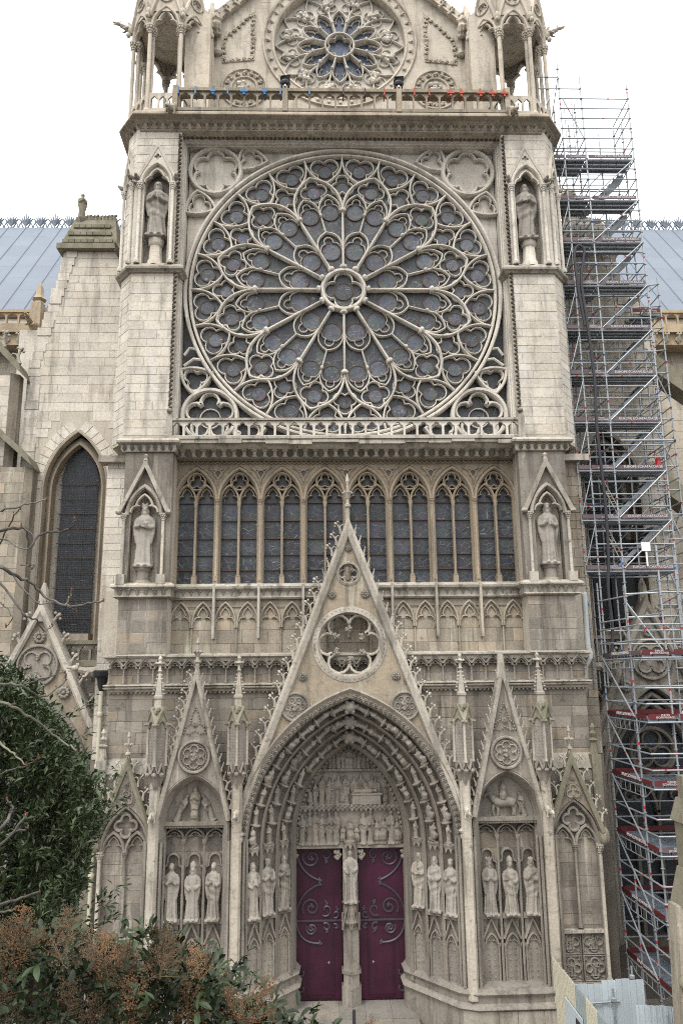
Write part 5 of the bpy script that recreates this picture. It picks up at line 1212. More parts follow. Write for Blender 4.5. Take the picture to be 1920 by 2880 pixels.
statue('b4', 'crowned stone king in long cloak, nearest the door in right side bay', 4.55, -.98, 3.86, 1.68, .15, B3, hat='crown', beard=True, vox=.0125, seed=54, wide=.98, hands='chest')
statue('b5', 'stone bishop in mitre and veil with raised hand, middle of right side bay', 5.24, -.98, 3.86, 1.62, 0, B3, hat='mitre', hands='up', diag=.8, vox=.0125, seed=55, wide=1.02)
statue('b6', 'stone bearded figure in flat cap, farthest from the door in right side bay', 5.95, -.98, 3.86, 1.7, -.15, B3, hat='cap', beard=True, diag=-1, vox=.0125, seed=56, wide=.98)
J6 = 'statues on the portal jambs'
for s, nm, tx in ((-1, 'left', (('j1', 'bearded stone apostle holding a book, outermost on left door jamb', dict(beard=True, book=1, hands='low', seed=61)), ('j2', 'stone apostle in sweeping cloak, middle of left door jamb', dict(diag=1.2, hat='cap', seed=62)), ('j3', 'curly-haired bearded stone apostle, innermost on left door jamb', dict(beard=True, diag=1, lean=1, seed=63)))),
                   (1, 'right', (('j4', 'young stone apostle clutching his gathered cloak, outermost on right door jamb', dict(diag=-1.2, hat='cap', seed=64)), ('j5', 'balding bearded stone apostle, middle of right door jamb', dict(beard=True, diag=-.8, hands='low', seed=65)), ('j6', 'stone apostle holding a small box, innermost on right door jamb', dict(beard=True, book=-1, diag=-1, seed=66))))):
    for (key, lb_, kw), (x, y) in zip(tx, JX): statue(key, lb_, s*x, y-.02, 3.87, 1.68, -s*.45, J6, vox=.0125, wide=.98, **kw)
statue('tr', 'stone saint with folded hands between the two purple doors', 0, .74, 3.86, 1.68, 0, None, hands='low', vox=.0125, seed=71, wide=.98)

# ============================================================ WINGS OF THE CHURCH LEFT AND RIGHT
def wing(s):
    nm = 'nave_wing' if s < 0 else 'choir_wing'
    WG = tag(empty(nm), 'church wing left of the rose front, with lead roof, tall lancet and gabled chapel' if s < 0 else 'side of the church right of the rose front, behind the scaffolding', 'church wing')
    X = lambda pts: [(s*x, z) for x, z in pts]
    wm = 'pale' if s < 0 else 'gab'
    # big transept-side pier with lancet
    hole = X([(9.74, 13.0)]+[(9.74, 19.2)]+pointed(1.33, 2.5, 11.07, 19.2, 10)[1:-1]+[(12.4, 19.2), (12.4, 13.0)])
    pz = MB(); pz.prism(X([(8.9, 11.5), (8.9, 30.05), (12.2, 30.05), (12.3, 28.3), (12.55, 27.6), (12.7, 27.0), (12.66, 26.3), (12.95, 25.9), (13.2, 24.9), (13.36, 24.4), (13.36, 11.5)]), 2.5, 3.4, holes=[hole]); pz.prism(X([(9.0, 11.6), (9.0, 29.9), (12.1, 29.9), (12.2, 28.2), (12.5, 27.0), (12.9, 25.5), (13.2, 24.4), (13.2, 11.6)]), 3.35, 5.2)
    PW = pz.build('pier_wall', 'jointp', WG, smooth=False)
    inw = lambda x, z: (abs(abs(x)-11.07) < 1.75 and z < 19.2) or (z >= 19.2 and hypot(max(abs(abs(x)-11.07)+1.68, 0), z-19.2) < 3.55) or abs(x) > (13.3 if z < 24.4 else 13.36-(z-24.4)*.245)
    ashlar(WG, PW, (0, 2.5), (1, 0), *sorted((s*9.1, s*13.36)), 13.4, 29.95, wm, .4, (.6, 1.35), avoid=inw)
    ed = MB(); re = random.Random(8)
    for k in range(46):       # ragged stepped edge stones
        z = 13.0+k*.37; xe = 13.3 if z < 24.4 else 13.36-(z-24.4)*.235
        ed.box(*sorted((s*(xe-.5), s*(xe+re.uniform(-.06, .1)))), 2.44+re.uniform(0, .05), 3.2, z, z+.36)
    tag(ed.build('ragged_edge_stones', wm, PW, smooth=False), kind='stuff')
    vs = MB(); R_ = (1.33**2+2.5**2)/2.66; cc = R_-1.33
    for side in (-1, 1):     # voussoirs
        for k in range(9):
            a0 = atan2(2.5, cc)*k/9; a1 = atan2(2.5, cc)*(k+1)/9-.012
            P_ = [(s*11.07+side*(-cc+r_*cos(a)), 19.2+r_*sin(a)) for r_, a in ((R_+.06, a0), (R_+.5, a0), (R_+.5, a1), (R_+.06, a1))]
            MB().prism(P_, 2.482, 2.56).build('voussoir', wm, PW, smooth=False)
    for r_, y0, y1, mt in ((1.33, 2.5, 2.9, 'mid'), (1.08, 2.75, 3.2, 'mull')):
        o_ = MB(); k = r_/1.33; o_.sweep(X([(11.07-r_, 13.0), (11.07-r_, 19.2)]+pointed(r_, 2.5*k, 11.07, 19.2, 12)[1:-1]+[(11.07+r_, 19.2), (11.07+r_, 13.0)]), [(.06, y0), (0, y0-.02), (-.07, y0+.06), (-.26, y0+.22), (-.3, y1), (.06, y1)] if s < 0 else [(-.06, y0), (0, y0-.02), (.07, y0+.06), (.26, y0+.22), (.3, y1), (-.06, y1)]); o_.build('arch_order', mt, PW)
    WN = MB().box(*sorted((s*10.2, s*11.94)), 2.6, 3.3, 13.0, 13.3).build('lancet_window', 'mid', WG, smooth=False)
    zr_ = [13.3+k*.62 for k in range(11)]
    for k in range(10):
        for q in range(3): MB().box(*sorted((s*(10.32+q*.5), s*(10.32+q*.5+.49))), 3.16, 3.2, zr_[k]+.01, zr_[k+1]-.01).build('pane', 'gd', WN, smooth=False)
        MB().box(*sorted((s*10.25, s*11.9)), 3.1, 3.16, zr_[k+1]-.02, zr_[k+1]+.02).build('glazing_bar', 'iron', WN, smooth=False)
    MB().prism(X([(10.3, 19.5), (11.84, 19.5)]+list(reversed(pointed(.78, 1.75, 11.07, 19.5, 7)))[1:-1]), 3.17, 3.2).build('pane', 'gd', WN, smooth=False)
    gw_ = MB(); rg_ = random.Random(4)       # protective wire grille
    for k in range(26): x = 10.32+k*.0595; gw_.tube([(s*x, 3.07, 13.3), (s*(x+rg_.uniform(-.03, .03)), 3.07, 17), (s*x, 3.07, 19.4+1.6*sqrt(max(0, 1-((x-11.07)/.78)**2)))], .006, 4)
    for k in range(95): z = 13.3+k*.08; h_ = .76 if z < 19.4 else .76*sqrt(max(0.02, 1-((z-19.4)/1.75)**2))*.95; gw_.tube([(s*(11.07-h_), 3.07, z+rg_.uniform(-.02, .02)), (s*(11.07+h_), 3.07, z+rg_.uniform(-.02, .02))], .005, 4)
    tag(gw_.build('wire_grille', flat_wire, WN), kind='stuff')
    # pier cap: steep scaled roof with cornice
    cp = MB(); cp.box(*sorted((s*9.7, s*12.45)), 2.2, 6, 29.95, 30.2)
    cp.hexa([(s*9.85, 2.3, 30.2), (s*12.3, 2.3, 30.2), (s*12.3, 6, 30.2), (s*9.85, 6, 30.2), (s*10.15, 2.9, 31.75), (s*12.0, 2.9, 31.75), (s*12.0, 5, 31.75), (s*10.15, 5, 31.75)])
    CP = cp.build('pier_cap', 'moss' if s < 0 else 'gab', WG, smooth=False)
    for r in range(3):
        for q in range(8-r): x = 10.05+.12*r+q*.275; MB().box(*sorted((s*x, s*(x+.25))), 2.24+.19*r, 2.6+.19*r, 30.26+r*.48, 30.42+r*.48).build('roof_scale', 'moss' if s < 0 else 'gab', CP, smooth=False)
    MB().lathe((s*11.72, 3.0), [(.16, 30.9), (.14, 31.6), (.24, 31.78), (.26, 31.86)], 8).build('column', 'grey', CP)
    rgm = MB(); rr2 = random.Random(6)
    for k in range(9): rgm.tube([(s*(10.2+k*.16), 3.0, 31.7), (s*(10.25+k*.16), 3.0, 31.9+rr2.uniform(0, .15)), (s*(10.12+k*.16), 3.0, 32.05)], [.09, .08, .05], 6)
    rgm.build('ridge_foliage', 'moss' if s < 0 else 'gab', CP)
    link('gargoyle', orn('gargoyle', gargoyle_mb, 'grey'), CP, T(s*9.75, 2.4, 29.75) @ SCL(.6))
    # return strip toward the front
    # nave roof of lead panels
    RF = MB().hexa([(s*9.3, 8.2, 29.75), (s*42, 8.2, 29.75), (s*42, 8.6, 29.75), (s*9.3, 8.6, 29.75), (s*9.3, 16, 39.75), (s*42, 16, 39.75), (s*42, 16.4, 39.75), (s*9.3, 16.4, 39.75)]).build('lead_roof', 'lead', WG, smooth=False)
    def rp(t): return (8.2+7.8*t, 29.75+10*t)
    nr = 8; ncol = 16; pw = 1.12
    pan = []
    for r in range(nr):
        (y0, z0), (y1, z1) = rp(r/nr), rp((r+1)/nr+.001)
        pan.append(MB().hexa([(0.02, y0, z0+.01), (pw-.02, y0, z0+.01), (pw-.02, y0-.008, z0+.015), (0.02, y0-.008, z0+.015), (0.02, y1, z1+.01), (pw-.02, y1, z1+.01), (pw-.02, y1-.008, z1+.015), (0.02, y1-.008, z1+.015)]).mesh('roof_panel', 'lead', False))
    for c in range(ncol):
        for r in range(nr): link('roof_panel', pan[r], RF, T(s*(9.6+c*pw) if s > 0 else -(9.6+(c+1)*pw), 0, 0))
    (ya, za), (yb, zb) = rp(0), rp(1); seam = MB().tube([(0, ya-.015, za+.02), (0, yb-.015, zb+.02)], .035, 6).mesh('seam', 'lead')
    for c in range(ncol+1): link('seam', seam, RF, T(s*(9.6+c*pw), 0, 0))
    def crest():
        m = MB(); m.tube([(-.55, 0, 0), (.55, 0, 0)], .05, 5)
        for q in (-1, 1):
            m.tube([(0, 0, 0), (q*.2, 0, .2), (q*.34, 0, .45), (q*.2, 0, .6), (q*.08, 0, .48)], [.06, .05, .05, .045, .03], 5); m.tube([(q*.5, 0, 0), (q*.45, 0, .3), (q*.32, 0, .5), (q*.45, 0, .72)], [.05, .045, .05, .03], 5)
            for a in range(3): m.tube([(q*.05, 0, .3), (q*(.12+.12*a), 0, .62+.06*(2-a)), (q*(.16+.18*a), 0, .95-.1*a)], [.05, .06, .025], 5)
        m.tube([(0, 0, 0), (0, 0, 1.08)], [.06, .03], 5); return m
    cm_ = crest().mesh('ridge_crest', 'lead')
    for c in range(22): link('ridge_crest', cm_, RF, T(s*(9.7+c*.92), 16.2, 39.75) @ SCL(.9, 1., 1.05))
    MB().box(*sorted((s*9.3, s*42)), 7.9, 8.4, 29.5, 29.78).build('gutter', 'iron', RF, smooth=False)
    # upper nave wall, balustrade, cornice
    CL = MB().box(*sorted((s*9.3, s*42)), 8.0, 9, 8, 29.5).build('upper_wall', 'gab' if s > 0 else 'pale', WG, smooth=False)
    eb = MB().box(*sorted((s*9.3, s*30)), 7.0, 7.3, 29.35, 29.5).box(*sorted((s*9.3, s*30)), 6.8, 8, 28.2, 28.65).box(*sorted((s*9.3, s*30)), 7.0, 8, 27.6, 28.2).build('eaves_balustrade', 'orange', WG, smooth=False)
    ebu = bal_unit(28.6, 29.4, .6).mesh('baluster_arch', 'orange')
    for c in range(17): link('baluster_arch', ebu, eb, T(s*(12.6+c*.6), 7.15, 0))
    for x in (14.9, 20.6):
        MB().box(*sorted((s*(x-.25), s*(x+.25))), 6.6, 7.4, 28.0, 29.7).build('post', 'orange', eb, smooth=False)
        f_ = MB(); f_.lathe((s*x, 7.0), [(.3, 29.7), (.22, 29.9), (.36, 30.0), (.2, 30.2), (.2, 30.5), (.02, 30.95)], 6); f_.build('finial', 'orange', eb)
        MB().box(*sorted((s*(x-.5), s*(x+.5))), 6.2, 8, 8, 28.0).build('pier', 'gab' if s > 0 else 'pale', WG, smooth=False)
        link('gargoyle', orn('gargoyle', gargoyle_mb, 'orange'), eb, T(s*x, 6.7, 28.3))
    for c in range(16): link('carved_leaf', orn('leaf', leaf_mb, 'gab'), eb, T(s*(12.6+c*.62), 7.0, 27.7) @ SCL(1.3))
    ashlar(WG, CL, (0, 8.0), (1, 0), *sorted((s*12.5, s*19)), 20, 27.5, 'gab', .5, (.9, 1.6))
    # chapel with gable
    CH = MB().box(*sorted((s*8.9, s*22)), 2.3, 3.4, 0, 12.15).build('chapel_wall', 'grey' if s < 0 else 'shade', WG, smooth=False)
    cbb = MB().box(*sorted((s*9.0, s*19)), 1.9, 2.3, 12.85, 13.0).box(*sorted((s*9.0, s*19)), 1.85, 2.3, 12.0, 12.2).build('chapel_balustrade', 'moss' if s < 0 else 'carve', WG, smooth=False)
    cbu = bal_unit(12.18, 12.88, .44).mesh('baluster_arch', 'carve')
    for c in range(18): link('baluster_arch', cbu, cbb, T(s*(9.25+c*.44), 2.08, 0))
    gx = 11.67
    ca = [(x, z) for x, z in pointed(2.15, 3.7, gx, 7.4, 14)]
    pg = MB().prism(X([(gx-2.6, 8.6), (gx, 13.95), (gx+2.6, 8.6)]+list(reversed([p for p in ca if p[1] > 8.8]))), 1.5, 1.8); PG = pg.build('chapel_gable', 'mid' if s < 0 else 'carve', WG)
    rg = MB(); rg.sweep(X([(gx-2.75, 8.4), (gx, 14.1), (gx+2.75, 8.4)]), [(-.22, 1.48), (-.16, 1.36), (.0, 1.3), (.08, 1.36), (.08, 1.9), (-.22, 1.9)] if s < 0 else [(.22, 1.48), (.16, 1.36), (.0, 1.3), (-.08, 1.36), (-.08, 1.9), (.22, 1.9)]); rg.build('raking_coping', 'wash' if s < 0 else 'carve', PG)
    MB().lathe((s*gx, 1.6), [(.28, 13.7), (.2, 14.3), (.16, 14.9), (.05, 15.2)], 7).build('finial', 'wash', PG)
    for (A_, B_) in (((gx-2.75, 8.6), (gx-.1, 14.0)), ((gx+2.75, 8.6), (gx+.1, 14.0))): rake_crockets(PG, (s*A_[0], A_[1]), (s*B_[0], B_[1]), 7, 1.6, 1.4)
    d = MB(); d.prism(circ(s*gx, 12.05, .72, 28), 1.46, 1.52); d.sweep(circ(s*gx, 12.05, .74, 32), BAR(.06, 1.36, 1.52), True); d.sweep(foil(4, .6, s*gx, 12.05, pi/4, n=7), BAR(.04, 1.38, 1.5), True)
    for k in range(4): d.mb(boss_mb(.08), T(s*gx+.28*cos(k*pi/2), 1.42, 12.05+.28*sin(k*pi/2)))
    for k in range(28): d.ell((s*gx+.67*cos(k*.2244), 1.43, 12.05+.67*sin(k*.2244)), .035, 4, 3)
    d.build('blind_roundel', 'carve', PG)
    for x, z in ((gx, 13.1), (gx-1.05, 11.05), (gx+1.05, 11.05)): link('rosette', orn('rosette2', lambda: rosette_mb(.24, 10, .12), 'carve'), PG, T(s*x, 1.48, z))
    for dlt, y0 in ((0, 1.5), (.2, 1.7), (.4, 1.9)):
        o_ = MB(); k = (2.15-dlt)/2.15; o_.sweep(X([(gx-2.15+dlt, 2)]+pointed(2.15-dlt, 3.7*k, gx, 7.4, 14)+[(gx+2.15-dlt, 2)]), BAR(.1, y0-.08, y0+.4)); o_.build('arch_order', 'carve', PG)
    cw_ = MB().prism(X([(gx-1.75, 2.2)]+pointed(1.75, 3.0, gx, 7.4, 10)+[(gx+1.75, 2.2)]), 2.2, 2.26); CWN = cw_.build('chapel_window', 'gd', WG, smooth=False)
    tt = MB(); tt.sweep(circ(s*gx, 8.6, .85, 30), BAR(.08, 2.0, 2.25), True)
    for k in range(3): a = pi/2+k*2*pi/3; tt.sweep(circ(s*gx+.42*cos(a), 8.6+.42*sin(a), .36, 18), BAR(.05, 2.05, 2.25), True)
    for q in (-.88, .88): tt.sweep(pointed(.85, 1.5, s*gx+q, 6.4, 8), BAR(.07, 2.0, 2.25)); tt.sweep(foil(3, .36, s*gx+q, 7.1, n=6), BAR(.04, 2.05, 2.25), True)
    for q in (-1.75, -.88, 0, .88, 1.75): tt.box(s*gx+q-.06, s*gx+q+.06, 2.0, 2.25, 2.2, 6.5)
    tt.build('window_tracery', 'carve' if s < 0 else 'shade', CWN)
    for k in range(7): MB().box(*sorted((s*(gx-1.75), s*(gx+1.75))), 2.12, 2.2, 2.9+k*.6, 2.94+k*.6).build('glazing_bar', 'black', CWN, smooth=False)
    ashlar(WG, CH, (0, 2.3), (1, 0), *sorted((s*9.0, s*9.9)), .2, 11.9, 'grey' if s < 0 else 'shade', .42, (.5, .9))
    link('gargoyle', orn('gargoyle', gargoyle_mb, 'wash'), CH, T(s*9.3, 1.6, 11.75) @ RZ(s*.9) @ SCL(1.0)); link('gargoyle', orn('gargoyle', gargoyle_mb, 'wash'), CH, T(s*9.2, 1.3, 8.5) @ RZ(-s*.9) @ SCL(.7))
    # nearest buttress pier at the frame edge
    if s < 0:
        bp = MB(); bp.prism([(-22, 2.5), (-22, 1.9), (-13.8, 1.9), (-13.5, 2.1), (-13.5, 2.5)], 0, 24.0, mode='XY'); bp.prism([(-22, 2.5), (-22, 1.75), (-12.85, 1.75), (-12.6, 1.95), (-12.6, 2.5)], 0, 19.9, mode='XY')
        BP = bp.build('buttress_pier', 'mid', WG, smooth=False)
        ashlar(WG, BP, (0, 1.9), (1, 0), -17, -13.8, 20.0, 23.9, 'pale', .45, (.7, 1.3)); ashlar(WG, BP, (0, 1.75), (1, 0), -17, -12.85, 12, 19.7, 'mid', .45, (.7, 1.3))
        r1 = MB(); r1.hexa([(-22, 1.6, 32.8), (-13.2, 1.6, 23.8), (-13.2, 2.5, 23.8), (-22, 2.5, 32.8), (-22, 1.6, 34.0), (-13.4, 1.6, 24.3), (-13.4, 2.5, 24.3), (-22, 2.5, 34.0)]); r1.hexa([(-22, 1.5, 28.4), (-12.5, 1.5, 19.9), (-12.5, 2.5, 19.9), (-22, 2.5, 28.4), (-22, 1.5, 29.2), (-12.7, 1.5, 20.3), (-12.7, 2.5, 20.3), (-22, 2.5, 29.2)])
        r1.build('sloping_coping', 'moss', BP, smooth=False)
        rake_crockets(BP, (-13.3, 24.2), (-16.0, 27.2), 4, 1.8, 1.5)
    else:
        fb = MB(); fb.hexa([(13.2, 3.5, 25.3), (22, 3.5, 18.5), (22, 4.5, 18.5), (13.2, 4.5, 25.3), (13.2, 3.5, 26.2), (22, 3.5, 19.4), (22, 4.5, 19.4), (13.2, 4.5, 26.2)]); fb.hexa([(11.8, 3, 20.5), (20, 3, 14), (20, 4, 14), (11.8, 4, 20.5), (11.8, 3, 21.3), (20, 3, 15.2), (20, 4, 15.2), (11.8, 4, 21.3)])
        fb.build('flying_buttress', 'moss', WG, smooth=False)
        tp = MB(); tp.lathe((10.6, 3.2), [(.42, 31.2), (.38, 32.6), (.34, 33.1), (.42, 33.3), (.2, 33.6)], 6); 
        for k in range(4): tp.ell((10.95+.1*(k % 2), 3.1, 31.6+k*.5), (.22, .15, .14), 6, 4)
        tp.build('broken_pinnacle', 'gab', WG)
        dk = MB().box(11.0, 13.6, 3.0, 3.3, 13.2, 17.0).build('opening_shade', 'black', WG, smooth=False)  # solid black slab painted as the darkness of a gap
    return WG
flat_wire = flat('pale_wire', (.085, .088, .09), .6)
NAVE = wing(-1); CHOIR = wing(1)
statue('rf', 'mossy hooded stone figure on a column, pier roof left of the rose front', -11.72, 3.0, 31.86, 1.3, .5, None, mat='moss', hat='hood', hands='pray', vox=.02, seed=81, wide=1.0)

# ---- downpipes
def pipe(name, pts, r, mat, label, cat):
    o = MB().tube(pts, r, 10).build(name, mat); return tag(o, label, cat)
P1 = pipe('downpipe', [(8.78, -.1, 14.15), (8.72, -.2, 14.45), (8.7, -.25, 14.4), (8.69, -.25, 13.0), (8.69, -.25, 12.45), (8.76, -.25, 12.28), (8.74, -.25, 12.1), (8.52, -.3, 11.8), (8.5, -.3, 11.1), (8.36, -.3, 10.8), (8.3, -.2, 10.7)], .1, 'pipe', 'pale grey elbowed downpipe on the right buttress beside the scaffolding', 'pipe')
dp = MB().tube([(-8.93, .4, .3), (-8.93, .4, 11.2)], .085, 10)
for k in range(6): dp.lathe((-8.93, .4), [(.1, 1.2+k*1.8), (.12, 1.24+k*1.8), (.12, 1.34+k*1.8), (.1, 1.38+k*1.8)], 10)
DP = tag(dp.build('downpipe', 'hoard'), 'cream vertical downpipe with black hopper head left of the front', 'pipe')
MB().lathe((-8.93, .4), [(.09, 11.1), (.14, 11.25), (.2, 11.55), (.34, 11.65), (.36, 11.8), (.3, 11.84)], 8).build('hopper_head', 'black', DP)
# ============================================================ SCAFFOLDING
def text_me(body, size, mat):
    c = bpy.data.curves.new('txt', 'FONT'); c.body = body; c.size = size; c.align_x = 'CENTER'; c.align_y = 'CENTER'; c.extrude = .004; c.resolution_u = 2; c.space_line = .8
    o = bpy.data.objects.new('txt', c); COL.objects.link(o); dg = bpy.context.evaluated_depsgraph_get()
    me = bpy.data.meshes.new_from_object(o.evaluated_get(dg)); bpy.data.objects.remove(o)
    me.transform(RX(pi/2)); me.materials.clear(); me.materials.append(M[mat]); return me
TXT1 = text_me('EUROPE ECHAFAUDAGE', .16, 'letter'); TXT2 = text_me('EUROPE\n[ECHAFAUDAGE]', .1, 'letter')
rs_ = random.Random(17)
class Scaf:
    def __init__(s, name, label):
        s.root = tag(empty(name), label, 'scaffold')
    def std(s, x, y, z0, z1, step=.5):
        m = MB(); m.tube([(x, y, z0), (x, y, z1)], .031, 6)
        z = z0+.2
        while z < z1-.1: m.lathe((x, y), [(.03, z-.015), (.065, z-.012), (.065, z+.012), (.03, z+.015)], 6); z += step
        o = m.build('standard', 'zinc', s.root)
        z = z0+rs_.uniform(.4, 1.6)
        while z < z1-.3: MB().tube([(x, y, z), (x, y, z+.09)], .034, 6).build('tape_band', 'tag' if rs_.random() < .8 else 'tagb', o); z += 2.0
    def bar(s, a, b, r=.028, name='ledger', tape=.25):
        tape *= .6
        o = MB().tube([a, b], r, 6).build(name, 'zinc', s.root)
        if rs_.random() < tape:
            t = rs_.uniform(.25, .75); p = [a[i]+(b[i]-a[i])*t for i in range(3)]; L = sqrt(sum((b[i]-a[i])**2 for i in range(3))); q = [p[i]+(b[i]-a[i])/L*.07 for i in range(3)]
            MB().tube([p, q], r+.004, 6).build('tape_band', 'tag', o)
    def deck(s, x0, x1, y0, y1, z, mat='deck'):
        n = max(1, round((y1-y0)/.32)); w_ = (y1-y0)/n
        for k in range(n):
            m = MB(); a, b = y0+k*w_+.03, y0+(k+1)*w_-.03
            m.box(x0, x1, a, b, z, z+.02); m.box(x0, x1, a, a+.02, z-.07, z); m.box(x0, x1, b-.02, b, z-.07, z)
            nn = int((x1-x0)/.35)
            for j in range(1, nn): m.box(x0+j*.35-.015, x0+j*.35+.015, a, b, z-.05, z)
            m.build('deck_board', mat, s.root, smooth=False)
    def toe(s, x0, x1, y, z, text=1, mat='toe'):
        t = MB().box(x0, x1, y-.015, y+.015, z, z+.16).build('toe_board', mat, s.root, smooth=False)
        if text: link('lettering', TXT1 if text == 1 else TXT2, t, T((x0+x1)/2+.1, y-.02, z+.08) @ SCL(.88 if text == 1 else .8, 1, .88))
SF = Scaf('scaffold', 'tall galvanised scaffold stair tower with dark decks right of the rose front')
DZ = [15.38+1.98*k for k in range(10)]          # deck levels
XS = [9.07, 9.58, 10.52, 12.58]; YF, YM, YB = .45, 1.3, 2.2
TOPS = {9.07: 34.6, 9.58: 38.0, 10.52: 37.3, 12.58: 36.9}
for x in XS:
    for y in (YF, YM, YB): SF.std(x, y, 11.0 if x < 11 else 9.0, TOPS[x]-(0 if y == YF else rs_.uniform(.5, 1.8)))
for k, z in enumerate(DZ):
    for (a, b) in ((9.07, 9.58), (9.58, 10.52), (10.52, 12.58)):
        for dz in (-.06, .5, 1.0, 1.5): 
            if a > 9.3 or dz < .6: SF.bar((a, YF, z+dz), (b, YF, z+dz), tape=.35)
        SF.bar((a, YM, z-.06), (b, YM, z-.06)); SF.bar((a, YB, z-.06), (b, YB, z-.06)); SF.bar((a, YB, z+1.0), (b, YB, z+1.0)); SF.bar((a, YB, z+.5), (b, YB, z+.5)); SF.bar((a, YM, z+1.0), (b, YM, z+1.0))
    for x in XS:
        SF.bar((x, YF, z-.06), (x, YB, z-.06), name='transom'); SF.bar((x, YF, z+1.), (x, YB, z+1.), name='transom'); SF.bar((x, YF, z+.5), (x, YB, z+.5), name='transom')
    SF.deck(9.07, 10.5, YF, YM+.3, z); SF.deck(10.54, 12.56, YF, YM, z)
    SF.bar((11.5, YM, z), (11.5, YM, z+1.9), .022, 'post', .3); SF.bar((11.9, YB, z), (11.9, YB, z+1.9), .022, 'post', .3); SF.toe(10.6, 12.5, YF-.03, z+.02, 1); SF.toe(9.62, 10.48, YF-.03, z+.02, 2); SF.toe(9.1, 9.55, YF-.03, z+.02, 0)
    if k:     # front brace and stair flight of the lift below
        SF.bar((12.55, YF-.06, z-.05), (10.55, YF-.06, DZ[k-1]+.05), .028, 'brace', .8)
        st = MB(); zb = DZ[k-1]
        for y in (1.38, 2.1): st.hexa([(12.45, y, z), (12.45, y+.03, z), (12.45, y+.03, z-.22), (12.45, y, z-.22), (10.6, y, zb+.22), (10.6, y+.03, zb+.22), (10.6, y+.03, zb), (10.6, y, zb)])
        st.hexa([(12.45, 1.41, z-.2), (12.45, 2.1, z-.2), (12.45, 2.1, z-.23), (12.45, 1.41, z-.23), (10.6, 1.41, zb+.02), (10.6, 2.1, zb+.02), (10.6, 2.1, zb-.01), (10.6, 1.41, zb-.01)]); SFt = st.build('stair_stringers', 'deck', SF.root, smooth=False)
        for q in range(9): t = (q+.5)/9; x = 10.6+1.85*t; MB().box(x-.13, x+.13, 1.41, 2.1, zb+(z-zb)*t-.01, zb+(z-zb)*t+.02).build('stair_tread', 'deck', SFt, smooth=False)
        SF.bar((12.45, 1.38, z+1.0), (10.6, 1.38, zb+1.0), .02, 'handrail', 0)
        SF.bar((9.1, YF-.05, DZ[k-1]+.2), (9.55, YF-.05, z-.3), .02, 'brace', .6)
# open guard-rail top above the highest deck
zt = DZ[-1]
for dz in (2.0, 2.5, 3.0):
    SF.bar((9.58, YF, zt+dz), (12.58, YF, zt+dz), tape=.6); SF.bar((12.58, YF, zt+dz), (12.58, YB, zt+dz), name='transom')
for dz in (3.5, 4.1): SF.bar((8.6, YF, zt+dz), (10.52 if dz < 4 else 9.58, YF, zt+dz), tape=.6)
SF.bar((9.58, YF, zt+3.9), (8.7, YF, zt+2.2), .024, 'brace'); SF.bar((9.7, YF, zt+3.0), (10.5, YF, zt+1.0), .028, 'brace', 1); SF.bar((9.58, YF, zt+4.1), (9.58, YB, zt+2.5), .024, 'brace')
lad = MB()
for x in (9.85, 10.2): lad.tube([(x, YF+.3, zt+.1), (x, YF+.3, zt+3.1)], .018, 5)
for q in range(11): lad.tube([(9.85, YF+.3, zt+.25+q*.27), (10.2, YF+.3, zt+.25+q*.27)], .013, 5)
tag(lad.build('ladder', 'zinc'), 'thin grey ladder on the top of the scaffold tower', 'ladder')
# outer bay with deep raking supports to the right
for y in (1.2, 2.4, 3.4): SF.std(13.4, y, 10.5, 28.0 if y < 2 else 27.2)
for k in range(34):
    z = 11.2+k*.5
    SF.bar((12.58, YF+(.9 if k % 2 else 1.9), z), (13.4, 1.2 if k % 2 else 2.4, z), tape=.1)
    if k % 2 == 0: SF.bar((13.4, 1.2, z), (13.4, 3.4, z), name='transom', tape=.1); SF.bar((12.58, YB, z), (13.4, 1.2, z+.5), .022, 'brace', .1)
for k in range(5): SF.bar((12.6, 1.3, 24.6-k*3), (13.4, 1.2, 22.4-k*3), .026, 'brace', .8); SF.bar((13.4, 1.2, 24-k*3), (12.9, 3.2, 21.2-k*3), .026, 'brace', .3)
SF.deck(12.3, 13.4, 1.3, 3.2, 26.4); SF.toe(12.2, 13.35, 1.15, 26.4, 2, 'toer')
SF.toe(12.7, 13.5, 2.6, 12.2, 0, 'toer'); SF.deck(11.2, 12.6, 2.0, 2.9, 13.6); SF.toe(11.0, 12.6, 1.95, 13.6, 0, 'toer'); SF.toe(11.3, 12.5, 2.0, 17.6, 0, 'toer')
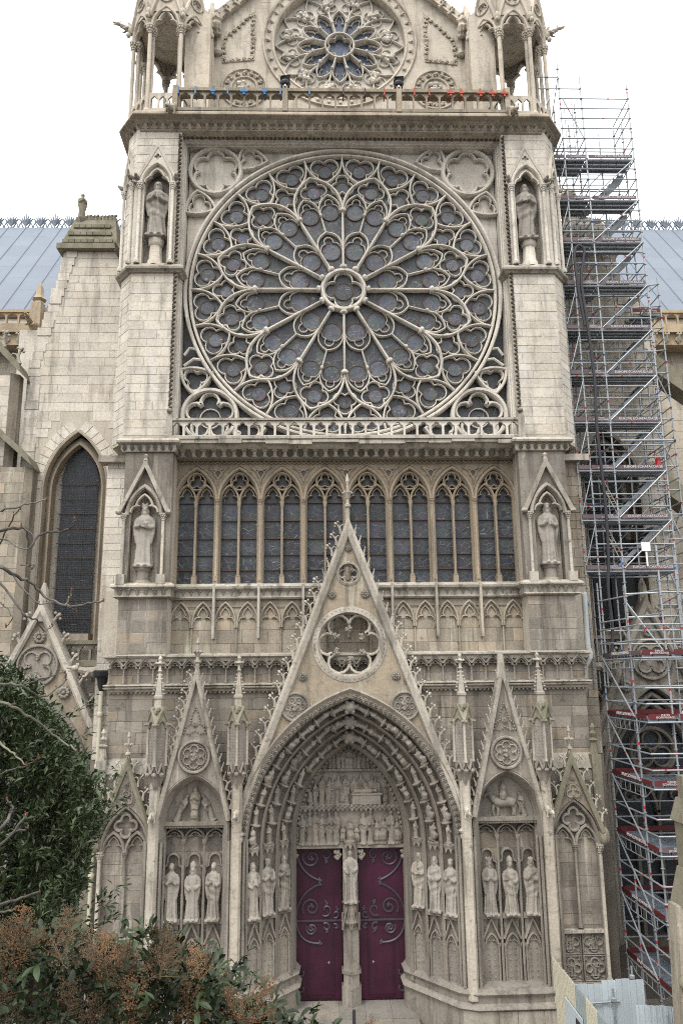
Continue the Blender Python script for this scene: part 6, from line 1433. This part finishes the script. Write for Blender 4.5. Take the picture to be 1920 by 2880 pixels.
# lower scaffold running out along the chapel
SL = Scaf('scaffold', 'lower scaffold with red toe boards and perforated decks in front of the dark chapel')
LZ = [12.1, 10.05, 8.0, 6.03, 4.08, 2.1]; LX = [9.55, 10.5, 10.95, 12.3, 13.6]; LY = [.55, -.75, -2.1, -3.0]
for x, y, zt_ in ((9.5, .55, 14.9), (9.5, -.75, 5.0), (9.5, -2.1, 15.6), (9.55, -2.95, 6.5), (10.5, -2.6, 15.8), (10.9, -3.0, 15.4), (12.3, -3.0, 14.6), (13.6, -3.0, 14.6), (10.5, .55, 14.8), (10.95, -2.2, 10.6), (12.3, -1.5, 12.6)): SL.std(x, y, -.1, zt_)
for k, z in enumerate(LZ):
    SL.deck(9.55, 10.45, -2.9, .5, z, 'deckl'); SL.deck(10.5, 13.8, -3.0, -.6, z, 'deckl')
    t_ = MB().box(9.475, 9.505, -2.9, .5, z+.02, z+.16).build('toe_board', 'toer' if k else 'toe', SL.root, smooth=False)
    link('lettering', TXT1, t_, T(9.47, -1.2, z+.11) @ RZ(-pi/2) @ SCL(.9, 1, .9))
    SL.toe(9.55, 10.45, -2.95, z+.02, 2, 'toer' if k != 3 else 'toe'); SL.toe(10.55, 13.7, -3.05, z+.02, 1 if k == 0 else 0, 'toer'); SL.toe(9.6, 13.5, .52, z+.02, 0, 'toer')
    for dz in (-.08, .5, 1.0):
        SL.bar((9.5, .55, z+dz), (9.5, -3.0, z+dz), name='transom', tape=.5); SL.bar((9.5, -3.0, z+dz), (10.5, -3.0, z+dz)); SL.bar((10.5, -3.0, z+dz), (13.8, -3.0, z+dz), tape=.5); SL.bar((9.5, .55, z+dz), (13.6, .55, z+dz), tape=.2)
    if k: SL.bar((9.46, .5, LZ[k-1]), (9.46, -2.05, z+.05), .028, 'brace', .7)
    # lattice under the cantilevered edge
    lt_ = MB(); lt_.tube([(9.5, .4, z-.08), (9.5, -.2, z-.4), (9.5, -2.3, z-.4), (9.5, -2.9, z-.08)], .018, 5)
    for q in range(6): lt_.tube([(9.5, -.2-q*.42, z-.08), (9.5, -.2-q*.42, z-.4)], .012, 4)
    lt_.build('lattice_beam', 'zinc', SL.root)
    if 0 < k < 4:
        st = MB()
        for dy in (-2.5, -2.0): st.hexa([(11.0, dy, z+.1), (11.0, dy+.03, z+.1), (11.0, dy+.03, z-.1), (11.0, dy, z-.1), (12.9, dy, LZ[k-1]), (12.9, dy+.03, LZ[k-1]), (12.9, dy+.03, LZ[k-1]-.2), (12.9, dy, LZ[k-1]-.2)])
        STR = st.build('stair_stringers', 'white', SL.root, smooth=False)
        for q in range(8): t = (q+.5)/8; x = 11.0+1.9*t; zz_ = z+(LZ[k-1]-z)*t; MB().box(x-.1, x+.1, -2.48, -2.0, zz_-.02, zz_).build('stair_tread', 'zinc', STR, smooth=False)
for z in (13.4, 14.2): SL.bar((9.5, .55, z), (10.5, -2.6, z+.1)); SL.bar((10.5, -2.6, z), (13.6, -3, z)); SL.bar((9.5, -2.1, z), (12.3, -3, z))
SL.bar((9.5, -2.1, 13.9), (10.5, -2.6, 12.1), .03, 'brace', 1); SL.bar((12.4, -3.05, 13.6), (11.0, -3.05, 12.2), .03, 'brace', 1)
# things on the scaffold
def hose(pts, n=10):
    P = [Vector(p) for p in pts]; out_ = []
    for i in range(len(P)-1):
        p0, p1, p2, p3 = P[max(i-1, 0)], P[i], P[i+1], P[min(i+2, len(P)-1)]
        for j in range(n):
            t = j/n; out_.append(tuple(.5*((2*p1)+(-p0+p2)*t+(2*p0-5*p1+4*p2-p3)*t*t+(-p0+3*p1-3*p2+p3)*t**3)))
    return out_+[tuple(P[-1])]
cb_ = MB().tube(hose([(9.75, .2, 25.3), (9.6, .2, 27.0), (9.55, .2, 28.3), (9.62, .2, 28.75), (9.8, .2, 28.9), (9.98, .2, 28.7), (9.9, .2, 28.2), (9.75, .2, 27.2), (9.85, .2, 25.4), (9.95, .2, 23), (9.88, .2, 21), (9.95, .2, 18), (9.9, .2, 16), (9.78, .2, 14.6), (9.82, .2, 13.2), (9.7, .2, 12.2)]), .062, 8)
tag(cb_.build('hose', 'cable'), 'thick dark hose looped over the scaffold and hanging down its front', 'hose')
tag(MB().tube(hose([(12.0, -2.0, 16.9), (12.0, -2.1, 15.6), (12.3, -2.4, 15.2), (12.45, -3.1, 15.0), (12.5, -3.15, 13.5), (12.5, -3.15, 12.2)]), .085, 8).build('hose', 'blue'), 'bright blue plastic hose hanging at the right edge of the scaffold', 'hose')
sg = MB().box(11.24, 11.58, .3, .33, 16.08, 16.42).box(11.38, 11.44, .3, .34, 15.5, 16.05)
tag(sg.build('sign_board', 'white', smooth=False), 'small blank white board on a stick standing on the scaffold', 'sign')
fe = MB().lathe((12.35, .6), [(.02, 19.35), (.1, 19.36), (.1, 19.8), (.06, 19.9), (.03, 19.95)], 10); tag(fe.build('fire_extinguisher', 'tag'), 'red extinguisher standing on a scaffold deck', 'extinguisher')
FEH = MB().tube([(12.35, .6, 19.93), (12.27, .55, 19.97)], .015, 5).build('handle', 'black', bpy.data.objects['fire_extinguisher'])
rp_ = MB().tube([(10.7, .2, 20.45), (12.9, .2, 20.45)], .045, 8).build('steel_tube', 'zinc'); tag(rp_, 'loose horizontal steel tube tied across the scaffold front', 'tube')
for q in (10.7, 12.88): MB().tube([(q, .2, 20.45), (q+.06, .2, 20.45)], .06, 8).build('rusty_collar', 'iron', rp_)
for i, (x0, z0) in enumerate(((9.95, 17.4), (9.98, 15.42))):
    l2 = MB()
    for q in (0, .16): l2.tube([(x0+q, .9, z0+1.9), (x0+.75+q, .75, z0)], .02, 5)
    for q in range(9): t = (q+.5)/9; l2.tube([(x0+.75*t, .9-.15*t, z0+1.9-1.9*t), (x0+.16+.75*t, .9-.15*t, z0+1.9-1.9*t)], .013, 5)
    tag(l2.build('ladder', 'hoard'), 'cream ladder leaning inside the scaffold, '+('upper of two' if i == 0 else 'lower of two'), 'ladder')

# ---- floodlights wrapped in black and straps clamped on the top balustrade
for x, nm in ((-2.36, 'left'), (2.36, 'right')):
    f = MB(); f.box(-.2, .2, -.16, .16, .06, .46); f.hexa([(-.24, -.2, .4), (.24, -.2, .36), (.22, .1, .5), (-.24, .1, .44), (-.2, -.3, .5), (.26, -.28, .56), (.2, .0, .58), (-.22, 0, .52)]); f.ell((.0, -.1, .25), (.26, .2, .2), 8, 6)
    F = tag(f.build('floodlight', 'black', Mx=T(x, -.8, 35.48) @ SCL(.85), smooth=False), 'floodlight wrapped in black sheeting on the top balustrade, '+nm+' of the two', 'floodlight')
    MB().box(-.03, .03, -.2, -.15, -.1, .14).ell((0, -.18, .05), (.06, .05, .09), 6, 4).build('bracket', 'white', F)
SX = [(-6.75, 'blue', 0), (-6.05, 'lblue', 0), (-5.32, 'blue', 1), (-4.72, 'lblue', 0), (-4.05, 'blue', 2), (-3.2, 'blue', 1), (-2.9+.35, 'lblue', 0), (-1.35, 'lblue', 0), (.05, 'cable', 0), (.95, 'cable', 0), (1.75, 'orangep', 0), (3.0, 'orangep', 0), (3.62, 'orangep', 0), (4.5, 'orangep', 2), (4.95, 'orangep', 1), (5.75, 'orangep', 2), (6.25, 'orangep', 2), (6.75, 'orangep', 2)]
for i, (x, mt, b) in enumerate(SX):
    m = MB(); m.box(-.025, .025, -.98, -.965, 35.07, 35.42); m.box(-.025, .025, -.98, -.6, 35.41, 35.425); m.box(-.025, .025, -.615, -.6, 35.07, 35.42); m.box(-.025, .025, -.98, -.6, 35.07, 35.085)
    o = m.build('strap', mt, Mx=T(x, 0, 0), smooth=False)
    cn_ = {'blue': 'blue', 'lblue': 'pale blue', 'cable': 'dark', 'orangep': 'orange'}[mt]
    same = [q for q in SX if q[1] == mt and (q[2] > 0) == (b > 0)]; k = same.index((x, mt, b))+1; o_n = ['first', 'second', 'third', 'fourth', 'fifth', 'sixth'][k-1]
    tag(o, f"{cn_} strap {'with bulky clamp ' if b else ''}round the top balustrade rail, {o_n} such from the left", 'strap', 'straps on the top balustrade')
    if b: MB().box(-.05-.05*b, .05+.05*b, -1.06, -.97, 35.12, 35.2).box(-.045, .045, -1.04, -.97, 35.02, 35.28).build('clamp', mt, o, smooth=False)
# ============================================================ GROUND, STEPS, HOARDING
gm = MB(); gm.add([(-900, -900, 0), (900, -900, 0), (900, 900, 0), (-900, 900, 0)], [(0, 1, 2, 3)])
tag(gm.build('ground', 'asphalt', smooth=False), kind='structure')
fc = MB().box(-14, 14, -16, 6, -.4, .004); tag(fc.build('forecourt', 'paving', smooth=False), kind='structure')
STP = tag(empty('portal_steps'), kind='structure')
for k in range(4):
    y = .5-.42*k; z = .56-.14*k
    for q in range(5): MB().box(-2.2+q*.88+.004, -2.2+(q+1)*.88-.004, y-.42 if k < 3 else y-.5, 1.3, z-.14, z-.002*q).build('step_slab', 'paving', STP, smooth=False)
def atp(x, y, Y):
    v = fw+r2*((x-960)/2141.54)-u2*((y-1440)/2141.54); t = (Y+CD)/v.y
    return Vector((CX+v.x*t, Y, CZ+v.z*t))
def corr(a, b, h0, h1, z0, wave=.16, d=.04):
    L = hypot(b[0]-a[0], b[1]-a[1]); u = ((b[0]-a[0])/L, (b[1]-a[1])/L); n_ = (-u[1], u[0]); n = max(1, int(L/wave)); pts = []
    for i in range(n):
        for t, o in ((0, 0), (.4, 0), (.5, d), (.9, d)): pts.append(((i+t)*L/n, o))
    pts.append((L, 0)); m = MB(); v = []; f = []
    for (s_, o) in pts:
        x, y = a[0]+u[0]*s_+n_[0]*o, a[1]+u[1]*s_+n_[1]*o; h = h0+(h1-h0)*s_/L
        v += [(x, y, z0), (x, y, h), (x+n_[0]*.008, y+n_[1]*.008, h), (x+n_[0]*.008, y+n_[1]*.008, z0)]
    for i in range(len(pts)-1):
        for k in range(4): f.append((i*4+k, (i+1)*4+k, (i+1)*4+(k+1) % 4, i*4+(k+1) % 4))
    return m.add(v, f)
HO = tag(empty('site_hoarding', (6.35, -3, 0)), 'cream and grey corrugated site hoarding standing at the foot of the front, right', 'hoarding')
HO.location = (0, 0, 0)
for y0, y1, mt in ((-1.5, -2.6, 'hoard'), (-2.6, -3.74, 'hoard'), (-3.76, -4.65, 'hoardg'), (-4.67, -5.6, 'hoard'), (-5.62, -6.6, 'hoardg'), (-6.6, -7.6, 'hoard')): corr((6.32, y0), (6.32, y1), 2.72, 2.7, .02, .13, .03).build('panel', mt, HO, smooth=False)
MB().box(6.26, 6.3, -4.4, -2.85, .02, 2.05).build('site_door', 'hoardw', HO, smooth=False)
MB().box(6.24, 6.27, -4.42, -3.9, .02, 1.9).build('doorway_shade', 'black', HO, smooth=False)  # flat black panel painted as the unlit inside of the doorway
rh = random.Random(9)
for k in range(5): x = 6.42+k*.42; h = 2.55+(.1 if k > 1 else 0)+rh.uniform(-.02, .02); corr((x, -3.3), (x+.415, -3.3), h, h, .02, .21, .03).build('panel', 'hoardw', HO, smooth=False)
for k in range(3): x = 7.75+k*.33; corr((x, -4.6), (x+.325, -4.6), 2.45, 2.45-.03*k, .02, .16, .03).build('panel', 'hoardw', HO, smooth=False)
for k in range(4): corr((8.74, -4.62-k*.5), (8.74-.02, -5.11-k*.5), 2.42, 2.4, .02, .16, .03).build('panel', 'hoardw', HO, smooth=False)
for a, b in (((6.6, -3.36, 2.05), (7.75, -3.36, 2.1)), ((6.9, -4.7, 1.75), (8.6, -4.7, 1.8)), ((6.9, -3.36, 1.3), (8.5, -3.36, 1.35))): MB().tube([a, b], .03, 6).build('rail', 'zinc', HO)
for x, y, h in ((7.55, -3.4, 2.45), (8.55, -4.75, 2.25), (6.55, -1.35, 2.75), (8.3, -3.0, 2.9)): MB().tube([(x, y, 0), (x, y, h)], .03, 6).lathe((x, y), [(.05, h-.35), (.08, h-.33), (.08, h-.25), (.05, h-.23)], 6).build('post', 'zinc', HO)
pt_ = atp(995, 2840, -4.5); tag(MB().lathe((pt_.x, -4.5), [(.05, 0), (.05, pt_.z-.05), (.03, pt_.z)], 8).build('bollard', 'black'), 'thin black post in front of the portal steps', 'post')
# mossy pier at the right edge
pe = MB(); yq = -6.2
pe.hexa([(8.25, yq, 0), (10.6, yq, 0), (10.6, yq+.6, 0), (8.25, yq+.6, 0), (8.5, yq, 5.4), (10.4, yq, 5.4), (10.4, yq+.6, 5.4), (8.5, yq+.6, 5.4)])
PE = tag(pe.build('stone_pier', 'mid', smooth=False), 'mossy pale stone pier cut off by the right edge of the picture', 'pier')
pk = MB(); pk.hexa([(8.62, yq-.05, 5.4), (10.5, yq-.05, 5.4), (10.5, yq+.7, 5.4), (8.62, yq+.7, 5.4), (8.85, yq+.1, 6.3), (10.3, yq+.1, 6.3), (10.3, yq+.6, 6.3), (8.85, yq+.6, 6.3)]); pk.build('weathered_cap', 'moss', PE, smooth=False)
pk = MB(); pk.box(8.9, 10.3, yq, yq+.6, 6.2, 7.6); pk.hexa([(8.82, yq-.05, 7.5), (10.4, yq-.05, 7.5), (10.4, yq+.7, 7.5), (8.82, yq+.7, 7.5), (9.0, yq+.1, 8.1), (10.3, yq+.1, 8.1), (10.3, yq+.6, 8.1), (9.0, yq+.6, 8.1)]); pk.box(9.04, 10.3, yq+.15, yq+.5, 8.1, 8.7); pk.build('upper_block', 'moss', PE, smooth=False)
pk = MB(); 
for c, r in (((8.98, yq-.1, 7.2), .17), ((8.9, yq-.12, 7.0), .13), ((9.0, yq-.15, 6.85), .14), ((8.5, yq-.08, 3.6), .2), ((8.56, yq-.1, 3.42), .17)): pk.ell(c, (r, r, r*.9), 8, 6)
pk.build('carved_head', 'moss', PE)

# ============================================================ VEGETATION
M['leafd'] = flat('dark_evergreen_leaf', (.038, .054, .02), .48, 0, .45, 3, .5); M['leafp'] = flat('privet_leaf', (.034, .052, .02), .5, 0, .45, 4, .3)
M['seed'] = flat('orange_brown_seed', (.15, .078, .036), .85, 0, .45, 5); M['bark'] = flat('grey_bark', (.095, .085, .075), .85, 0, .3, 12); M['bud'] = flat('red_bud', (.13, .04, .03), .6); M['lich'] = flat('lichened_bark', (.125, .12, .085), .9, 0, .35, 9)
rv = random.Random(33)
def leaf_geo(L, W_, droop=.12, fold=.25):
    v = [(0, 0, 0)]; f = []
    for t, w_ in ((.3, .8), (.6, 1.), (.85, .55)):
        x = L*t; z = -droop*L*t*t
        v += [(x, -W_/2*w_, z+fold*W_/2*w_), (x, 0, z), (x, W_/2*w_, z+fold*W_/2*w_)]
    v.append((L, 0, -droop*L))
    f = [(0, 1, 2), (0, 2, 3), (1, 4, 5, 2), (2, 5, 6, 3), (4, 7, 8, 5), (5, 8, 9, 6), (7, 10, 8), (8, 10, 9)]
    return v, f
def rand_rot(up=.3):
    d = Vector((rv.gauss(0, 1), rv.gauss(0, 1), rv.gauss(0, .7)+up)).normalized(); q = d.to_track_quat('X', 'Z'); return q.to_matrix().to_4x4() @ RX(rv.uniform(-.9, .9))
# dense evergreen tree on the left
ET = tag(empty('evergreen_tree', (-8.2, -17.5, 0)), 'dense dark-green evergreen tree in front of the chapel, left', 'tree')
ET.location = (0, 0, 0)
tk = MB(); tk.tube([(-7.6, -17.5, 0), (-7.5, -17.4, 3), (-7.2, -17.6, 5.5), (-6.8, -17.5, 8)], [.24, .2, .15, .06], 9)
for k in range(9):
    a = rv.uniform(0, 6.28); z = rv.uniform(3.5, 7); tk.tube([(-7.3, -17.5, z), (-7.1+cos(a)*.9, -17.5+sin(a)*.8, z+.7), (-6.9+cos(a)*1.9, -17.5+sin(a)*1.5, z+1.2)], [.09, .06, .025], 6)
tk.build('trunk', 'bark', ET)
cr = MB(); lv, lf_ = [(0, 0, 0), (.055, -.019, .006), (.055, 0, -.004), (.055, .019, .006), (.105, 0, -.014)], [(0, 1, 2), (0, 2, 3), (1, 4, 2), (2, 4, 3)]
def crown_ok(p):   # silhouette of the visible right half, as seen from the forecourt
    return True
outline = [(1862, 26), (1890, 60), (1930, 120), (1990, 170), (2080, 235), (2180, 300), (2230, 335), (2300, 325), (2380, 300), (2430, 285), (2500, 260), (2600, 250), (2760, 260), (2900, 240)]
def xmax(y):
    for (y0, x0), (y1, x1) in zip(outline, outline[1:]):
        if y0 <= y <= y1: return x0+(x1-x0)*(y-y0)/(y1-y0)
    return 0
def twig(mb, c, d, L, n, lv_, lf2, stem=None):
    for k in range(n):
        t = rv.random(); p = c+d*(L*t)+Vector((rv.gauss(0, .03), rv.gauss(0, .03), rv.gauss(0, .03)))
        dd = (d*.8+Vector((rv.gauss(0, .7), rv.gauss(0, .7), rv.gauss(.1, .6)))).normalized()
        Mx = Matrix.Translation(p) @ dd.to_track_quat('X', 'Z').to_matrix().to_4x4() @ RX(rv.uniform(-.8, .8)) @ SCL(rv.uniform(.7, 1.25))
        mb.add([tuple(Mx @ Vector(q)) for q in lv_], lf2)
cent = Vector((-6.2, -17.3, 6.4)); nt_ = 0
while nt_ < 1150:
    y = rv.uniform(1850, 2860); xm = xmax(y); x = xm-abs(rv.gauss(0, 1))*130-rv.uniform(0, 40) if rv.random() < .35 else rv.uniform(-230, xm-15)
    if x < -260 or xm < 25: continue
    Y = -17.6+rv.uniform(-1.1, 1.3)
    p = atp(x-25, y, Y); d = (p-cent); d.normalize(); d = (d+Vector((rv.gauss(0, .4), rv.gauss(0, .4), rv.gauss(.15, .4)))).normalized()
    twig(cr, p-d*.3, d, .42, 46, lv, lf_); nt_ += 1
for (x, y) in ((255, 2000), (300, 2190), (345, 2270), (235, 2090), (330, 2310), (335, 2520), (300, 2560), (320, 2600), (285, 2620), (330, 2210)):
    p = atp(x, y, -17.6); twig(cr, p-Vector((.35, 0, .1)), Vector((.8, -.1, .45)).normalized(), .5, 26, lv, lf_)
tag(cr.build('crown', 'leafd', ET, smooth=False), kind='stuff')
# privet tree with dry orange-brown seed heads, close below the camera
PV = tag(empty('privet_tree'), 'privet shrub with dark leaves and rusty-orange dry seed heads, bottom left foreground', 'shrub')
tk = MB(); tk.tube([(-3.0, -22.4, 0), (-2.9, -22.3, 4), (-2.7, -22.3, 6.5)], [.2, .16, .1], 9)
ptop = [(0, 2540), (60, 2560), (140, 2545), (200, 2600), (280, 2620), (330, 2640), (400, 2610), (470, 2580), (520, 2575), (560, 2640), (620, 2680), (680, 2735), (740, 2790), (780, 2830), (830, 2850), (870, 2830), (905, 2860), (960, 2890), (1000, 2840), (1040, 2880), (1080, 2950)]
def ytop(x):
    for (x0, y0), (x1, y1) in zip(ptop, ptop[1:]):
        if x0 <= x <= x1: return y0+(y1-y0)*(x-x0)/(x1-x0)+32
    return 2600 if x < 0 else 3000
for k in range(26):
    x = rv.uniform(-100, 860); e = atp(x, ytop(x)+rv.uniform(90, 190), -22.6+rv.uniform(-.5, .6)); b = Vector((-2.7, -22.3, 6.4))
    tk.tube([tuple(b), tuple(b.lerp(e, .5)+Vector((rv.uniform(-.2, .2), rv.uniform(-.2, .2), -.15))), tuple(e)], [.045, .022, .007], 5)
tk.build('trunk', 'bark', PV)
pv, pf2 = leaf_geo(.078, .03, .2, .3); cr = MB()
leafmes = []
for k in range(6): leafmes.append(MB().add(*leaf_geo(.07+.008*k, .028+.0025*k, .12+.05*k, .3)).mesh('leaf', 'leafp', False))
cnt = 0
for k in range(360):
    x = rv.uniform(-120, 900); yt = ytop(x); y = yt+115+abs(rv.gauss(0, 1))*190
    if y > 3150: continue
    p = atp(x, y, -22.6+rv.uniform(-.75, .75)); d = Vector((rv.gauss(0, .5), rv.gauss(0, .5), .8)).normalized()
    if k < 36:
        for q in range(8):
            t = rv.random(); pp = p+d*(.3*t); dd = (d*.3+Vector((rv.gauss(0, .7), rv.gauss(0, .7), rv.gauss(-.2, .5)))).normalized()
            link('leaf', leafmes[rv.randrange(6)], PV, Matrix.Translation(pp) @ dd.to_track_quat('X', 'Z').to_matrix().to_4x4() @ RX(rv.uniform(-.7, .7)))
    else: twig(cr, p, d, .32, 24, pv, pf2)
tag(cr.build('foliage', 'leafp', PV, smooth=False), kind='stuff')
def panicle():
    m = MB(); L = rv.uniform(.2, .3)
    m.tube([(0, 0, 0), (.01, 0, L)], [.003, .0015], 3)
    for k in range(34):
        z = L*rv.uniform(.08, 1); a = rv.uniform(0, 6.28); r = .45*(L-z)+.035; e = Vector((cos(a)*r, sin(a)*r, z+.03)); s0 = Vector((0, 0, z-.02))
        m.tube([tuple(s0), tuple(e)], .0013, 3, caps=False)
        for q in range(9):
            t = rv.uniform(.3, 1.05); c = s0.lerp(e, t)+Vector((rv.gauss(0, .014), rv.gauss(0, .014), rv.gauss(0, .014))); r2_ = rv.uniform(.0035, .006)
            m.add([(c.x+r2_, c.y, c.z), (c.x-r2_*.5, c.y+r2_, c.z), (c.x-r2_*.5, c.y-r2_, c.z), (c.x, c.y, c.z+r2_*1.5)], [(0, 1, 2), (0, 1, 3), (1, 2, 3), (0, 2, 3)])
    return m
M['seed2'] = flat('dull_brown_seed', (.105, .07, .04), .85, 0, .4, 5)
pan_m = [panicle().mesh('seed_panicle', 'seed' if k % 2 else 'seed2', False) for k in range(8)]
for k in range(125):
    x = rv.uniform(-100, 900) if k % 22 else rv.uniform(900, 1040); yt = ytop(x); y = yt+(rv.uniform(0, 50) if k % 3 == 0 else abs(rv.gauss(0, 1))*170)+85
    if y > 3050: continue
    p = atp(x, y, -22.75+rv.uniform(-.7, .5)); link('seed_panicle', pan_m[rv.randrange(8)], PV, Matrix.Translation(p) @ RX(rv.uniform(-.6, .6)) @ RY(rv.uniform(-.6, .6)) @ RZ(rv.uniform(0, 6)) @ SCL(rv.uniform(.65, 1.1)))
# bare tree reaching in from the left
BT = tag(empty('bare_tree'), 'leafless tree with lichened twigs and red buds reaching in from the left edge', 'tree')
YB_ = -21.6
MB().tube([(-6.6, YB_-.3, 0), (-6.5, YB_-.2, 5), (-6.4, YB_, 9), (-6.3, YB_, 13)], [.2, .17, .13, .08], 9).build('trunk', 'lich', BT)
BR = [([(-160, 1500), (0, 1490), (70, 1485), (85, 1540), (110, 1505), (170, 1495), (205, 1480), (210, 1455)], .016), ([(-200, 1400), (-40, 1440), (30, 1430), (90, 1415), (130, 1405)], .013),
      ([(-200, 1520), (0, 1515), (60, 1545), (100, 1520), (60, 1480)], .01), ([(0, 1530), (40, 1450), (60, 1430)], .009), ([(-150, 1560), (-10, 1590), (50, 1625), (90, 1640), (130, 1680), (190, 1705), (235, 1700), (290, 1690)], .018), ([(185, 1702), (198, 1680), (203, 1655)], .008), ([(190, 1706), (215, 1718)], .007),
      ([(-100, 1610), (0, 1640), (60, 1720), (75, 1735), (100, 1740), (125, 1775), (150, 1760)], .012), ([(-100, 1660), (-10, 1690), (35, 1730), (20, 1760)], .009), ([(60, 1590), (95, 1590), (90, 1600)], .008), ([(0, 1590), (30, 1610), (100, 1690), (150, 1695)], .009),
      ([(-160, 1930), (-20, 1920), (60, 1930), (120, 1960), (180, 1920), (185, 1900)], .013), ([(-150, 1980), (0, 1975), (70, 2010), (140, 2055), (185, 2090), (215, 2110)], .015), ([(60, 1930), (130, 1905), (185, 1890)], .008), ([(0, 2090), (40, 2120), (75, 2150)], .01),
      ([(-100, 2360), (0, 2330), (30, 2290), (35, 2270), (20, 2250)], .016), ([(-100, 2400), (0, 2375), (60, 2310), (75, 2290)], .013), ([(20, 2350), (60, 2335), (80, 2330)], .009), ([(-120, 2545), (0, 2540), (60, 2525), (110, 2505)], .016), ([(-120, 2570), (0, 2562), (45, 2558)], .013), ([(-60, 2240), (20, 2170), (60, 2160), (110, 2130)], .008)]
for pts, r in BR:
    P3 = [atp(x, y, YB_+.25*sin(x*.02+r*300)) for x, y in pts]; pp = hose([tuple(p) for p in P3], 5); pp = [(a[0]+rv.gauss(0, .004), a[1]+rv.gauss(0, .004), a[2]+rv.gauss(0, .006)) for a in pp]
    n = len(pp); o = MB().tube(pp, [r*.95*(1-.6*i/n) for i in range(n)], 6).build('branch', 'lich' if rv.random() < .5 else 'bark', BT)
    bd_ = MB(); bd_.ell(pp[-1], (.009, .009, .016), 6, 4)
    for k in range(3):
        q = pp[rv.randrange(2, n)]; bd_.ell((q[0], q[1]-.01, q[2]+.018), (.005, .005, .009), 5, 4)
    tag(bd_.build('buds', 'bud', o), kind='stuff')
tag(HO, None, None)
flush_stones()
